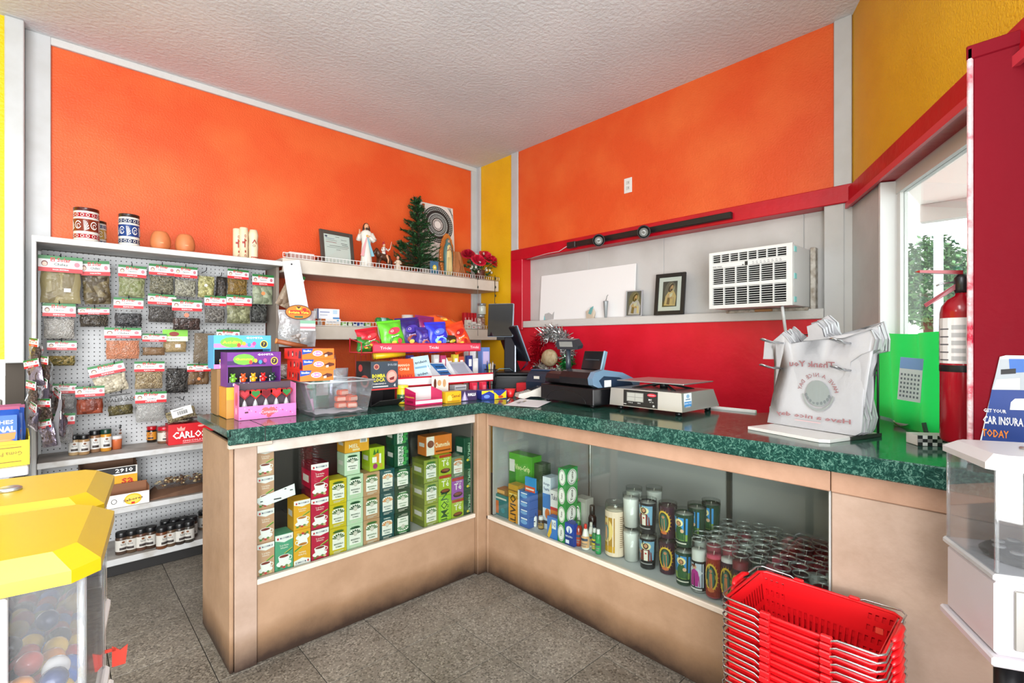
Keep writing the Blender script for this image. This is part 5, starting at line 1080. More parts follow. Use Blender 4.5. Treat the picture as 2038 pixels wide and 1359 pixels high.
# ---- candles
def pcd(zx, zy): return 1180+zx/4.076, 960+zy/4.076
def holy_print(w, h, kind):
    p = Print(w, h)
    if kind == 'cream':
        p.rect(0, 0, 1, 1, '#E3CDB4', 12); p.rect(.3, .22, .62, .86, '#B08430', 3); p.rect(.3, .08, .62, .22, '#C8961E', 3)
        p.ell(.46, .56, .13, .27, '#E6C878', 18); p.ell(.46, .52, .055, .2, '#5E8A8E', 12); p.ell(.46, .48, .03, .17, '#D8A07A', 10); p.ell(.46, .7, .028, .035, '#B07A54', 10)
        for q in range(16): p.rect(.7, .2+.045*q, .76+.02*(q % 3), .215+.045*q, '#8A6A4A')
    elif kind == 'jesus':
        p.rect(0, 0, 1, 1, '#16181C', 14); p.rect(.32, .3, .66, .92, '#6E9AB4', 4); p.ell(.49, .76, .1, .12, '#D8D0A0', 14); p.poly([(.36, .28), (.62, .28), (.6, .55), (.55, .66), (.43, .66), (.38, .55)], '#6E2A22'); p.poly([(.45, .28), (.53, .28), (.53, .62), (.45, .62)], '#E0DACC')
        p.ell(.49, .76, .055, .1, '#3A2218', 12); p.ell(.49, .77, .035, .065, '#C08A64', 10); p.ell(.49, .52, .02, .03, '#B4202A', 8); p.rect(.35, .16, .62, .2, '#8A8A8A', 3); p.poly([(.36, .5), (.34, .6), (.38, .62), (.4, .5)], '#C08A64')
    elif kind in ('lady', 'ladyr'):
        p.rect(0, 0, 1, 1, '#3A1E2E' if kind == 'lady' else '#8E2A1E', 14)
        for q in range(20): an = q*2*PI/20; p.poly([(.48+.1*math.cos(an-.1), .52+.26*math.sin(an-.1)), (.48+.17*math.cos(an), .52+.42*math.sin(an)), (.48+.1*math.cos(an+.1), .52+.26*math.sin(an+.1))], '#D9962A')
        p.ell(.48, .52, .13, .36, '#D8B43A', 20); p.ell(.48, .52, .1, .31, '#2E3A2A', 18); p.ell(.48, .5, .065, .28, '#2F6A5A', 14); p.poly([(.445, .22), (.515, .22), (.505, .62), (.455, .62)], '#C87A4A'); p.ell(.48, .68, .03, .05, '#B5805A', 10); p.ell(.48, .18, .07, .05, '#C86A3A', 10)
    elif kind == 'green':
        p.rect(0, 0, 1, 1, '#1E3A2A', 14); p.rect(.3, .2, .62, .9, '#3A8AC8', 4); p.rect(.3, .2, .62, .4, '#7A9A4A', 4); p.ell(.46, .74, .08, .12, '#E8DCA0', 12); p.poly([(.38, .22), (.56, .22), (.55, .5), (.5, .64), (.42, .64), (.38, .5)], '#2E5A34'); p.ell(.46, .72, .045, .08, '#5A3420', 10); p.ell(.46, .72, .03, .06, '#C08A64', 10); p.ell(.52, .5, .035, .06, '#D8B08A', 8); p.rect(.34, .1, .6, .14, '#D8D4C8', 3)
    elif kind == 'purple':
        p.rect(0, 0, 1, .8, '#1E2024', 12); p.rect(.26, .1, .7, .74, '#B8C6D4', 4); p.poly([(.38, .12), (.62, .12), (.6, .5), (.5, .6), (.42, .5)], '#B02A8A'); p.poly([(.3, .5), (.44, .62), (.4, .4)], '#D0D8E0'); p.poly([(.68, .5), (.56, .62), (.6, .4)], '#D0D8E0'); p.ell(.5, .64, .05, .06, '#D0A080', 10); p.ell(.48, .67, .05, .04, '#6A3A2A', 8); p.rect(.3, .02, .66, .07, '#D0D0D0', 3)
    return p
def tumbler(q, r, h, wax, label, kind=None, z=None, group=None, rot=0):
    t = MB(); t.shell([(r*.76, .0), (r*.8, .004), (r*1.0, h), (r*.955, h), (r*.77, .012)], 20); z = SZ if z is None else z
    o = t.build('glass_candle', JAR, None, (q.x, q.y, z), -PI/2+rot); tag(o, label, 'candle', group)
    MB().lathe([(0, .003), (r*.78, .004), (r*.93, h*.86), (r*.92, h*.87), (0, h*.865)], 20).build('wax', mat(wax, .5), o)
    MB().tube([(0, 0, h*.86), (.002, 0, h*.95)], .0012, 5).build('wick', mat('#E6DED0', .8), o)
    if kind:
        hh = h*.88; rr_ = lambda y: r*(.8+.2*(y/h))*1.006; w = 2*PI*r*.9
        fm = lambda x, y, l: ((rr_(y+.004)+l)*math.sin((x/w-.46)*2*PI*.99), -(rr_(y+.004)+l)*math.cos((x/w-.46)*2*PI*.99), y+.004)
        fm.cut = w/22; holy_print(w, hh, kind).build('picture_wrap', o, fm, .25, .0001)
    return o
def zpos(zx, zyb): u, v = pcd(zx, zyb); return at_z(u, v, SZ)
# big cream candle
q = zpos(148, 600); r = .045; k = MB(); k.shell([(r*.97, 0), (r, .006), (r, .24), (r*.93, .25), (r*.88, .25), (r*.95, .235), (r*.95, .01)], 24)
o = k.build('large_candle', JAR, None, (q.x+.03, q.y, SZ), -PI/2-.15); tag(o, 'largest candle, cream glass with a golden robed lady picture', 'candle'); MB().lathe([(0, .004), (r*.95, .005), (r*.95, .215), (0, .215)], 24).build('wax', mat('#E6D2BC', .5), o)
w = 2*PI*r; holy_print(w, .205, 'cream').build('picture_wrap', o, wrap(r*1.004, w, .008), .35, .0001); MB().tube([(0, 0, .21), (.003, 0, .235)], .0013, 5).build('wick', mat('#E6DED0', .8), o)
ST = []
for nm, zx, zyb, wax, kind, lab in (('white', 280, 645, '#E9E7E2', None, 'plain white candle in a clear tumbler'), ('jesus', 415, 705, '#E4E2DE', 'jesus', 'black tumbler candle picturing a robed man with a heart'), ('lady', 578, 748, '#5A2A3A', 'lady', 'dark plum tumbler candle with a golden-haloed lady'), ('green', 712, 835, '#DADAD2', 'green', 'dark green tumbler candle picturing a haloed man')):
    q = zpos(zx, zyb)+Vector((.03, 0, 0)); rr_ = .039
    for i in range(2): tumbler(q+Vector((R.uniform(-.002, .002), R.uniform(-.002, .002), 0)), rr_, .152, wax, lab+[', lower of its stack of two', ', stacked on its twin'][i], kind, SZ+i*.1535, lab.split(' candle')[0]+' candles', rot=[.12, -.15][i])
    ST.append(q)
for i, (dx, dy) in enumerate(((.11, .0), (.2, -.02))):
    for j in range(2): tumbler(ST[3]+Vector((dx, dy, 0)), .039, .152, '#DADAD2', ['green picture candle behind the front green stack, %s one', 'dark picture candle with a blue sky at the back of the green row, %s one'][i] % ['lower', 'upper'][j], 'green', SZ+j*.1535, None, -.3)
for i, (dx, dy) in enumerate(((.1, .05), (.17, -.015))):
    for j in range(2): tumbler(ST[0]+Vector((dx, dy, 0)), .039, .152, '#E4E2DC', ['white tumbler candle behind the white stack on the bottle side, %s one', 'white tumbler candle at the back by the metal standard, %s one'][i] % ['lower', 'upper'][j], None, SZ+j*.1535, None)
# tall slim candles
def slim_mesh():
    r, h = .0295, .208; g = MB(); g.shell([(r*.9, 0), (r, .008), (r, h*.93), (r*.96, h*.98)], 16); g.shell([(r*.96, h*.98), (r*.98, h), (r*.93, h), (r*.92, h*.97)], 16, m=1)
    return g.mesh('prayer_candle', [JAR, clear_mat('#E9EEEC', .4, .05, 'glass_rim', milk=.12)]), r, h
SM, sr_, sh_ = slim_mesh(); _wx = {}
def slim(q, wax, label, kind=None, group=None, fill=.8):
    o = bpy.data.objects.new('prayer_candle', SM); C.objects.link(o); o.location = (q.x, q.y, SZ); o.rotation_euler = (0, 0, -PI/2+R.uniform(-.2, .2)); tag(o, label, 'candle', group)
    if (wax, fill) not in _wx:
        _wx[(wax, fill)] = (MB().lathe([(0, .005), (sr_*.9, .006), (sr_*.91, sh_*fill), (0, sh_*fill-.002)], 16).mesh('wax', mat(wax, .45)), MB().tube([(0, 0, sh_*fill-.003), (.002, .001, sh_*fill+.014)], .0012, 5).mesh('wick', mat('#E8E0D4', .8)))
    for nm, me in zip(('wax', 'wick'), _wx[(wax, fill)]): c = bpy.data.objects.new(nm, me); C.objects.link(c); c.parent = o
    if kind: w = 2*PI*sr_; holy_print(w, sh_*.7, kind).build('picture_wrap', o, wrap(sr_*1.006, w, .012), .25, .0001)
    return o
FR = [zpos(838, 895)+Vector((.022, 0, 0)), zpos(960, 945)+Vector((.022, 0, 0)), zpos(1082, 985)+Vector((.022, 0, 0))]
slim(FR[0], '#E2E0DC', 'tall slim white candle with a magenta robed figure', 'purple'); slim(FR[1], '#D8506A', 'tall slim pink-red candle with a golden-haloed lady', 'ladyr'); slim(FR[2], '#E0D8D8', 'tall slim purple-wrapped candle with white wax and a golden-haloed lady', 'lady')
rims = [(1120, 340), (1065, 365), (1225, 360), (1335, 365), (1000, 395), (1165, 395), (1450, 400), (930, 420), (1110, 430), (1265, 430), (1420, 435), (1560, 440), (870, 450), (1690, 470), (985, 480), (1220, 465), (1390, 470), (1830, 505), (1150, 490), (1360, 505), (1510, 505), (1665, 500), (1275, 525), (1110, 520), (1480, 545), (1650, 550), (1800, 555), (1265, 575), (1400, 575), (1535, 580), (1790, 610), (1200, 605), (1390, 640), (1510, 630), (1730, 640), (1320, 660), (1515, 690), (1650, 670), (1905, 590), (1660, 730), (1460, 730), (1600, 775), (1800, 760), (1740, 800), (1920, 800), (1900, 690), (1890, 850), (1700, 860)]
cols = 'w w w w w p w w r w r w w w p w d d p d g d w p g r r d g d r r g p r g r r w d p r w w w d w r'.split()
CW = {'w': ('#C9C6C2', 'white or clear votive candle among the packed slim candles'), 'p': ('#B8465A', 'pink votive candle among the packed slim candles'), 'r': ('#7E1626', 'red votive candle among the packed slim candles'), 'd': ('#3E1A22', 'dark wine-coloured votive candle among the packed slim candles'), 'g': ('#16302A', 'dark green votive candle among the packed slim candles')}
P_ = [at_z(*pcd(x, y), SZ+.2) for x, y in rims]; P_ = [Vector((p.x, p.y)) for p in P_]; FX_ = [Vector((p.x, p.y)) for p in FR]
BL = [(Vector((q.x, q.y)), .071) for q in ST]+[(Vector((ST[3].x+.11, ST[3].y)), .071), (Vector((ST[3].x+.2, ST[3].y-.02)), .071)]
for it in range(160):
    for i in range(len(P_)):
        for j in range(i):
            d = P_[i]-P_[j]
            if d.length < .0615: d = d.normalized()*(.0618-d.length)/2 if d.length > 1e-6 else Vector((.01, 0)); P_[i] += d; P_[j] -= d
        for b_, m_ in [(f, .0615) for f in FX_]+BL:
            d = P_[i]-b_
            if d.length < m_: P_[i] += d.normalized()*(m_-d.length)
        P_[i].x = min(max(P_[i].x, FX+.048), 2.385); P_[i].y = min(max(P_[i].y, .492), 1.35)
for p_, c_ in zip(P_, cols): slim(Vector((p_.x, p_.y, SZ)), CW[c_][0], CW[c_][1], 'lady' if (c_ in 'rd' and p_.x < 1.92) else None, {'w': 'white votive candles', 'p': 'pink votive candles', 'r': 'red votive candles', 'd': 'wine votive candles', 'g': 'green votive candles'}[c_], {'w': .83, 'g': .8}.get(c_, .87))
# ================================================================ sweets and snacks on the near counter
def open_box(name, w, d, h, hf, col, loc, rz, label, cat='box', th=.003, inner=None, hs=None):
    """box open at the top with a low front"""
    t = thing(name, label, cat, loc, rz); k = MB(); hs = hs or h
    k.box(-w/2, w/2, -d/2, d/2, 0, th); k.box(-w/2, w/2, d/2-th, d/2, th, h); k.box(-w/2, w/2, -d/2, -d/2+th, th, hf)
    for x0, x1 in ((-w/2, -w/2+th), (w/2-th, w/2)): k.prism([(-d/2+th, th), (d/2-th, th), (d/2-th, h), (-d/2+th, hs if hs != h else h)], x0, x1, 'x')
    k.build('box_walls', mat(col, .5), t)
    if inner: MB().box(-w/2+th, w/2-th, d/2-th-.001, d/2-th, th, h).build('inner_back', mat(inner, .6), t)
    return t
# pink lollipop box
W_, D_, H_ = .24, .07, .155
lp = open_box('lollipop_box', W_, D_, H_, .058, '#D87AAE', (.698, 2.385, CT+.0015), 0, 'pink display box of heart lollipops at the counter end', inner='#4A3A44', hs=.15)
p = SP(W_, .058, '#E67ABA', [('t', 'AMOR', .52, .5, .3, '#D8484A', .3, .02), ('r', .1, .5, .16, .62, '#4A1E2E')]); p.ell(.45, .55, .07, .3, '#E85A5E', 12); p.ell(.56, .55, .07, .3, '#E85A5E', 12); p.poly([(.385, .45), (.625, .45), (.505, .02)], '#E85A5E'); p.text('Corazones', .52, .5, .26, '#F6B4C8', .3, .02)
for q in range(16): p.ell(.03+.06*q+.01*(q % 3), .15+.1*((q*7) % 8), .012, .045, ['#C4285A', '#F0A8CC'][q % 2], 6)
p.build('printed_front', lp, front(W_, D_))
p = SP(D_, .15, '#D86AA6', [('e', .5, .6, .3, .2, '#C43A6A'), ('e', .5, .25, .2, .1, '#F0B0D0')]); p.build('printed_side', lp, leftside(W_, D_))
def heart_pts(s): return [(s*.5*math.sin(a)**3*1.05, s*(.42*math.cos(a)-.16*math.cos(2*a)-.06*math.cos(3*a)-.02*math.cos(4*a))) for a in [2*PI*q/24 for q in range(24)]]
for i in range(5):
    x = .698-.088+.044*i; lt = thing('lollipop', 'red heart lollipop in clear wrap, %s in the pink box' % (['first from the counter end', 'second from the counter end', 'in the middle', 'second from the far side', 'nearest the clear bin'][i]), 'lollipop', (x, 2.385, CT+.006), 0, 'heart lollipops in the pink box')
    MB().tube([(0, 0, 0), (0, 0, .08)], .002, 6).build('stick', mat('#E6E2DE', .5), lt)
    k = MB(); k.prism([(px_, pz_+.105) for px_, pz_ in heart_pts(.05)], -.006, .006, 'y'); k.build('candy_heart', mat(['#8E1A22', '#C8281E'][i % 2], .2), lt)
    k = MB(); k.prism([(px_, pz_+.105) for px_, pz_ in heart_pts(.034)], -.0075, -.006, 'y'); k.build('candy_relief', mat(['#B4303A', '#2E7A3A', '#6E1420'][i % 3], .25), lt)
    k = MB(); k.shell([(.02, .0), (.017, .03), (.005, .074)], 9); k.build('cellophane', clear_mat('#F2F2F4', .3, .12, 'cello', .9, 60, milk=.35), lt)
# stacked gummy boxes behind
carton('brown_carton', .235, .13, .138, '#B5763A', (.67, 2.51, CT+.001), 0, 'brown and yellow carton under the purple gummy box', pr=SP(.235, .138, '#C98A3E', [('r', 0, .6, 1, 1, '#E0A62A')]), sidecol='#D8922E')
def gummy_box(x, y, z, w, h, d, bg, strip, label, wordA, rz=0):
    t = open_box('gummy_box', w, d, h, .02, bg, (x, y, z), rz, label, inner='#241C2A', hs=h)
    p = Print(w, h*.42); p.rect(0, 0, 1, 1, bg); p.rect(0, .12, .7, .4, strip); p.ell(.3, .5, .2, .38, '#6EBE3A', 12); p.text(wordA, .3, .5, .22, '#E8E23A', .32, .02); p.text('GOMITA', .7, .82, .14, '#F0E8F4', .3, .02); p.ell(.87, .36, .07, .28, '#E8C83A', 14); p.ell(.87, .36, .055, .22, '#2A2230', 14); p.text('7', .87, .36, .22, '#E8C83A', None, .02)
    for q in range(4): p.ell(.42+.09*q, .3+.1*(q % 2), .035, .15, ['#E0442E', '#E8A82A', '#3A8ED0', '#D84A8A'][q], 8)
    p.build('header_card', t, lambda a, b, l: (a-w/2, -d/2-l, b+h*.58))
    MB().box(-w/2+.001, w/2-.001, -d/2+.0002, -d/2+.002, h*.575, h).build('header_back', mat(bg, .5), t)
    p = Print(w, .02); p.rect(0, 0, 1, 1, strip); p.text('POPS', .25, .5, .6, '#F4F0F0', .3, .02); p.build('base_strip', t, front(w, d)); return t
g1 = gummy_box(.67, 2.51, CT+.1395, .225, .155, .12, '#6A2A86', '#3A1E56', 'purple box of gummy bear spoons, lower of the two gummy boxes', 'Gummy')
carton('support_carton', .22, .12, .215, '#8E6A3E', (.655, 2.64, CT+.001), 0, 'plain carton hidden under the blue and pink gummy box')
g2 = gummy_box(.655, 2.64, CT+.217, .245, .155, .12, '#4FA6DE', '#E87AB8', 'blue and pink box of gummy sweets, upper of the two gummy boxes', 'Acidita')
def gummies(g, n, w, z, cols, y, nm, lab):
    for i in range(n):
        x = -w/2+w*(i+.5)/n; gl = g.location; t = thing(nm, lab % ORD[i], 'sweet', (gl.x+x, gl.y+y, gl.z+z), 0, nm+'s')
        c = mat(cols[i % len(cols)], .25); k = MB(); k.sphere((0, 0, .024), (.0115, .009, .014), 10, 8); k.sphere((0, -.001, .044), (.0095, .008, .009), 10, 7); k.sphere((-.007, 0, .052), (.0035, .003, .0035), 6, 5); k.sphere((.007, 0, .052), (.0035, .003, .0035), 6, 5)
        for sx in (-1, 1): k.tube([(sx*.008, -.002, .034), (sx*.015, -.004, .03)], .004, 6); k.tube([(sx*.005, -.002, .014), (sx*.008, -.004, .003)], .0045, 6)
        k.build('gummy_bear', c, t); MB().cbox(-.012, .012, .009, .011, 0, .04, .0008).build('spoon', mat('#DCE2EA', .3), t)
gummies(g1, 5, .21, .0035, ['#6EA82E', '#D8541E', '#E0A01E', '#C8201E', '#1E3A2E'], -.035, 'gummy_spoon', 'gummy bear on a white spoon, %s in the purple box')
gummies(g2, 5, .2, .0035, ['#E8C23A', '#E8A05A', '#E0C85A', '#D88A2A', '#C8A02A'], -.035, 'gummy_sweet', 'yellowish gummy on a spoon, %s in the blue and pink box')
# clear bin with orange sweets and the wafer boxes across its corner
bn = thing('clear_bin', 'clear acrylic bin lined with white paper next to the pink lollipop box', 'bin', (.985, 2.325, CT+.001)); k = MB()
w0, d0, w1, d1, H_ = .255, .19, .30, .235, .155
c0 = [(-w0/2, -d0/2), (w0/2, -d0/2), (w0/2, d0/2), (-w0/2, d0/2)]; c1 = [(x*w1/w0, y*d1/d0) for x, y in c0]
for i in range(4):
    j = (i+1) % 4; k.hull([(*c0[i], .003), (*c0[j], .003), (*c1[j], H_), (*c1[i], H_), (c0[i][0]*.985, c0[i][1]*.98, .003), (c0[j][0]*.985, c0[j][1]*.98, .003), (c1[j][0]*.988, c1[j][1]*.985, H_), (c1[i][0]*.988, c1[i][1]*.985, H_)])
k.prism(c0, 0, .003); k.build('bin_walls', ACRYL, bn)
k = MB(); k.tube([(x*1.02, y*1.02, H_) for x, y in c1], .0045, 6, closed=True); k.build('rim', clear_mat('#E9ECEE', .4, .06, 'rim', milk=.35), bn)
MB().grid(lambda u, v: ((u-.5)*w0*.93, (v-.5)*d0*.93, .006+.012*max(0, abs(u-.5)*2-.7)+.006*math.sin(u*9+v*5)**2), 10, 8).build('paper_liner', mat('#E6E4E8', .7), bn)
for i, (x, y, z, r_) in enumerate(((.03, -.01, 0, .1), (.075, -.035, 0, -.2), (.03, -.008, .03, -.1), (.078, -.03, .03, .25), (.09, .05, 0, .3), (.04, -.01, .06, .3), (.09, .05, .03, -.1))):
    o = MB().cbox(-.026, .026, -.018, .018, 0, .028, .006, smooth=False).build('orange_sweet', mat('#E8532A', .3, bump=.4, bscale=90, var='#F08A5A', vscale=60), None, (.985+x, 2.325+y, CT+.021+z), r_); tag(o, 'orange wrapped sweet block, %s of the pile inside the clear bin' % ORD[i], 'sweet', 'orange sweets in the clear bin')
    MB().cbox(-.02, .02, -.0186, -.0178, .006, .022, .0003).build('wrapper_label', mat('#F3B9A0', .3), o)
for i in range(3):
    w, d, h = .15, .2, .049
    o = carton('wafer_box', w, d, h, '#D8301A', (.885+[0, .004, -.003][i], 2.36+[0, -.004, .003][i], CT+.1625+i*.0495), .05*(i-1), 'orange and red wafer box, %s of the three across the clear bin' % ['lowest', 'middle', 'topmost'][i], 'box', 'orange wafer boxes', sidecol=None)
    p = SP(w, h, '#EE7426', [('p', [(0, 1), (0, .45), (.28, .6), (.34, 1)], '#1E4AA0'), ('t', 'Ricolino', .16, .8, .2, '#F4F0EE', .24, .03), ('e', .48, .55, .16, .26, '#E6D8EA', 16), ('e', .48, .55, .13, .2, '#C85AA0', 16), ('t', 'BUBU', .48, .55, .22, '#F6F2F4', .2, .03), ('p', [(.66, .5), (.8, .7), (.96, .6), (.96, .4), (.82, .3), (.66, .4)], '#5A2A1A'), ('p', [(.7, .42), (.78, .45), (.78, .25), (.7, .22)], '#F0E6D8')]); p.build('printed_front', o, front(w, d))
    p = SP(d, h, '#D62A18', [('e', .25, .5, .05, .3, '#7A1E14'), ('e', .5, .5, .05, .3, '#5A1E14'), ('e', .7, .5, .05, .22, '#8E2A1E'), ('p', [(.82, .1), (.97, .1), (.97, .7), (.86, .85)], '#4A1A3A'), ('e', .5, .45, .025, .15, '#E8D8C8')]); p.build('printed_side', o, leftside(w, d))
# parcels behind the bin
for i, (x, y, w, h, c, lab) in enumerate(((1.0, 2.53, .1, .22, '#3AA87A', 'teal and green pouch standing behind the wafer boxes'), (1.1, 2.55, .12, .2, '#B8BAC0', 'silver foil pouch standing behind the clear bin'))):
    t = thing('foil_pouch', lab, 'pouch', (x, y, CT+.001), 0); pillow(w, 0, h, .05, 60+i, 7, 8, .3, .001).build('pouch_body', mat(c, .25, .6 if i else 0, bump=.4, bscale=30), t); MB().box(-w*.3, w*.3, -.031, -.029, h*.3, h*.6).build('label', mat(['#E8E6D8', '#3A3A44'][i], .4), t)
for i in range(3):
    t = thing('sweet_pack', ['crumpled clear sweet pack on the heap behind the wafer boxes, the brown-striped one', 'crumpled sweet pack lying behind the gummy boxes', 'crumpled sweet pack behind the wafer boxes, the one nearest the red rack'][i], 'pack', (.9+.1*i-.05, 2.57+.03*(i % 2), CT+.19+.02*i), .4*i-.4); pillow(.13, -.04, .05, .06, 70+i, 7, 7, .5, .001).build('pouch', FILM, t); pillow(.11, -.035, .04, .05, 73+i, 6, 6, .4).build('contents', cm('#8A5A44', '#E4D8D0', 30), t)
carton('support_box', .3, .1, .14, '#6A5A50', (.95, 2.62, CT+.001), 0, 'grey-brown box at the back edge under the sweet packs')
t = thing('candy_stick', 'brown paper roll leaning across the sweet packs behind the wafer boxes', 'roll', (.83, 2.5, CT+.325)); MB().tube([(-.05, 0, .02), (.09, .0, -.01)], .012, 8).build('roll', mat('#8A4A26', .5), t); MB().tube([(-.056, 0, .0215), (-.05, 0, .02)], .0135, 8).build('end_band', mat('#C47A3A', .5), t)
# black dispenser box
bb = thing('dispenser_box', 'black dispenser box with a pink round picture and yellow lettering', 'box', (1.285, 2.46, CT+.001), .06); W_, D_, H_ = .165, .15, .235; k = MB()
k.cbox(-W_/2, W_/2, -D_/2, D_/2, .085, H_, .0015); k.box(-W_/2, W_/2, D_/2-.003, D_/2, 0, .085); k.box(-W_/2, -W_/2+.003, -D_/2, D_/2, 0, .085); k.box(W_/2-.003, W_/2, -D_/2+.03, D_/2, 0, .085); k.box(-W_/2, W_/2, -D_/2, D_/2, 0, .003); k.build('box_walls', mat('#1A1517', .4), bb)
MB().hull([(-W_/2, -D_/2, .0), (W_/2, -D_/2, .0), (-W_/2+.02, -D_/2-.05, .03), (W_/2+.01, -D_/2-.055, .035), (-W_/2, -D_/2, .004), (W_/2, -D_/2, .004), (-W_/2+.02, -D_/2-.05, .033), (W_/2+.01, -D_/2-.055, .038)]).build('tear_flap', mat('#2A2826', .5), bb)
p = SP(W_, .15, '#3A4450', [('e', .2, .82, .1, .1, '#C8907A', 14), ('e', .2, .82, .07, .07, '#8A3A3A', 14), ('e', .76, .46, .2, .23, '#D8887A', 18), ('e', .76, .46, .15, .17, '#E8A89A', 16), ('p', [(.66, .4), (.86, .46), (.84, .34), (.7, .32)], '#7A2A2A'), ('t', 'BOMBA', .28, .5, .14, '#D8CC3A', .48, .04), ('t', 'LOCA', .3, .36, .14, '#D8CC3A', .4, .04), ('t', 'TAMARINDO', .3, .22, .05, '#E8E6E2', .5, .01), ('r', .06, .1, .62, .14, '#D8D4D0'), ('r', .0, 0, 1, .05, '#C83A3A'), ('t', '4', .86, .14, .12, '#E8E6E2', None, .02)])
p.text('DULCES', .78, .88, .07, '#AEB8C0', .34, .02); p.build('printed_front', bb, front(W_, D_, .085))
p = SP(D_, .15, '#171214', [('e', .3, .76, .14, .13, '#B83A36'), ('e', .6, .3, .3, .22, '#B8402A'), ('e', .6, .3, .18, .14, '#171214')]); p.build('printed_side', bb, leftside(W_, D_, .085))
# red two-tier rack
RK = mat('#C01A34', .35); rk = thing('candy_rack', 'red two-tier wire candy rack on the near counter, filled with bags and gum', 'rack', (1.24, 2.43, CT+.001))
def RP(x, y, z): return (x-1.24, y-2.43, z-CT-.001)
k = MB()
for x in (1.40, 2.09):
    for y in (2.46, 2.68): k.tube([RP(x, y, CT+.001), RP(x, y, 1.30 if y > 2.6 else 1.06)], .0035, 6)
for x in (1.235, 1.40, 1.75, 2.07): k.tube([RP(x, 2.545, 1.258), RP(x, 2.69, 1.258), RP(x, 2.69, 1.34)], .003, 6)
for y in (2.56, 2.6, 2.64, 2.69): k.tube([RP(1.235, y, 1.258), RP(2.075, y, 1.258)], .0028, 6)
k.tube([RP(1.235, 2.545, 1.258), RP(1.235, 2.545, 1.312), RP(1.235, 2.69, 1.335), RP(1.235, 2.69, 1.258)], .003, 6)
for y in (2.46, 2.52, 2.58, 2.64): k.tube([RP(1.395, y, 1.062), RP(2.10, y, 1.062)], .0028, 6)
for x in (1.395, 1.75, 2.10): k.tube([RP(x, 2.445, 1.062), RP(x, 2.68, 1.062), RP(x, 2.68, 1.2)], .003, 6)
k.build('wire_frame', RK, rk)
for i in range(26): x = 1.27+i*.031; o = bpy.data.objects.new('grid_wire', bpy.data.meshes.get('grid_wire') or MB().tube([(0, 0, .25), (0, 0, .08)], .0016, 5).mesh('grid_wire', mat('#9A2034', .4))); C.objects.link(o); o.parent = rk; o.location = RP(x, 2.69, CT+.02)
def rail(x0, x1, y, z0, z1, c, inner, nm):
    o = MB().cbox(0, x1-x0, -.004, .004, 0, z1-z0, .002).build(nm, mat(c, .35), rk, RP(x0, y, z0)); p = Print(x1-x0, z1-z0); p.rect(.005, .16, .995, .84, inner)
    if inner[1] != 'E':
        for q in (.1, .52, .93): p.text('Tricki', q, .5, .3, '#F2E4E6', .09, .01)
    p.build('rail_insert', o, lambda a, b, l: (a, -.004-l, b)); return o
rail(1.30, 2.075, 2.54, 1.256, 1.31, '#C0203A', '#D2465C', 'price_rail'); rail(1.392, 2.10, 2.44, 1.062, 1.118, '#C0182E', '#E6E2E0', 'price_rail')
def chip_bag(u, y, z, w, h, d, col, label, pr, lean=-14, rz=0, roll=0, rot=None):
    x = at_y(u, 690, y).x; t = thing('chip_bag', label, 'bag', (x, y, z), rz, 'snack bags on the red rack'); t.rotation_euler = rot or (rad(lean), rad(roll), rz)
    def th(a, b): q = (max(0, 1-abs(2*a-1)**3.2)*max(0, 1-abs(2*b-1)**4))**.55; return d/2*q*(1+.1*math.sin(a*11+b*7)+.12*math.sin(b*13-a*5))
    k = MB()
    for s in (-1, 1):
        g = MB(); g.grid(lambda a, b: ((a-.5)*w*(1-.05*math.sin(PI*b)), s*(th(a, b)+.0006)+.004*math.sin(b*PI*2+a*4), b*h), 16, 16)
        if s > 0: g.f = [f[::-1] for f in g.f]
        k.add(g.v, g.f, 0, True)
    k.build('bag_body', mat(col, .28, 0, bump=.35, bscale=26), t)
    k = MB()
    for zz in (.0, h): k.box(-w/2, w/2, -.0025, .0025, zz-.009 if zz == 0 else zz-.004, zz+.004 if zz == 0 else zz+.009)
    k.build('crimped_seam', mat(col, .35), t)
    p = Print(w*.9, h*.86); pr(p); f = lambda a, b, l: (a-w*.45, -(th(a/w+.05, b/h+.07)+.0022+l)+.004*math.sin((b/h+.07)*PI*2+(a/w+.05)*4), b+h*.07); f.cut = w/14; p.build('printed_front', t, f, .3); return t
def logo(c1, c2, c3):
    def f(p):
        p.ell(.5, .68, .32, .13, c1, 18, rot=.2); p.text('Chips', .5, .68, .12, c2, .46, .03, .2); p.ell(.5, .3, .3, .16, c3, 14); p.ell(.62, .26, .12, .1, c1, 10); p.ell(.36, .22, .1, .07, '#E8C24A', 9); p.text('Fuego', .5, .47, .08, c2, .4, .02, .2)
    return f
cz = 1.2615
chip_bag(740, 2.615, cz, .15, .13, .06, '#B8182A', 'red snack bag slumped at the near end of the red rack', logo('#D8404A', '#F4E8E8', '#3A7A2E'), -12, .15, -8)
chip_bag(726, 2.60, cz, .1, .075, .05, '#2E7A2E', 'small green snack bag beneath the slumped red one', logo('#6EB04A', '#F4F0E8', '#B83A2A'), -6, .3)
chip_bag(787, 2.605, cz, .165, .18, .07, '#5EBE2A', 'bright green snack bag standing on the red rack', logo('#D8445A', '#F6F2EE', '#3E8A1E'), -14, .1, -6)
chip_bag(824, 2.625, cz, .17, .205, .065, '#2E1E6A', 'dark violet snack bag crumpled beside the green one', logo('#4A3AA0', '#C8B8E8', '#8A3A2A'), -16, 0, -5)
chip_bag(844, 2.60, cz, .1, .14, .05, '#3A2A86', 'narrow violet snack bag squeezed before the blue one', logo('#5A4AB0', '#D8C8F0', '#B85A3A'), -10, .1)
chip_bag(876, 2.60, cz, .165, .18, .06, '#2A36C8', 'vivid blue snack bag with white lettering on the rack', logo('#5A78E8', '#F6F4F8', '#8ACBF0'), -14, .05, -3)
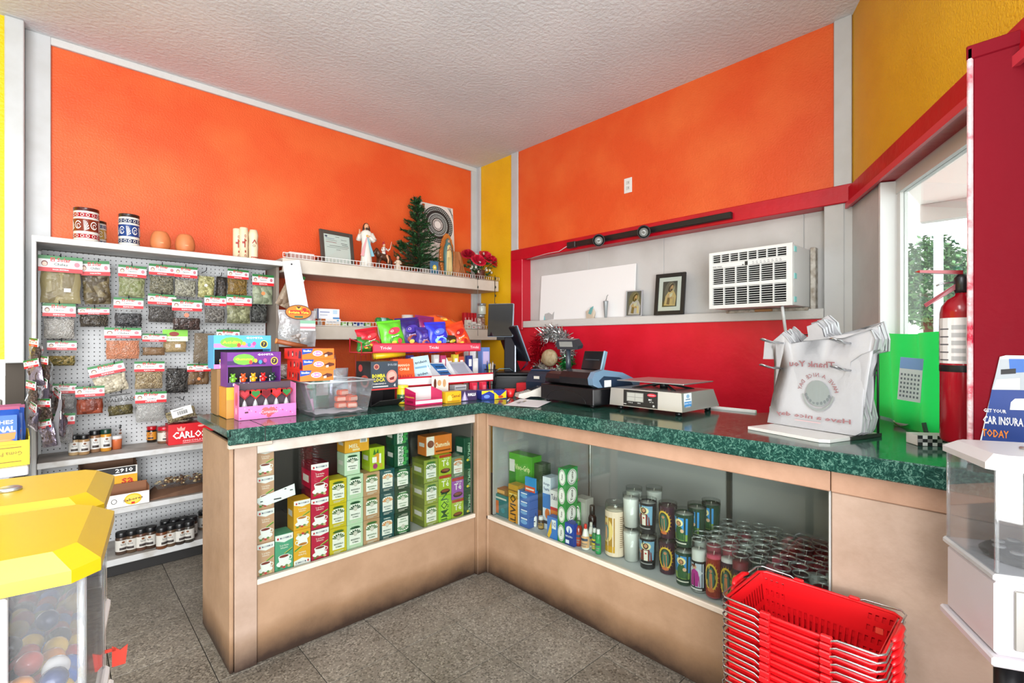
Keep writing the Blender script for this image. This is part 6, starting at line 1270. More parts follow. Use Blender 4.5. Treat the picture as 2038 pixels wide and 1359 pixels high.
chip_bag(898, 2.59, cz, .1, .09, .045, '#2E2A1E', 'small dark snack bag with yellow print between the blue and red bags', logo('#C8B82A', '#F4F0E0', '#B84A8A'), -8)
chip_bag(924, 2.60, cz, .15, .185, .06, '#D8401E', 'orange-red snack bag leaning at the far end of the rack', logo('#B81E1E', '#F6E8E2', '#E8762A'), -16, 0, -16)
chip_bag(898, 2.655, cz+.16, .2, .17, .05, '#E25A1E', 'orange snack bag lying flat on top of the other bags', logo('#C8381E', '#F6D8A0', '#F0902A'), rot=(rad(-68), 0, .2))
chip_bag(846, 2.665, cz+.03, .14, .185, .05, '#7A1E5A', 'purple-red snack bag peeping over behind the violet one', logo('#B03A86', '#F0D8E8', '#C8502A'), -8, 0, 4)
# gum and sweets on the lower tier
tz = 1.0655
def tier(u, y): return Vector((at_y(u, 760, y).x, y, tz))
def tcart(name, u, y, w, d, h, col, label, pr=None, rot=None, rz=0, z=None, cat='box', group='gum boxes on the lower tier', side=None):
    q = tier(u, y); q.z = z or q.z; return carton(name, w, d, h, col, q, rz, label, cat, group, pr=pr, rot=rot, sidecol=side)
tcart('sweet_carton', 802, 2.53, .13, .06, .15, '#E2501E', 'orange carton standing at the near end of the lower tier', SP(.13, .15, '#E8561E', [('t', 'KRANKY', .5, .3, .2, '#B8181E', .8, .02), ('t', 'MANGO', .5, .75, .1, '#F6D8B8', .6, .02), ('t', 'CHILE', .5, .6, .1, '#F6D8B8', .5, .02), ('p', [(.1, 0), (.5, .2), (.9, 0)], '#F0A03A')]), (rad(-10), 0, 0))
tcart('gum_box', 842, 2.55, .125, .05, .165, '#8FA8B8', 'tall pale blue gum box with dark handwriting-style lettering', SP(.125, .165, '#B8D4E0', [('t', 'trident', .5, .78, .1, '#1A2A3A', .7, .02, .06), ('t', 'trident', .5, .34, .1, '#1A2A3A', .7, .02, .06), ('r', .1, .55, .9, .62, '#7AA6C0'), ('r', .1, .12, .8, .18, '#7AA6C0')]), (rad(-14), rad(-5), .05), side='#4A4A5A')
for i, (u, c, lab) in enumerate(((874, '#E0DEDC', 'white wedge-shaped gum dispenser open beside the tall pale box'), (918, '#C8CCD8', 'grey-lilac wedge-shaped gum dispenser at the far end of the tier'))):
    q = tier(u, 2.53); t = thing('gum_dispenser', lab, 'box', q, .05); w = .15; k = MB(); k.hull([(-w/2, -.05, 0), (w/2, -.05, 0), (w/2, .06, 0), (-w/2, .06, 0), (-w/2, -.05, .035), (w/2, -.05, .035), (w/2, .06, .12), (-w/2, .06, .12)]); k.build('dispenser_body', mat(c, .5), t)
    n = math.hypot(.11, .085)
    f = lambda a, b, l, w=w: (a-w/2, -.05+b*.11/n-l*.6, .035+b*.085/n+l)
    (SP(w, n, '#C8CCD2', [('p', [(.3, .95), (.95, .9), (.95, .1), (.4, .1)], '#2E6AA8'), ('r', .42, .46, .94, .54, '#D8E4EE'), ('t', 'trident', .67, .72, .13, '#0E1E34', .46, .03), ('t', 'trident', .68, .3, .13, '#0E1E34', .46, .03)]) if i == 0 else SP(w, n, '#B8BCC8', [('p', [(.1, .9), (.9, .9), (.8, .2), (.2, .2)], '#9EA4B4')])).build('sloping_face', t, f)
    MB().hull([(-w/2, .06, .12), (-w/2, -.05, .035), (-w/2-.001, .06, .15), (-w/2, .06, .0), (-w/2+.003, .06, .12), (-w/2+.003, .06, .15)]).build('side_flap', mat('#E4E4E6', .5), t)
for i, (u, w, c, a, lab) in enumerate(((848, .11, '#E87A1E', '#F0C03A', 'orange and yellow gum pack at the front of the lower tier'), (886, .085, '#5AAE6A', '#E6E8E4', 'green and white gum pack beside the orange one'), (914, .06, '#E2E4E4', '#7AB88A', 'white gum pack between green and cyan ones'), (934, .07, '#3A9EB8', '#C8E6EA', 'cyan gum pack on the lower tier'), (958, .075, '#4AAE5A', '#DCEBDC', 'green gum pack at the far end of the lower tier'))):
    tcart('gum_pack', u, 2.463, w, .03, .042, c, lab, SP(w, .042, c, [('r', .1, .2, .6, .8, a), ('e', .8, .5, .12, .3, a)]), group='gum packs at the front of the lower tier', cat='pack')
for i, (u, c, h) in enumerate(((815, '#3A2A7A', .17), (823, '#4A3AA8', .15), (866, '#C8C4C0', .17), (880, '#B83A6A', .165), (893, '#C88A3A', .15), (905, '#D8C23A', .17), (916, '#C8503A', .155), (933, '#2A3A7A', .16), (944, '#DADADA', .14))): tcart('gum_sleeve', u, 2.625, .04, .03, h, c, ['indigo', 'violet-blue', 'pale grey', 'magenta', 'tan', 'yellow', 'brick red', 'navy', 'white'][i]+' gum sleeve standing at the back of the lower tier', SP(.04, h, c, [('r', .2, .55, .8, .85, '#E8E4E0'), ('r', .2, .15, .8, .25, '#E8E4E0')]), group='gum sleeves at the back of the lower tier')
t = thing('yellow_roll', 'long bright yellow roll lying across the lower tier', 'roll', (tier(775, 2.6).x, 2.60, 1.235), .05); MB().tube([(-.1, 0, 0), (.1, 0, .012)], .018, 10).build('roll', mat('#EEC61E', .35), t); MB().tube([(-.104, 0, -.0003), (-.1, 0, 0)], .0195, 10).build('end_cap', mat('#D8A81E', .35), t)
MB().tube([(0, -.004, -.03), (.0, -.0, -.165)], .004, 6).build('stand_wire', mat('#9A2034', .4), t)
# under the rack, on the counter
o = MB().lathe([(.027, 0), (.03, .006), (.031, .08), (.028, .085)], 16).build('candy_tub', mat('#D8B81E', .35), None, (1.405, 2.40, CT+.001)); tag(o, 'yellow candy tub tucked between the black dispenser and pink box', 'tub'); MB().lathe([(.032, .083), (.033, .088), (.033, .1), (.03, .102)], 16).build('lid', mat('#E8CE2A', .3), o); p = Print(.1, .04); p.rect(0, 0, 1, 1, '#2E5A3A', 6); p.text('Dulce', .5, .5, .4, '#F0E8C8', .5, .02); p.build('label_wrap', o, wrap(.0312, .1, .012))
pk = open_box('pink_candy_box', .17, .11, .09, .03, '#C8205A', (1.478, 2.30, CT+.001), 0, 'open magenta candy box with white inside, under the rack', inner='#DAD4D0', hs=.07)
SP(.17, .03, '#E6DADA', [('r', 0, 0, 1, .3, '#C8205A'), ('r', 0, .85, 1, 1, '#C8205A')]).build('printed_front', pk, front(.17, .11)); SP(.11, .06, '#B8184E', [('t', 'Pulparindo', .5, .7, .18, '#E8C83A', .8, .02), ('r', .2, .2, .8, .4, '#8A1038')]).build('printed_side', pk, leftside(.17, .11))
for i in range(7): o = MB().cbox(-.009, .009, -.03, .03, 0, .014, .003).build('pink_bar', mat('#D87A9E', .35, var='#B8406A', vscale=80), None, (1.415+i*.021, 2.30, CT+.0045), R.uniform(-.06, .06)); tag(o, 'pink-wrapped candy bar, %s along inside the magenta box' % ORD[i], 'sweet', 'pink candy bars in the magenta box'); MB().box(-.007, .007, -.006, .006, .014, .0146).build('wrapper_label', mat('#F0D0DC', .35), o)
carton('caramel_box', .105, .055, .062, '#D8A81E', (1.632, 2.262, CT+.001), 0, 'golden yellow caramel box next to the magenta box', pr=SP(.105, .062, '#E0AE22', [('t', 'Canel', .62, .6, .28, '#8A3A1A', .6, .02), ('e', .25, .4, .16, .3, '#E8C85A'), ('r', .1, .08, .9, .18, '#B8801A')]))
carton('cough_drop_box', .115, .055, .058, '#3A2A4E', (1.748, 2.275, CT+.001), -.12, 'dark violet cough drop box between the golden and the blue boxes', pr=SP(.115, .058, '#3E2E54', [('p', [(.1, .05), (.3, .95), (.5, .05)], '#8A7AA8'), ('p', [(.3, .95), (.4, .05), (.2, .05)], '#C8C0D8'), ('t', 'HALLS', .72, .6, .3, '#F2F0F4', .46, .05)]))
carton('gum_carton', .165, .08, .052, '#1E2E86', (1.915, 2.24, CT+.001), -.25, 'blue and yellow carton at the inner corner of the counters', pr=SP(.165, .052, '#22348E', [('p', [(0, 1), (0, .6), (.3, .95), (.5, .6), (.45, 1)], '#E8C81E'), ('p', [(.5, 0), (.5, .8), (.7, .3), (.98, .95), (.98, .1)], '#E8C81E'), ('e', .2, .35, .12, .2, '#6A88D8'), ('e', .75, .25, .1, .16, '#C8442A')]))
o = MB().lathe([(.018, 0), (.02, .004), (.034, .05), (.031, .05), (.018, .008), (0, .008)], 16).build('red_bowl', mat('#D01E22', .3), None, (2.045, 2.215, CT+.001)); tag(o, 'small red plastic dish behind the blue and yellow carton', 'bowl'); MB().lathe([(.034, .048), (.036, .05), (.034, .052), (.032, .05)], 16).build('rim', mat('#E0383A', .3), o)
carton('wafer_carton', .12, .05, .05, '#DCD4C8', (1.62, 2.375, CT+.001), .05, 'white carton with chocolate pictures behind the golden box', pr=SP(.12, .085, '#E0D8CC', [('e', .2, .7, .08, .2, '#5A2A1A'), ('e', .45, .72, .12, .12, '#C89A6A'), ('e', .75, .7, .1, .16, '#C89A6A')])).scale = (1, 1, 1.7)
for i in range(3): carton('gum_tray', .09, .05, .027, '#8A8A8C', (1.77, 2.38, CT+.001+i*.0275), .04*i, 'grey flat gum tray, %s of three stacked behind the violet box' % ['lowest', 'middle', 'top'][i], 'tray', 'grey gum trays', pr=SP(.09, .027, '#B8B8BA', [('r', .05, .3, .95, .6, '#77777C')]))
for i in range(2): carton('red_packet', .035, .03, .09, '#C8203A', (1.88+i*.075, 2.37, CT+.001), 0, ['red upright packet behind the blue and yellow carton, nearer the violet box', 'second red upright packet, nearer the cash drawer'][i], 'packet', 'red packets under the rack', pr=SP(.035, .09, '#D02A44', [('r', .2, .5, .8, .8, '#E86A7A')]))
# ================================================================ register, scale and fittings on the far counter
BLK = mat('#0D0D10', .38, spec=.35); BLK2 = mat('#17171A', .45, spec=.35); SLV = mat('#8FA3B8', .3, .3); STEEL = mat('#B9BCBE', .28, .9)
def rotx(a): return Matrix.Rotation(rad(a), 4, 'X')
# point-of-sale terminal in the corner
ps = thing('pos_terminal', 'black point-of-sale stand with a customer tablet and a tilted operator screen', 'computer', (2.50, 2.66, CT+.001), rad(-45))
MB().cbox(-.155, .155, -.15, .15, 0, .1, .006).build('cash_drawer', BLK, ps); MB().cbox(-.14, .14, -.153, -.149, .012, .085, .003).build('drawer_front', BLK2, ps); MB().lathe([(.008, 0), (.008, .006), (0, .006)], 12).build('lock', STEEL, ps, (.1, -.155, .05)).rotation_euler[0] = PI/2
MB().cbox(-.17, .13, -.165, .12, .101, .122, .008).build('base_plate', BLK2, ps)
k = MB(); k.T = Matrix.Translation((-.03, -.08, .12)) @ rotx(-4); k.cbox(-.042, .042, -.02, .02, 0, .255, .005); k.build('column', mat('#17131B', .55, spec=.15), ps)
k = MB(); k.T = Matrix.Translation((-.03, -.08, .12)) @ rotx(-4); k.cbox(.034, .044, -.021, .021, 0, .253, .002); k.build('column_edge', mat('#8E98A8', .3, .4), ps)
cd = bpy.data.objects.new('customer_display', None); C.objects.link(cd); cd.parent = ps; cd.location = (-.10, -.09, .375); cd.rotation_euler = (rad(-6), 0, rad(-14))
MB().cbox(-.098, .098, -.008, .008, 0, .245, .005).build('display_body', mat('#9AA6B4', .3, .4), cd); MB().cbox(-.096, .092, -.0095, -.006, .004, .241, .002).build('display_glass', mat('#14141A', .06, spec=.8), cd); MB().box(-.03, .03, .008, .05, -.02, .06).build('display_bracket', BLK, cd)
om = bpy.data.objects.new('operator_monitor', None); C.objects.link(om); om.parent = ps; om.location = (.03, .0, .2); om.rotation_euler = (rad(-22), 0, rad(73+45))
MB().cbox(-.165, .165, -.012, .014, 0, .27, .008).build('monitor_back', mat('#10121C', .3), om); MB().cbox(-.167, .167, -.014, -.004, -.002, .272, .003).build('monitor_bezel', mat('#7E93AA', .3, .3), om); MB().cbox(-.155, .155, -.0155, -.013, .012, .258, .001).build('screen', mat('#0A0C12', .08), om); MB().cbox(-.05, .05, .012, .03, .06, .16, .006).build('monitor_mount', BLK, om); MB().box(-.02, .02, .02, .05, -.1, .12).build('hinge_arm', BLK, om)
k = MB()
for q in range(2): k.tube([(.05, -.05+.02*q, .13), (.1, -.11, .2-.02*q), (.06, -.1, .26), (.03, .0, .3)], .003, 6)
k.build('cables', mat('#2A3A52', .4), ps)
k = MB(); k.tube([(-.14, -.17, .122), (-.1, -.2, .15), (-.03, -.16, .15), (.0, -.12, .124)], .003, 6); k.build('loop_cable', mat('#5A7A80', .4), ps)
# wire pen cup, keyboard stand and receipt printer
pc_ = thing('pen_cup', 'black wire pen cup full of pens beside the rack', 'cup', (2.20, 2.58, CT+.001)); k = MB()
for q in range(14): a = 2*PI*q/14; k.tube([(.03*math.cos(a), .03*math.sin(a), .002), (.045*math.cos(a), .045*math.sin(a), .15)], .0016, 4)
for zz, r in ((.003, .03), (.05, .035), (.1, .04), (.15, .045)): k.tube([(r*math.cos(2*PI*q/16), r*math.sin(2*PI*q/16), zz) for q in range(16)], .002, 4, closed=True)
k.lathe([(.03, 0), (.03, .003)], 14); k.build('wire_mesh', BLK, pc_)
for q, c in enumerate(('#1E1E22', '#D8D4CC', '#2A4AA0', '#1E1E22', '#C8C83A', '#B8B4B0', '#1E1E22')): a = q*.9; o = MB().tube([(.012*math.cos(a), .012*math.sin(a), .006), (.03*math.cos(a), .03*math.sin(a), .175+.01*(q % 3))], .0045, 6).build('pen', mat(c, .35), None, (2.20, 2.58, CT+.004)); tag(o, ['black pen at the front of the wire cup', 'white pen in the wire cup', 'blue pen in the wire cup', 'second black pen in the wire cup, leaning back', 'yellow-green marker in the wire cup', 'grey pen in the wire cup', 'third black pen in the wire cup, beside the tablet'][q], 'pen', 'pens in the wire cup'); MB().tube([(.0295*math.cos(a), .0295*math.sin(a), .172+.01*(q % 3)), (.0305*math.cos(a), .0305*math.sin(a), .185+.01*(q % 3))], .003, 6).build('pen_tip', mat('#5A5A5E', .3), o)
for q, (x, y, h, c, lab) in enumerate(((2.15, 2.75, .3, '#D8D8E2', 'clear plastic bag bunch hanging by the rack end'), (2.27, 2.74, .3, '#6A86C8', 'blue and lilac carton behind the wire pen cup'))): carton('stock_carton', .07, .05, h, c, (x, y, CT+.001), 0, ['pale tall carton standing at the end of the red rack', lab][q], pr=SP(.07, h, c, [('r', .1, .6, .9, .9, '#C8B8E0' if q else '#EDEDF0'), ('r', .2, .2, .8, .35, '#E8E8EE')]))
rp = thing('receipt_printer', 'rounded blue-black receipt printer behind the cash register', 'printer', (2.36, 2.24, CT+.001), rad(-80)); k = MB()
k.prism([(-.08, 0), (.08, 0), (.08, .12), (.05, .15), (-.02, .155), (-.06, .13), (-.085, .08)], -.075, .075, 'x', smooth=False); k.build('printer_body', mat('#1E2A3C', .3), rp); MB().cbox(-.076, .076, -.03, .045, .152, .158, .003).build('printer_lid', mat('#3A5270', .3), rp); MB().box(-.012, .03, -.0845, -.081, .1, .118).build('label', mat('#D8D4C8', .5), rp)
hs = thing('barcode_scanner', 'black hand scanner resting on its stand between the screen and tinsel', 'scanner', (2.43, 2.375, CT+.001), .6); k = MB(); k.tube([(-.09, 0, .02), (-.05, 0, .08), (.0, 0, .13), (.03, 0, .15)], .018, 10, rs=[.016, .017, .02, .026]); k.tube([(.03, 0, .15), (.09, 0, .10)], .02, 10, rs=[.024, .014]); k.build('scanner_body', BLK, hs); k = MB(); k.tube([(.02, .012, .168), (.08, .012, .12)], .006, 6); k.build('white_trim', mat('#C8CDD4', .3), hs); MB().cbox(-.11, .1, -.06, .06, 0, .02, .006).build('stand', BLK2, hs)
pr_ = MB().cbox(-.05, .05, -.05, .05, 0, .06, .004).build('red_carton', mat('#C8202A', .4), None, (2.36, 2.40, CT+.001), .4); tag(pr_, 'small red carton behind the tablet column', 'box'); MB().box(-.04, .04, -.0505, -.05, .02, .04).build('printed_front', mat('#E8E0DC', .4), pr_)
# card terminal and papers
ctm = thing('card_terminal', 'pale grey card terminal with keypad sloping towards the clerk', 'card reader', at_z(1058, 792, CT+.001), rad(62)); k = MB()
k.prism([(-.09, .0), (-.1, .03), (-.085, .062), (-.05, .07), (.02, .045), (.09, .03), (.095, .01), (.06, 0), (.02, .014), (-.03, .012)], -.042, .042, 'x'); k.build('terminal_body', mat('#CFC8BE', .4), ctm)
k = MB(); k.hull([(-.03, -.045, .0695), (.03, -.045, .0695), (.03, .012, .049), (-.03, .012, .049), (-.03, -.045, .072), (.03, -.045, .072), (.03, .012, .0515), (-.03, .012, .0515)]); k.build('display', mat('#2A3038', .15), ctm)
kb = MB().cbox(-.005, .005, -.004, .004, 0, .004, .001).mesh('key', mat('#8A8A86', .5))
for i in range(3):
    for j in range(4): o = bpy.data.objects.new('key', kb); C.objects.link(o); o.parent = ctm; o.location = (-.02+.02*i, .026+.016*j, .043-.0036*j)
o = MB().grid(lambda u, v: ((u-.5)*.3+.03*v, (v-.5)*.2, .001+.0008*math.sin(u*5+v*3)), 6, 4).build('paper_sheet', mat('#E9E9EC', .6), None, at_z(1050, 803, CT+.001), .5); tag(o, 'white paper sheet lying on the worktop under the card terminal', 'paper')
kk = thing('key_bunch', 'small bunch of metal keys on the white sheet before the terminal', 'keys', at_z(1038, 800, CT+.004), .3); k = MB(); k.tube([(.012*math.cos(a), .012*math.sin(a), .002) for a in [2*PI*q/12 for q in range(12)]], .0012, 4, closed=True); k.build('ring', STEEL, kk); MB().cbox(.012, .05, -.005, .005, .001, .003, .0006).build('key', mat('#A8925A', .3, .8), kk); MB().cbox(-.05, -.012, -.006, .006, .001, .003, .0006).build('key', STEEL, kk)
o = MB().tube([(-.06, 0, .004), (.06, .0, .004)], .004, 6).build('pen', mat('#E2E2E4', .3), None, at_z(1012, 797, CT+.001), .7); tag(o, 'white pen lying beside the blue and yellow carton', 'pen'); MB().tube([(-.075, 0, .004), (-.06, 0, .004)], .0035, 6, rs=[.001, .0035]).build('pen_tip', mat('#2A2A2E', .3), o)
# cash register
rg = thing('cash_register', 'dark electronic cash register on a black drawer with a raised customer display', 'cash register', (2.20, 1.725, CT+.001), rad(-98))
k = MB(); k.cbox(-.215, .215, -.18, .17, .014, .1, .004)
for x in (-.18, .18):
    for y in (-.15, .14): k.lathe([(.012, 0), (.013, .015)], 10, x, y)
k.build('cash_drawer', BLK, rg)
k = MB(); n = 24; pts = [(.16*math.cos(PI*q/n), .018+.062*math.sin(PI*q/n)) for q in range(n+1)]; k.tube([(x, -.1805, z) for x, z in pts], .0018, 5); k.build('drawer_arch', mat('#0C0C0E', .4), rg)
k = MB(); k.prism([(-.12, .101), (.17, .101), (.17, .12), (.02, .165), (-.11, .172), (-.145, .16), (-.158, .135), (-.15, .112)], -.2, -.06, 'x', smooth=False); k.prism([(-.12, .101), (.17, .101), (.17, .118), (.03, .17), (-.10, .19), (-.15, .18), (-.172, .15), (-.165, .115)], -.06, .165, 'x'); k.build('register_body', mat('#131216', .32, spec=.4), rg)
k = MB(); k.prism([(-.13, .103), (.185, .103), (.19, .122), (.05, .176), (-.09, .195), (-.15, .184), (-.172, .152), (-.166, .118)], .165, .2, 'x'); k.build('side_shell', mat('#6F8BA6', .28, .2), rg); k = MB(); k.prism([(-.1, .104), (.13, .104), (.12, .12), (.02, .152), (-.09, .162), (-.125, .14)], .199, .203, 'x'); k.build('side_inset', mat('#1E2E44', .35), rg); MB().box(.2035, .204, -.09, -.04, .105, .14).build('label', mat('#E2E2DE', .5), rg)
k = MB(); k.prism([(.03, .171), (.165, .121), (.168, .126), (.03, .177)], -.17, .16, 'x'); k.build('keyboard', mat('#3A4656', .4), rg)
for i in range(10):
    for j in range(4):
        o = bpy.data.objects.new('key', kb); C.objects.link(o); o.parent = rg; o.location = (-.15+.032*i, .05+.03*j, .169-.011*j); o.scale = (2, 2.2, 1.4)
MB().tube([(-.11, -.06, .15), (-.11, -.06, .305)], .015, 12, rs=[.017, .014]).build('display_pole', mat('#2A323C', .3), rg)
k = MB(); k.T = Matrix.Translation((-.10, -.06, .30)) @ rotx(12); k.prism([(-.085, .0), (.085, .0), (.095, .02), (.07, .055), (-.075, .055), (-.095, .03)], -.018, .022, 'y'); k.build('display_head', mat('#2A2E34', .3), rg)
k = MB(); k.T = Matrix.Translation((-.10, -.06, .30)) @ rotx(12); k.box(-.06, .05, -.0195, -.018, .016, .046); k.build('display_window', mat('#8A8C88', .25), rg)
k = MB(); k.T = Matrix.Translation((-.02, .03, .18)) @ rotx(-16); k.cbox(-.075, .085, -.01, .012, 0, .11, .004); k.build('operator_panel', mat('#161A1E', .3), rg); k = MB(); k.T = Matrix.Translation((-.02, .03, .18)) @ rotx(-16); k.cbox(.08, .09, -.012, .014, 0, .112, .002); k.build('panel_edge', mat('#7FA0B4', .3, .3), rg); k = MB(); k.T = Matrix.Translation((-.02, .03, .18)) @ rotx(-16); k.box(-.05, .06, -.0125, -.01, .055, .06); k.build('panel_slot', mat('#3A4248', .3), rg)
# counter scale
sc_ = thing('counter_scale', 'steel counter scale with a flat pan and a dark double display', 'scale', (2.245, 1.29, CT+.001), rad(-91))
k = MB(); bw_, bd_ = .2, .18; B0 = [(-bw_, -bd_), (bw_, -bd_), (bw_, bd_), (-bw_, bd_)]
k.hull([(x, y, .022) for x, y in B0]+[(x*.97, -bd_*.985 if y < 0 else bd_*.72, .108) for x, y in B0]); k.build('scale_body', mat('#C4C3C0', .3, .7), sc_)
for x in (-.16, .16):
    for y in (-.14, .14): MB().lathe([(.014, 0), (.016, .008), (.01, .024)], 12, x, y).build('foot', BLK, sc_)
p = SP(.19, .078, '#1A1A1C', [('r', .1, .3, .6, .86, '#8A8A84'), ('r', .12, .6, .34, .82, '#A8A8A0'), ('r', .36, .6, .58, .82, '#A8A8A0'), ('r', .12, .34, .34, .56, '#A8A8A0'), ('r', .36, .34, .58, .56, '#A8A8A0'), ('e', .84, .78, .13, .1, '#C8283A', 16), ('t', 'RETAIL', .84, .78, .06, '#F0C8CC', .18), ('t', 'MC', .8, .5, .12, '#E6E6E2', None, .02), ('t', '30 lb', .84, .36, .06, '#D8D8D4', .12), ('t', 'TOTAL LB', .22, .22, .06, '#D8D8D4', .14), ('t', 'ZERO', .48, .22, .06, '#D8D8D4', .1), ('e', .9, .14, .03, .07, '#B8B8B4', 10), ('r', .02, .1, .1, .14, '#D0D0CC')])
p.build('display_panel', sc_, lambda x, y, l: (x-.115, -bd_-.001-l+.004*(y/.08)*.6, .026+y))
p = SP(.07, .075, '#E4E8EC', [('r', .05, .05, .95, .5, '#3A8AC8'), ('t', 'INSPECTED', .5, .38, .1, '#F0F4F8', .8, .01), ('t', 'COUNTY', .5, .18, .1, '#F0F4F8', .6, .01), ('r', .2, .6, .8, .66, '#6A8AA8'), ('e', .5, .82, .2, .12, '#8AB0D0', 12)])
p.build('seal_sticker', sc_, lambda x, y, l: (bw_*.985+.0012+l-.0035*(y/.08), -.16+x, .03+y))
k = MB(); k.tube([(-.12, -.1, .105), (0, 0, .135), (.12, .08, .105)], .006, 6); k.tube([(-.12, .08, .105), (0, 0, .135), (.12, -.1, .105)], .006, 6); k.lathe([(.02, .105), (.02, .14)], 12); k.build('pan_spider', BLK2, sc_)
MB().cbox(-.185, .185, -.14, .15, .141, .147, .002).build('pan', STEEL, sc_)
# bag stand with the carrier bags
bs = thing('bag_stand', 'wire bag stand with a white plastic base and prongs by the window', 'stand', (2.08, .585, CT+.001), rad(-18))
k = MB(); k.prism([(-.155, -.13), (-.13, -.152), (.15, -.152), (.155, -.14), (.155, .15), (-.155, .15)], 0, .011); k.build('base_plate', mat('#E2E0DC', .35), bs)
k = MB(); k.box(-.02, .157, -.157, -.148, .0, .012); k.build('base_channel', mat('#2A2A2A', .4), bs)
CHR = mat('#B4B6B8', .22, .9); k = MB(); k.tube([(.15, -.148, .008), (.15, -.148, .37), (.15, .13, .37), (.15, .13, .008)], .004, 8); k.tube([(.15, -.148, .22), (.15, .13, .22)], .003, 6); k.build('back_frame', mat('#3A3A3C', .35, .6), bs)
def prong(y, z, L_): k = MB(); k.tube([(.15, y+.009, z), (.15-L_*.8, y+.009, z+.004), (.15-L_, y+.012, z+.016), (.15-L_-.004, y, z+.018), (.15-L_, y-.012, z+.014), (.15-L_*.8, y-.009, z+.002), (.15, y-.009, z-.003)], .0034, 7); k.build('prong', CHR, bs)
for y, z, L_ in ((.125, .335, .25), (-.135, .335, .235), (.125, .235, .255), (-.135, .24, .23)): prong(y, z, L_)
k = MB(); k.tube([(.05, -.01, .37), (.03, -.01, .4), (.05, -.02, .42), (.09, -.02, .41), (.15, -.01, .372)], .0028, 6); k.build('top_hook', CHR, bs)
BAGM = mat('#B2B2B5', .35, bump=.25, bscale=22)
OUT = [(-0.175, 0.0), (-0.007, 0.0), (0.153, 0.001), (0.173, 0.015), (0.179, 0.063), (0.157, 0.163), (0.142, 0.225), (0.146, 0.258), (0.182, 0.284), (0.219, 0.299), (0.226, 0.336), (0.212, 0.368), (0.164, 0.355), (0.128, 0.342), (0.084, 0.339), (0.058, 0.346), (0.051, 0.375), (0.026, 0.399), (-0.011, 0.386), (-0.007, 0.348), (-0.036, 0.328), (-0.084, 0.321), (-0.102, 0.345), (-0.12, 0.361), (-0.164, 0.33), (-0.199, 0.328), (-0.212, 0.256), (-0.12, 0.258), (-0.102, 0.243), (-0.108, 0.221), (-0.106, 0.19), (-0.12, 0.156), (-0.128, 0.105), (-0.146, 0.044)]
def carrier(i, label):
    t = thing('carrier_bag', label, 'bag', (2.08, .585, CT+.014), rad(-18), 'white carrier bags on the wire stand'); x0 = .0+i*.016; k = MB()
    rr = random.Random(20+i); pts = [(y+rr.uniform(-.006, .006)*(i > 0), z+rr.uniform(-.006, .006)*(i > 0)+(.005*i if z > .34 else 0)) for y, z in OUT]
    n = len(pts); fr = [(x0+.01*math.sin(z*11+y*6)-.02*max(0, .1-z)*2, -y, max(z, .0)) for y, z in pts]; bk = [(p[0]+.011, p[1], p[2]) for p in fr]
    bm = bmesh.new(); f1 = bm.faces.new([bm.verts.new(p) for p in fr]); bmesh.ops.triangulate(bm, faces=[f1]); 
    bmesh.ops.subdivide_edges(bm, edges=bm.edges[:], cuts=2, use_grid_fill=True)
    for v in bm.verts: v.co.x += .006*math.sin(v.co.y*23+v.co.z*17+i)*min(1, v.co.z*8)
    bm.verts.index_update(); k.add([v.co[:] for v in bm.verts], [[v.index for v in f.verts] for f in bm.faces], 0, True); bm.free()
    o = len(k.v); k.add(fr+bk, [(q, (q+1) % n, n+(q+1) % n, n+q) for q in range(n)]+[list(range(2*n-1, n-1, -1))], 0)
    k.build('bag_sheet', BAGM, t); return t, x0
for i in range(5, 0, -1): carrier(i, ['', 'second white carrier bag of the pack, right behind the printed one', 'third white carrier bag of the pack on the prongs', 'fourth white carrier bag of the pack on the prongs', 'fifth white carrier bag of the pack on the prongs', 'rearmost white carrier bag of the pack, touching the stand frame'][i])
cb, x0 = carrier(0, 'front white carrier bag with mirrored red and grey print showing through')
p = Print(.3, .228); RC = '#96686C'; GC = '#8E9492'
p.text('Thank You', .5, .95, .1, RC, .6, .02, 0, True); p.text('Have a nice day', .5, .08, .09, RC, .92, .02, 0, True)
p.ring(.57, .5, .2, .3, GC, .1, 28, PI*1.05, PI*1.95); p.arctext('HAVE A NICE DAY', .57, .47, .31, .065, RC, .25, PI-.25, True); p.ell(.57, .48, .15, .21, '#8C9492', 22)
p.poly([(.47, .5), (.5, .6), (.6, .64), (.66, .56), (.7, .5), (.62, .52), (.6, .44), (.66, .4), (.54, .38)], '#5E6866'); p.poly([(.48, .44), (.52, .52), (.5, .56), (.46, .5)], '#D4D8D6'); p.ell(.56, .4, .09, .04, '#6E7674', 12); p.poly([(.62, .56), (.68, .6), (.66, .54)], '#6E7674')
for q in range(9): a = PI*1.1+q*PI*.8/8; p.ell(.57+.15*math.cos(a), .5+.18*math.sin(a), .018, .03, '#70787A', 7)
p.rect(.3, .0, .62, .015, '#C8A8AA')
f = lambda x, y, l: (x0-.019-l*.5+.01*math.sin((y+.03)*11+(x-.16)*6), .14-x, y+.028); f.cut = .02; p.build('printed_front', cb, f, .5, .0002)
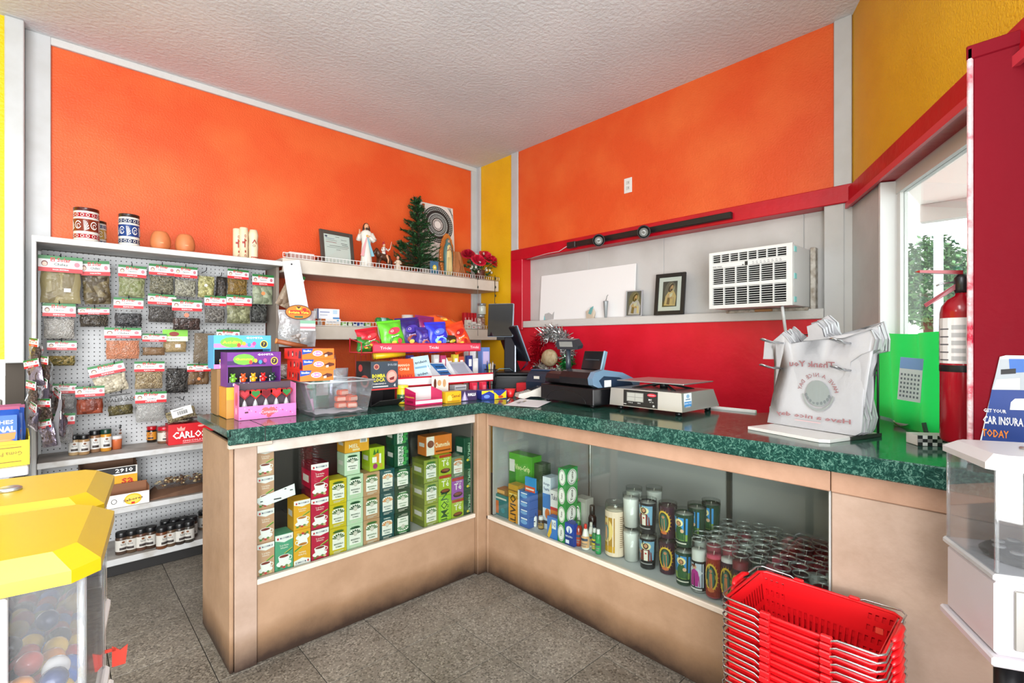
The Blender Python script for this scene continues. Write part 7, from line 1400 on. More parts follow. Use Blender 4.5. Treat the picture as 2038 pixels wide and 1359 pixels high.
# odds and ends by the window
pl = MB().lathe([(.0, .004), (.045, .004), (.062, .016), (.066, .017), (.048, .0), (0, 0)], 24).build('paper_plate', mat('#E8E4DE', .5), None, at_z(1818, 849, CT+.001)); tag(pl, 'white plate with a bitten roll under the green sheet', 'plate')
br = MB().tube([(.035*math.cos(a), .035*math.sin(a), .03+.004*math.sin(a*3)) for a in [rad(q) for q in range(150, 380, 20)]], .013, 10, rs=[.007, .012, .014, .013, .0145, .014, .013, .0145, .014, .012, .012, .007]).build('bread_roll', mat('#B99A52', .6, bump=.3, bscale=40, var='#8A6A2E', vscale=30), None, pl.location+Vector((0, 0, .003)), .5); tag(br, 'curved piece of yellowish bread on the white plate', 'bread'); MB().sphere((.033, -.012, .032), (.008, .008, .012), 8, 6).build('bite_mark', mat('#E2D0A0', .7), br)
cbx = thing('checkered_box', 'open little box with black and white checks on the worktop', 'box', at_z(1848, 884, CT+.001), rad(-52)); k = MB(); w, d, h = .1, .06, .034; k.box(-w/2, w/2, -d/2, -d/2+.002, 0, h); k.box(-w/2, w/2, d/2-.002, d/2, 0, h); k.box(-w/2, -w/2+.002, -d/2, d/2, 0, h); k.box(w/2-.002, w/2, -d/2, d/2, 0, h); k.box(-w/2, w/2, -d/2, d/2, 0, .002); k.build('box_walls', mat('#DAD4CE', .5), cbx)
p = Print(w, h)
for i in range(7):
    for j in range(3): p.lay = 1; p.rect(i/7, j/3, (i+1)/7, (j+1)/3, '#17171A' if (i+j) % 2 == 0 else ('#D8D6D2' if i % 2 else '#8A8886'))
p.build('checked_print', cbx, front(w, d))
o = MB().hull([(-.03, 0, 0), (.03, 0, 0), (-.03, .012, .0), (.03, .012, 0), (-.028, .03, .055), (.032, .034, .06), (-.028, .034, .054), (.032, .038, .058)]).build('card_holder', mat('#3A4240', .35), None, at_z(1878, 880, CT+.001)+Vector((.03, .02, 0)), rad(-50)); tag(o, 'dark card holder standing behind the checkered box', 'holder'); MB().box(-.02, .02, .008, .0095, .02, .03).build('label', mat('#8A9A94', .5), o)
# fire extinguisher beside the red partition
fe = thing('fire_extinguisher', 'red fire extinguisher hung in the window corner beside the red partition', 'fire extinguisher', (1.985, .157, 1.02), rad(-75)); r = .0525
MB().lathe([(r*.9, 0), (r, .008), (r, .385), (r*.93, .405), (r*.7, .425), (r*.35, .437), (.016, .45)], 28).build('cylinder', mat('#96081A', .18), fe)
MB().shell([(r*1.01, .21), (r*1.02, .212), (r*1.02, .228), (r*1.01, .23)], 28).build('band', BLK, fe)
w = 2*PI*r*.75; p = Print(w, .135); p.rect(0, 0, 1, 1, '#D9D6D4')
for q in range(30): p.lay = 1; p.rect(.04+.16*(q % 6), .06+.17*(q//6), .04+.16*(q % 6)+.13, .06+.17*(q//6)+(.03 if q % 2 else .1), ['#8A8A8C', '#5A5A5E', '#A8A8A8'][q % 3])
p.lay = 2; p.ring(.55, .86, .05, .1, '#222222', .2, 14); p.text('UL', .55, .86, .07, '#222222', None, .02)
for j in range(3): [p.rect(.5+.012*q, .48-.16*j, .5+.012*q+(.004 if q % 3 else .008), .58-.16*j, '#1A1A1A') for q in range(16)]
p.build('label_wrap', fe, wrap(r*1.004, w, .235))
MB().lathe([(.016, .44), (.02, .455), (.02, .49), (.012, .5)], 12).build('valve', mat('#3A3A3C', .3, .7), fe)
MB().hull([(.0, -.008, .5), (.0, .008, .5), (-.1, -.008, .512), (-.1, .008, .512), (0, -.008, .512), (0, .008, .512), (-.1, -.008, .52), (-.1, .008, .52), (-.112, 0, .516)]).build('top_lever', mat('#8E1420', .3), fe)
MB().hull([(.0, -.009, .468), (.0, .009, .468), (-.085, -.008, .405), (-.085, .008, .405), (0, -.009, .486), (0, .009, .486), (-.09, -.006, .415), (-.09, .006, .415)]).build('carry_handle', mat('#7E1424', .3), fe)
MB().tube([(.0, 0, .48), (-.05, 0, .476), (-.06, .0, .47)], .003, 6).build('pull_pin', STEEL, fe)
MB().box(-.01, .01, r*.9, r+.02, .3, .33).build('wall_bracket', BLK, fe)
# insurance sign fixed to the partition
sg = thing('insurance_sign', 'blue printed car insurance sign with white and orange lettering on the red partition', 'sign', (1.876, .0, .0))
def SG(u, v): q = at_x(u, v, 1.876); return q.y, q.z
c = [SG(1950, 879), SG(1962, 840), SG(1990, 710), SG(2002, 707)]; k = MB(); ptsS = [c[0], (.022, c[0][1]-.003), (.022, c[3][1]), c[3], c[2]]
k.prism(ptsS, -.004, 0, 'x'); k.build('sign_board', mat('#E9E9EC', .3), sg)
p = Print(1, 1); P2 = lambda u, v: SG(u, v)
p.poly([P2(1954, 876), (.0225, P2(1954, 876)[1]), (.0225, P2(0, 0)[1] if 0 else SG(2020, 775)[1]), P2(1974, 775)], '#153A86'); p.poly([P2(1974, 775), (.0225, SG(2020, 775)[1]), (.0225, SG(2020, 715)[1]), P2(1990, 714)], '#AEB6BE')
p.poly([P2(2008, 714), (.0225, SG(2030, 714)[1]), (.0225, SG(2030, 740)[1]), P2(2010, 742)], '#3A6EC0'); p.poly([P2(1992, 735), P2(2022, 733), P2(2022, 743), P2(1992, 745)], '#1A1A20'); p.poly([P2(1984, 755), P2(2030, 752), P2(2030, 775), P2(1976, 775)], '#D8D4CC')
p.poly([P2(2010, 815), P2(2012, 800), P2(2020, 793), (.0235, SG(2030, 792)[1]), (.0235, SG(2030, 815)[1])], '#E6EAF0')
def sgt(t, u0, u1, v, hpx, cc):
    a = SG(u0, v); b = SG(u1, v); z = a[1]; hh = SG(u0, v-hpx)[1]-a[1]; vs, fs, tw, th_ = text_geo(t, .02); p.lay += 1; o = len(p.v); ci = p.col(cc)
    for x, y in vs: p.v.append((a[0]+(b[0]-a[0])*x/tw, z+hh*y/th_, p.lay))
    for f_ in fs: p.f.append([o+i for i in f_]); p.c.append(ci)
sgt('GET YOUR', 1958, 2003, 819, 7, '#E8EAF0'); sgt('CAR INSURA', 1957, 2037, 842, 16, '#F2F3F6'); sgt('TODAY', 1955, 2008, 867, 15, '#F08A2A')
p.build('printed_sheet', sg, lambda x, y, l: (-.004-l, x, y))
# green plastic sheet over the lower window
GM = mat('#16B84A', .3); nt = GM.node_tree; b_ = nt.nodes['Principled BSDF']; tr_ = nt.nodes.new('ShaderNodeBsdfTranslucent'); tr_.inputs[0].default_value = (*lin('#2FE86A'), 1); mxs = nt.nodes.new('ShaderNodeMixShader'); mxs.inputs[0].default_value = .4; nt.links.new(b_.outputs[0], mxs.inputs[1]); nt.links.new(tr_.outputs[0], mxs.inputs[2]); nt.links.new(mxs.outputs[0], nt.nodes['Material Output'].inputs[0])
k = MB(); k.grid(lambda u, v: AP(.40+.87*u, .03+.024*math.sin(u*19+v*1.5)*(.4+.6*u)+.02*u*(1-v), CT+.004+.372*v+.004*math.sin(u*9)), 40, 10)
gs = k.build('green_sheet', GM, None); tag(gs, 'wavy bright green plastic sheet covering the lower part of the window', 'sheet')
p = Print(.075, .16); p.rect(0, 0, 1, 1, '#E4E6E4'); p.rect(0, .74, 1, 1, '#8AA8D8')
for i in range(6):
    for j in range(6): p.lay = 2; p.rect(.08+.15*i, .08+.1*j, .08+.15*i+.08, .08+.1*j+.05, '#7A7E84')
cal = thing('wall_calendar', 'small white calendar with blue heading taped on the green sheet', 'calendar', AP(.98, .085, 1.10)); a_ = math.atan2(AX.y, AX.x); cal.rotation_euler = (0, rad(4), a_+PI+rad(42))
MB().box(-.0375, .0375, -.001, .001, 0, .16).build('sheet', mat('#E4E6E4', .5), cal); p.build('printed_dates', cal, lambda x, y, l: (x-.0375, -.001-l, y))
p.build('printed_back', cal, lambda x, y, l: (.0375-x, .001+l, y))
# ================================================================ shopping baskets in front of the candle case
BKM = mat('#D8121A', .32, sss=0); WIRE = mat('#C9CBCD', .2, .95)
BL, BW, BH = .39, .285, .205
def basket_mesh():
    bm = bmesh.new(); tp = (BL/2-.012, BW/2-.012); bt = (tp[0]-.034, tp[1]-.034)
    def side(p0, p1, q0, q1, nx, nz, hole):
        vs = [[bm.verts.new(Vector(p0).lerp(Vector(p1), i/nx).lerp(Vector(q0).lerp(Vector(q1), i/nx), j/nz)) for i in range(nx+1)] for j in range(nz+1)]
        for j in range(nz):
            for i in range(nx):
                if not hole(i, j, nx, nz): bm.faces.new((vs[j][i], vs[j][i+1], vs[j+1][i+1], vs[j+1][i]))
    A = [(-tp[0], -tp[1], BH), (tp[0], -tp[1], BH), (tp[0], tp[1], BH), (-tp[0], tp[1], BH)]; B = [(-bt[0], -bt[1], 0), (bt[0], -bt[1], 0), (bt[0], bt[1], 0), (-bt[0], bt[1], 0)]
    def hl(i, j, nx, nz):
        if j == 0: return False
        if i < 9 or i >= nx-9: return i % 2 == 1 and j % 2 == 1
        return (j in (5, 6, 7) or j in (9, 10)) and i % 2 == 1
    def hs(i, j, nx, nz): return 2 <= j <= 4 and i % 2 == 1 or 6 <= j <= 10 and i % 2 == 1
    side(A[0], A[1], B[0], B[1], 43, 13, hl); side(A[2], A[3], B[2], B[3], 43, 13, hl); side(A[1], A[2], B[1], B[2], 25, 13, hs); side(A[3], A[0], B[3], B[0], 25, 13, hs)
    f = bm.faces.new([bm.verts.new(p) for p in B])
    bmesh.ops.remove_doubles(bm, verts=bm.verts, dist=.0004); bmesh.ops.recalc_face_normals(bm, faces=bm.faces)
    bmesh.ops.solidify(bm, geom=bm.faces[:], thickness=.002)
    k = MB(); bm.verts.index_update(); k.add([v.co[:] for v in bm.verts], [[v.index for v in f.verts] for f in bm.faces]); bm.free(); return k
bk0 = thing('shopping_basket', 'topmost', 'basket', (1.605, .452, .35), rad(90), 'stacked red shopping baskets')
basket_mesh().build('basket_shell', BKM, bk0)
k = MB(); a, b = BL/2-.004, BW/2-.004
k.tube([(-a+.02, -b, BH), (a-.02, -b, BH), (a, -b+.02, BH), (a, b-.02, BH), (a-.02, b, BH), (-a+.02, b, BH), (-a, b-.02, BH), (-a, -b+.02, BH)], .0052, 6, closed=True)
k.build('rim', BKM, bk0)
for sy in (-1, 1):
    for sx in (-1, 1): MB().cbox(sx*.075-.014, sx*.075+.014, min(sy*(b-.004), sy*(b+.011)), max(sy*(b-.004), sy*(b+.011)), BH-.006, BH+.0105, .003).build('handle_bracket', BKM, bk0)
for sy in (-1, 1):
    y = sy*(b+.008); k = MB()
    k.tube([(-.066, y, BH-.004), (-.09, y, BH+.004), (-.1, y, BH+.009), (-a+.005, y, BH+.012), (-a-.008, y-sy*.02, BH+.012), (-a-.008, sy*.055, BH+.014)], .0028, 6)
    k.tube([(.066, y, BH-.004), (.09, y, BH+.004), (.1, y, BH+.009), (a-.005, y, BH+.012), (a+.008, y-sy*.02, BH+.012), (a+.008, sy*.055, BH+.014)], .0028, 6); hw = k.build('handle_wire', WIRE, bk0); hw['kind'] = 'stuff'
for sx in (-1, 1): k = MB(); k.tube([(sx*(a+.008), -.055, BH+.014), (sx*(a+.014), -.03, BH+.017), (sx*(a+.014), .03, BH+.017), (sx*(a+.008), .055, BH+.014)], .007, 8, rs=[.005, .008, .008, .005]); k.build('handle_grip', BKM, bk0)
bk0['label'] = 'topmost red plastic shopping basket of the stack, its inside in view'
names = ['second', 'third', 'fourth', 'fifth', 'sixth', 'seventh', 'eighth', 'ninth', 'tenth', 'eleventh', 'twelfth', 'thirteenth', 'fourteenth', 'fifteenth', 'sixteenth', 'seventeenth']
PITCH = .0205; z = .343; i = 0
bk0.location.z = z
while z-PITCH > .0005 and i < 16:
    z -= PITCH; dup(bk0, (1.605+R.uniform(-.003, .003), .452+R.uniform(-.003, .003), max(z, .001)), rad(90)+R.uniform(-.008, .008), 'red plastic shopping basket nested in the stack, %s from the top' % names[i]); i += 1
t_ = MB().box(-.009, .009, -.0005, .0005, -.008, .008).build('price_tag', mat('#F0503E', .4), bk0, (-.14, -.1185, .15)); t_.rotation_euler = (rad(9), 0, 0)
p = Print(.28, .03); p.text('GROCERY BASKET', .5, .5, .7, '#B60E16', .96, .01); p.build('moulded_lettering', bk0, lambda x, y, l: (.14-x if 0 else x-.14, -.1335+.0025+.006*(0)+l+(.03-y)*.16-.0, BH-.045+y))
# ================================================================ gumball machines
def lid(k, w, d, h, c, m=0):
    def oc(s, ww, dd, cc): return [(-ww+cc, -dd), (ww-cc, -dd), (ww, -dd+cc), (ww, dd-cc), (ww-cc, dd), (-ww+cc, dd), (-ww, dd-cc), (-ww, -dd+cc)]
    o = oc(0, w, d, c); i = oc(0, w-.022, d-.022, c*.8)
    k.hull([(x, y, 0) for x, y in o]+[(x, y, h*.45) for x, y in o]+[(x, y, h) for x, y in i], m)
YL = mat('#B8960E', .3, spec=.4); 
def machine(loc, rz, label, lidm, z0, zb, zl, post=None, w=.11, body='#CBC5CA', balls=0, clear=True):
    t = thing('gumball_machine', label, 'gumball machine', loc, rz)
    k = MB(); lid(k, w+.006, w+.004, .03, .022); k.build('lid', lidm, t, (0, 0, zl))
    k = MB(); k.lathe([(.014, 0), (.014, .004), (.011, .006), (0, .006)], 16); k.build('lid_lock', STEEL, t, (0, .0, zl+.0295))
    ww = w-.008; k = MB()
    for sx in (-1, 1): k.cbox(sx*ww-.0015, sx*ww+.0015, -ww, ww, zb, zl, .0005)
    for sy in (-1, 1): k.cbox(-ww, ww, sy*ww-.0015, sy*ww+.0015, zb, zl, .0005)
    k.build('globe_panes', ACRYL, t)
    for sx in (-1, 1):
        for sy in (-1, 1): MB().tube([(sx*(ww-.001), sy*(ww-.001), zb), (sx*(ww-.001), sy*(ww-.001), zl)], .004, 8).build('corner_edge', clear_mat('#F2F4F4', .3, .05, 'corner', milk=.12), t)
    MB().cbox(-w, w, -w, w, zb-.016, zb, .004).build('collar', clear_mat('#E8E8EA', .3, .1, 'collar', milk=.5) if clear else mat(body, .35), t)
    k = MB(); k.cbox(-w+.006, w-.006, -w+.006, w-.006, z0+.01, zb-.016, .008); k.build('base_housing', mat(body, .35, var='#D2CCD6', vscale=4), t)
    MB().cbox(-w-.004, w+.004, -w-.004, w+.004, z0-.008, z0+.012, .004).build('base_flange', mat(body, .35), t)
    MB().cbox(-.075, .085, -w+.001, -w+.007, z0+.03, zb-.03, .002).build('coin_plate', mat('#A9A6A2', .35, .7), t)
    k = MB(); k.lathe([(.03, -w-.018), (.034, -w-.012), (.034, -w), (.02, -w+.002)], 18, 0, 0, ax='y'); k.v = [v+Vector((.0, 0, z0+.13)) for v in k.v]; k.build('coin_handle', STEEL, t)
    MB().cbox(-.035, .04, -w-.012, -w+.004, z0+.02, z0+.075, .004).build('chute_door', mat('#7A2A1E', .35), t)
    px_, py_ = post or (0, 0); MB().lathe([(.024, .012), (.024, z0-.008)], 18, px_, py_).build('stand_post', mat('#17171A', .3, .3), t)
    MB().lathe([(.105, 0), (.105, .006), (.05, .02), (.024, .03), (0, .03)], 24, px_, py_).build('stand_foot', mat('#17171A', .4, .3), t)
    return t
gm = machine((1.571, .0175, 0), rad(-62.7), 'white-lidded empty gumball machine with clear globe in front of the candle counter', mat('#CDC9CA', .3), .655, .838, 1.052, post=(-.055, -.045))
MB().lathe([(.075, .84), (.08, .848), (.07, .856), (.05, .85), (.02, .862), (0, .862)], 24).build('dispensing_wheel', mat('#2A2A2C', .35, .4), gm)
for q in range(8): a = q*PI/4; MB().lathe([(.012, .8605), (.012, .8635), (0, .8635)], 10, .05*math.cos(a), .05*math.sin(a)).build('wheel_hole', mat('#8A8A88', .4), gm)
MB().box(-.03, .085, -.108, -.106, .842, .885).build('notice_card', mat('#D8D4CE', .5), gm); p = SP(.115, .043, '#DAD6D0', [('t', 'WARNING', .5, .75, .18, '#333333', .5, .02), ('t', 'CHOKING HAZARD', .5, .45, .12, '#333333', .8, .01), ('r', .1, .2, .9, .26, '#8A8680'), ('p', [(.06, .6), (.14, .92), (.22, .6)], '#333333')]); p.build('notice_print', gm, lambda x, y, l: (x-.03, -.1082-l, .842+y))
MB().box(-.005, .09, -.0995, -.098, .89, 1.03).build('sticker_sheet', mat('#3A3A42', .4), gm); p = SP(.095, .14, '#44444C', [('o', .4, .45, .3, .2, '#D8D4D0', .3, 14), ('e', .7, .25, .14, .1, '#C83A4A', 12), ('e', .3, .8, .2, .1, '#B8A878', 10), ('r', .1, .05, .5, .12, '#C8D4DC')]); p.build('sticker_print', gm, lambda x, y, l: (x-.005, -.0998-l, .89+y))
y2 = machine((-.05, 1.045, 0), rad(-7.5), 'yellow-lidded gumball machine behind the nearest one, by the shelves', YL, .70, .86, 1.068, clear=False, body='#E6E2E0')
y1 = machine((-.066, .812, 0), rad(-7.5), 'nearest yellow-lidded gumball machine, full of coloured gumballs', YL, .70, .86, 1.068, clear=False, body='#E6E2E0')
MB().cbox(-.1, .046, -.1135, -.104, .865, 1.066, .002).build('display_card', mat('#E2DFE0', .4), y1)
MB().box(.045, .1, -.112, -.104, .71, .73).build('side_label', mat('#2A6AB8', .4), y1)
MB().prism([(-.012, 0), (.005, 0), (.008, .03), (-.002, .024), (-.012, .033)], -.001, .001, 'y').build('red_tag', mat('#D8402E', .4), y2, (.132, -.02, .80))
MB().box(.1, .125, -.021, -.019, .825, .83).build('tag_tab', mat('#D8402E', .4), y2)
rb_ = random.Random(12); gc = ['#E8B81E', '#C81E28', '#1E2E5A', '#E8E4E0', '#2E8A3A', '#E8B81E', '#D8402A', '#1E1E26', '#2E6AC8', '#E8901E']
gn = ['golden yellow', 'dark red', 'navy', 'white', 'green', 'golden yellow', 'orange-red', 'black', 'bright blue', 'orange']
gb = {}; cnt = {}
def ball(x, y, z, i, mach, inside):
    c = gc[i]
    if c not in gb: gb[c] = MB().sphere((0, 0, 0), .0125, 16, 10).mesh('gumball', mat(c, .12, spec=.6))
    q = mach.matrix_basis @ Vector((x, y, z)); o = bpy.data.objects.new('gumball', gb[c]); C.objects.link(o); o.location = q
    tag(o, '%s gumball in the pile inside the %s' % (gn[i], inside), 'gumball', '%s gumballs in the %s' % (gn[i], inside.split(' yellow')[0]+' machine'))
import itertools
for mach, nm, zt0, lay in ((y1, 'nearest yellow-lidded machine', .862, 5), (y2, 'rear yellow-lidded machine', .868, 3)):
    mach.matrix_basis = Matrix.Translation(mach.location) @ mach.rotation_euler.to_matrix().to_4x4()
    for L_ in range(lay):
        off = .0128*(L_ % 2); n = 7
        for a in range(n):
            for b in range(n):
                x = -.082+a*.0262+off; y = -.082+b*.0262+off; z = zt0+.0128+L_*.0205
                if x > .088 or y > .088: continue
                if lay == 5 and L_ < 2 and not (x > .04 or y < -.04): continue
                if L_ == lay-1 and rb_.random() < .45+.3*(y > 0): continue
                if lay == 5 and y < -.07 and x < .03: continue
                ball(x+rb_.uniform(-.001, .001), y+rb_.uniform(-.001, .001), z, rb_.randrange(10), mach, nm)
# ================================================================ side table with the yellow tray of snacks
tbs = thing('side_table', 'white side table end beside the pegboard with a metal leg', 'table', (-.5, 3.3, 0))
MB().cbox(-.45, .41, -.15, .18, .71, .75, .004).build('table_top', mat('#DCDCE0', .4), tbs)
for x in (.32, -.4):
    for y in (-.1, .13): MB().cbox(x-.03, x+.03, y-.02, y+.02, 0, .71, .004).build('leg', mat('#B4B6BC', .4), tbs)
ty = open_box('snack_tray', .34, .22, .14, .115, '#E2C81A', (-.262, 3.29, .7515), .05, 'bright yellow open snack tray on the white side table', inner='#C8A818', hs=.13)
p = SP(.34, .115, '#E6CE1E', [('p', [(.42, .2), (.46, .6), (.5, .3), (.56, .5), (.54, .15)], '#2E7A3A')]); p.text('Goma Picosa', .76, .5, .17, '#8A6A14', .34, .02, PI); p.rect(.6, .16, .92, .2, '#8A6A14'); p.rect(.6, .72, .92, .76, '#8A6A14'); p.rect(.68, .85, .88, .88, '#B89A1A'); p.build('printed_front', ty, front(.34, .22))
for i, (x, y, c, lab) in enumerate(((-.215, 3.24, '#1E4EA8', 'blue snack bag with orange pieces printed, at the front of the yellow tray'), (-.2, 3.31, '#2A5AB8', 'blue snack bag in the middle of the yellow tray'), (-.215, 3.36, '#2448A0', 'blue snack bag at the back of the yellow tray'))):
    t = thing('snack_bag', lab, 'bag', (x, y, .757), rad(4), 'blue snack bags in the yellow tray'); t.rotation_euler = (rad(-10), 0, rad(4)); pillow(.19, 0, .25, .045, 90+i, 8, 9, .14, .001).build('bag_body', mat(c, .3, bump=.3, bscale=25), t)
    MB().box(-.095, .095, -.002, .002, .245, .262).build('crimped_seam', mat('#9A2A5A', .35), t)
    p = SP(.17, .2, '#2E66C8', [('t', 'CRUNCHES', .5, .84, .09, '#F0F0F4', .86, .02), ('t', 'ORIGINAL', .55, .68, .14, '#F4F4F8', .84, .04), ('p', [(.4, .3), (.55, .58), (.98, .6), (.95, .45), (.6, .36)], '#E88A3A'), ('e', .75, .36, .22, .09, '#E8A05A', 12), ('e', .6, .18, .4, .1, '#4AA0D8', 14), ('e', .25, .3, .2, .12, '#E8ECF4', 12), ('e', .6, .12, .3, .06, '#E8ECF4', 12)])
    p.build('printed_front', t, lambda x_, y_, l: (x_-.085, -.0255-l-.003*math.sin(x_/.17*PI), .02+y_))
# ================================================================ window air conditioner
AW, AH, AD = .468, .343, .345
ac = thing('air_conditioner', 'white window air conditioner set through the white niche wall', 'air conditioner', (2.956, 1.156, 1.52), -PI/2)
ACM = mat('#E4E4E2', .4); ACD = mat('#0E0F10', .8, spec=.1)
k = MB(); k.cbox(-AW/2+.004, AW/2-.004, .03, AD, .002, AH-.002, .004); k.build('case', ACM, ac)
k = MB()
def fb(x0, x1, z0, z1): k.box(max(x0, -AW/2+.02) if x1-x0 > .1 else x0, min(x1, AW/2-.028) if x1-x0 > .1 else x1, 0, .016, z0, z1)
zt, zv = AH, AH*.80; lo_, c1, c2, c3 = .022, .128, .148, .246
fb(-AW/2, AW/2, 0, lo_); fb(-AW/2, AW/2, c1, c2); fb(-AW/2, AW/2, c3, zv); fb(-AW/2, AW/2, AH-.018, AH); fb(-AW/2, -AW/2+.02, 0, AH); fb(AW/2-.028, AW/2, 0, AH); k.build('front_panel', ACM, ac)
MB().box(-AW/2+.01, AW/2-.01, .0165, .03, .006, AH-.006).build('grille_back', ACD, ac)  # near-black sheet paints in the shade of the grille recess
gx0, gx1 = -AW/2+.02, AW/2-.028
sm1 = MB().cbox(gx0, gx1, .004, .012, 0, .0036, .0008).mesh('louvre_slat', ACM)
for z0, z1 in ((lo_, c1), (c2, c3)):
    for j in range(8): o = bpy.data.objects.new('louvre_slat', sm1); C.objects.link(o); o.parent = ac; o.location = (0, 0, z0+.0025+(z1-z0)*(j+.35)/8)
    for i in range(7): MB().box(gx0+(gx1-gx0)*i/6-.003, gx0+(gx1-gx0)*i/6+.003, -.0005, .014, z0, z1).build('grille_bar', ACM, ac)
for j in range(4): o = bpy.data.objects.new('louvre_slat', sm1); C.objects.link(o); o.parent = ac; o.location = (0, 0, zv+(AH-.018-zv)*(j+.2)/4)
for i in range(9): MB().box(gx0+(gx1-gx0)*i/8-.0025, gx0+(gx1-gx0)*i/8+.0025, -.001, .014, zv, AH-.018).build('vent_vane', ACM, ac)
p = Print(.3, .026); p.rect(.1, .0, .155, .9, '#1E2022'); p.rect(.05, .1, .08, .3, '#1E2022')
for q in range(8): p.rect(.24+.07*q, .55, .27+.07*q, .68, '#9A9C9E'); p.rect(.24+.07*q, .2, .28+.07*q, .34, '#9A9C9E')
p.build('control_display', ac, lambda x, y, l: (x-.05, -.0005-l, zv-.028+y))
p = Print(.06, .008); [p.rect(.08*q, .1, .08*q+.05, .9, '#8A8C90') for q in range(12) if q != 5]; p.build('nameplate', ac, lambda x, y, l: (x-.21, -.0005-l, c3+.004+y))
k = MB()
for z in (.02, .15, .3): k.cbox(AW/2-.004, AW/2-.001, .04, .075, z, z+.03, .0005)
k.build('blue_tape', mat('#8FE0DC', .4), ac)
o = MB().cbox(-.235, .24, .24, .35, -.018, 0, .002).build('foam_packing', mat('#CFC6B8', .8, bump=1, bscale=40, var='#7A6A58', vscale=25), ac)
MB().cbox(-.05, .05, .22, .24, -.016, -.001, .002).build('wood_shim', mat('#B98A5A', .7), ac)
MB().cbox(.234, .262, .3, .352, -.015, AH+.01, .004).build('foam_seal', mat('#D6CFC4', .8, bump=1, bscale=50, var='#9A8A78', vscale=30), ac)
pc2 = thing('power_cord', 'white power cord hanging down the red wall from the air conditioner', 'cord', (2.99, .98, 1.5)); k = MB()
pts = [(2.99, .985, 1.519), (3.05, .99, 1.40), (3.17, 1.0, 1.22), (3.19, 1.03, 1.12), (3.18, 1.06, 1.03), (3.12, 1.08, .93)]; k.tube([Vector(p_)-Vector((2.99, .98, 1.5)) for p_ in pts], .0085, 7); k.build('cable', mat('#E2E2E2', .4), pc2); MB().cbox(.115, .145, .085, .115, -.62, -.565, .004).build('plug', mat('#DADADA', .4), pc2)
# ================================================================ things on the niche sill
SIL = 1.5105
def holy_portrait(robe, bgc, hood):
    def f(w, h):
        p = Print(w, h); p.rect(0, 0, 1, 1, bgc); p.ell(.55, .55, .42, .45, '#6A6258', 18); p.ell(.62, .72, .2, .2, '#B8A888', 16)
        p.poly([(.12, .05), (.9, .03), (.95, .4), (.8, .6), (.6, .66), (.42, .6), (.22, .42)], robe); p.poly([(.3, .1), (.5, .08), (.55, .45), (.4, .5)], '#7A5A3A'); p.ell(.58, .74, .16, .18, hood, 16, rot=-.4); p.ell(.62, .73, .09, .12, '#C89A70', 14, rot=-.4); p.ell(.6, .66, .06, .05, '#4A3020', 10)
        p.ell(.46, .42, .17, .06, '#D0A880', 12, rot=.4); p.ell(.58, .36, .15, .05, '#C89A70', 12, rot=-.5); p.poly([(.5, .5), (.72, .55), (.66, .4), (.5, .36)], '#E0D4B8'); p.poly([(.7, .1), (.86, .08), (.84, .36), (.74, .44)], '#E6C890'); return p
    return f
frame_obj('framed_picture', .225, .30, .028, '#17171A', (3.20, 1.80, SIL), -PI/2+.06, 7, 'black framed picture of a robed figure holding a lamb on the white sill', 'picture', holy_portrait('#D8B47A', '#3E3A38', '#3A2418'), 'printed_picture', '#E6E4E0', .03)
frame_obj('small_picture', .135, .2, .007, '#B8B8BC', (3.23, 2.11, SIL), -PI/2+.1, 5, 'smaller thin-edged picture of the robed figure beside the white board', 'picture', holy_portrait('#C8BCC4', '#4A4E66', '#33221A'), 'printed_picture')
wbo = thing('white_board', 'large blank white panel leaning in the niche beside the pictures', 'panel', (3.268, 2.632, SIL), -PI/2); wbo.rotation_euler = (rad(-3.5), 0, -PI/2); MB().cbox(-.505, .505, -.004, .004, 0, .415, .001).build('panel_sheet', mat('#F4F4F4', .4), wbo)
p = Print(.2, .1); p.poly([(.0, .0), (.05, .6), (.3, .7), (.5, .5), (.62, .8), (.6, .1)], '#B8B8B8'); p.poly([(0, 0), (.1, .1), (.02, .5)], '#7AC8D0'); p.build('torn_tape', wbo, lambda x, y, l: (x-.45, -.0045-l, y))
tmb = MB().lathe([(.009, 0), (.011, .004), (.019, .115), (.021, .125), (.021, .132), (.015, .134)], 16).build('tumbler', mat('#9EA4A6', .35, .2), None, (3.218, 2.36, SIL)); tag(tmb, 'slim grey tapered tumbler with a straw in front of the white panel', 'cup'); MB().tube([(0, 0, .13), (-.0, -.012, .17), (0, -.022, .18)], .0025, 6).build('straw', mat('#6A6E70', .4), tmb)
tp = thing('tape_scrap', 'crumpled cardboard scrap with tape standing against the white panel', 'scrap', (3.225, 2.52, SIL), -PI/2); MB().hull([(-.04, 0, 0), (.03, 0, 0), (-.045, .0, .06), (.02, .01, .09), (.04, .02, .05), (-.04, .012, 0), (.03, .02, 0)]).build('card', mat('#C8B8A4', .6), tp); MB().hull([(-.02, -.003, .04), (.01, -.003, .03), (.0, -.001, .085), (.03, .002, .1), (.03, .004, .09)]).build('tape', mat('#6AA8A8', .35), tp)
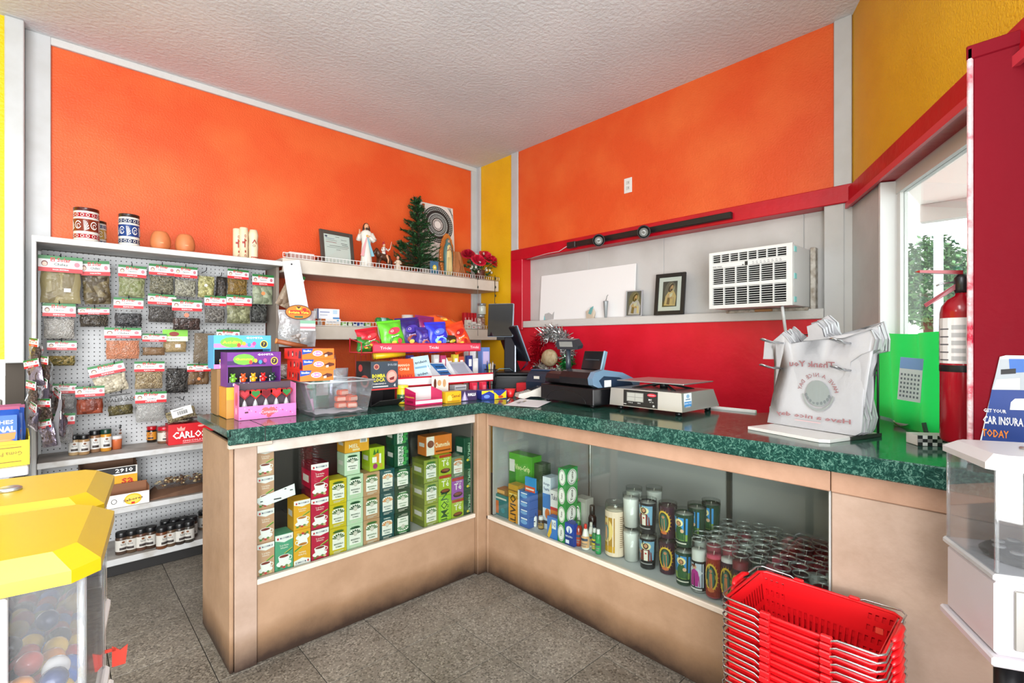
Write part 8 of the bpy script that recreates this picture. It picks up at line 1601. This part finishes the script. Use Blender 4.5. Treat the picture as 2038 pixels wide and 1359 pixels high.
# tinsel wreath hung on the red wall
tw_ = thing('tinsel_wreath', 'round tinsel wreath in silver, red, white and green on the red wall', 'wreath', (3.19, 2.87, 1.21)); rt = random.Random(6)
def tinsel(name, a0, a1, col, n, rough, metal):
    k = MB()
    for i in range(n):
        a = a0+(a1-a0)*rt.random(); rr_ = .185+rt.uniform(-.035, .035); c = Vector((-.045+rt.uniform(-.03, .03), rr_*math.cos(a), rr_*math.sin(a))); d = Vector((rt.uniform(-1, .25), rt.uniform(-1, 1), rt.uniform(-1, 1))).normalized(); s_ = d.cross(Vector((rt.uniform(-1, 1), rt.uniform(-1, 1), .3))).normalized()*.0042; L_ = rt.uniform(.035, .07)
        k.add([c-s_, c+s_, c+d*L_+s_*.6, c+d*L_-s_*.6], [(0, 1, 2, 3)])
    o = k.build(name, mat(col, rough, metal), tw_); return o
tinsel('silver_tinsel', rad(55), rad(190), '#C8CACA', 1700, .25, .8)
tinsel('white_tinsel', rad(225), rad(330), '#D8D4CA', 1000, .35, .4)
for nm, a0, a1, c, n in (('red_tinsel', -30, 65, '#C81028', 1100), ('green_tinsel', 188, 222, '#1E8A3E', 260)): tinsel(nm, rad(a0), rad(a1), c, n, .25, .5)
MB().tube([(-.03, .185*math.cos(a), .185*math.sin(a)) for a in [2*PI*q/28 for q in range(28)]], .02, 6, closed=True).build('wreath_ring', mat('#8A8A86', .5, .4), tw_)
hat = MB().sphere((0, 0, 0), (.05, .085, .075), 14, 10).build('straw_hat', mat('#D0BE9A', .7, bump=.6, bscale=60, var='#B89A70', vscale=30), tw_, (-.1, -.02, -.03))
MB().tube([(-.01, .088*math.cos(a), .078*math.sin(a)*.4-.02) for a in [2*PI*q/20 for q in range(20)]], .006, 5, closed=True).build('brim', mat('#B89A70', .7), hat)
# track light with two spots on the red beam
tk = thing('track_light', 'black track light rail with two round spots on the red beam', 'lamp', (3.175, 2.03, 2.13)); MB().cbox(-.012, .02, -.685, .69, -.02, .022, .003).build('rail', mat('#141416', .4), tk); MB().cbox(-.016, .02, .6, .69, -.024, .026, .004).build('feed_box', mat('#1E1E20', .4), tk)
k = MB(); k.tube([(-.0, .69, .0), (.015, .8, -.03), (.02, .95, -.03), (.02, 1.2, -.05)], .003, 5); k.build('feed_cable', mat('#D8C8C8', .5), tk)
for y in (.30, -.10):
    h = bpy.data.objects.new('spot_head', None); C.objects.link(h); h.parent = tk; h.location = (-.05, y+.03, -.022); d = Vector((-.8, -.62, -.05)); h.rotation_euler = d.to_track_quat('Z', 'Y').to_euler()
    k = MB(); k.lathe([(.02, -.06), (.034, -.045), (.038, 0), (.046, .03), (.048, .045), (.042, .045), (.036, .02)], 20); k.build('housing', mat('#161618', .35), h); MB().lathe([(.036, .02), (.03, .032), (.012, .036), (0, .03)], 20).build('lamp_glass', mat('#7E7E7A', .15), h)
    MB().tube([(.0, .0, 0), (.05, .03, .0)], .01, 6).build('swivel_arm', BLK, tk, (-.045, y, -.015))
o = MB().cbox(-.003, .003, -.035, .035, -.057, .057, .002).build('wall_outlet', mat('#E6E4E0', .35), None, at_x(1250, 369, XR-.0035)); tag(o, 'white wall outlet high on the orange wall above the red beam', 'outlet')
for z in (.02, -.02): MB().cbox(-.005, -.002, -.016, .016, z-.014, z+.014, .001).build('socket', mat('#CFCDC9', .35), o); MB().box(-.0055, -.005, -.008, -.005, z-.005, z+.006).build('slot', mat('#1A1A1A', .5), o)
# ================================================================ outdoors, seen through the shop window
for k_, (x, y, z, s, h) in enumerate(((15, 1.75, 2.6, 1.25, 2.2), (19, 1.15, 2.5, 1.2, 2.0))):
    t = thing('street_tree', ['leafy street tree seen through the shop window', 'second leafy street tree, beside the fire extinguisher'][k_], 'tree', (x, y, -.15)); MB().tube([(0, 0, 0), (.05, 0, 1.3), (0, .1, 2.6)], .14, 8, rs=[.16, .11, .06]).build('trunk', mat('#5A4A3A', .9), t); rl = random.Random(30+k_); k = MB()
    for i in range(3400):
        v = Vector((rl.gauss(0, 1), rl.gauss(0, 1), rl.gauss(0, 1))); v = v.normalized()*rl.uniform(.35, 1)**.5; c = Vector((v.x*s, v.y*s*.62, z+.25+v.z*h*.5)); d = Vector((rl.uniform(-1, 1), rl.uniform(-1, 1), rl.uniform(-1, .4))).normalized(); s_ = d.cross(Vector((rl.random(), rl.random(), 1))).normalized()*.035; k.add([c, c+d*.06+s_, c+d*.14, c+d*.06-s_], [(0, 1, 2, 3)], rl.randrange(3))
    k.build('foliage', [mat('#3E6A3A', .6), mat('#6A9460', .6), mat('#2A4E36', .6)], t)
WHO = mat('#E9E9E6', .6)
struct(MB().cbox(3.45, 5.2, -3.5, .66, 2.42, 2.5, .004).build('porch_roof', WHO)); struct(MB().cbox(5.1, 5.2, -3.5, .66, 2.28, 2.42, .004).build('porch_beam', mat('#BDBDBA', .6)))
cr = thing('parked_car', 'blue-grey parked car beyond the window above the green sheet', 'car', (10.2, .62, -.15), rad(80)); k = MB()
k.prism([(-2.1, .35), (2.1, .35), (2.15, .75), (1.5, .9), (.9, 1.42), (-.9, 1.45), (-1.6, .95), (-2.1, .85)], -.8, .8, 'y'); k.build('car_body', mat('#7A92B0', .25, .3), cr); k = MB(); k.prism([(.84, .95), (1.35, .95), (.86, 1.36)], -.81, .81, 'y'); k.prism([(-.8, .95), (.76, .95), (.76, 1.37), (-.8, 1.39)], -.81, .81, 'y'); k.build('car_windows', mat('#2A3A52', .1), cr)
for x in (-1.35, 1.35):
    for y in (-.8, .8): MB().lathe([(.32, -.1), (.33, -.06), (.33, .06), (.32, .1)], 20, 0, 0, ax='y').build('wheel', mat('#1A1A1C', .7), cr, (x, y, .33))
t = thing('street_pole', 'pale utility pole in front of the street trees', 'pole', (12, 1.28, -.15)); MB().tube([(0, 0, 0), (0, 0, 5)], .07, 8).build('pole_shaft', mat('#CFD6DA', .6), t); MB().box(-.05, .05, -.3, .3, 4.2, 4.3).build('cross_arm', mat('#CFD6DA', .6), t)
fh = thing('far_house', 'pale low house far behind the street trees', 'house', (24, 2.4, -.15)); MB().box(-3, 3, -5, 4, 0, 3).build('walls', mat('#DAD8D2', .7), fh); MB().prism([(-5.2, 3), (4.2, 3), (-.5, 4.2)], -3.3, 3.3, 'x').build('roof', mat('#A8A29A', .7), fh)
for y in (-3, -1, 1.2): MB().box(-3.05, -2.98, y, y+.8, 1.0, 2.2).build('window', mat('#5A6A7A', .2), fh)
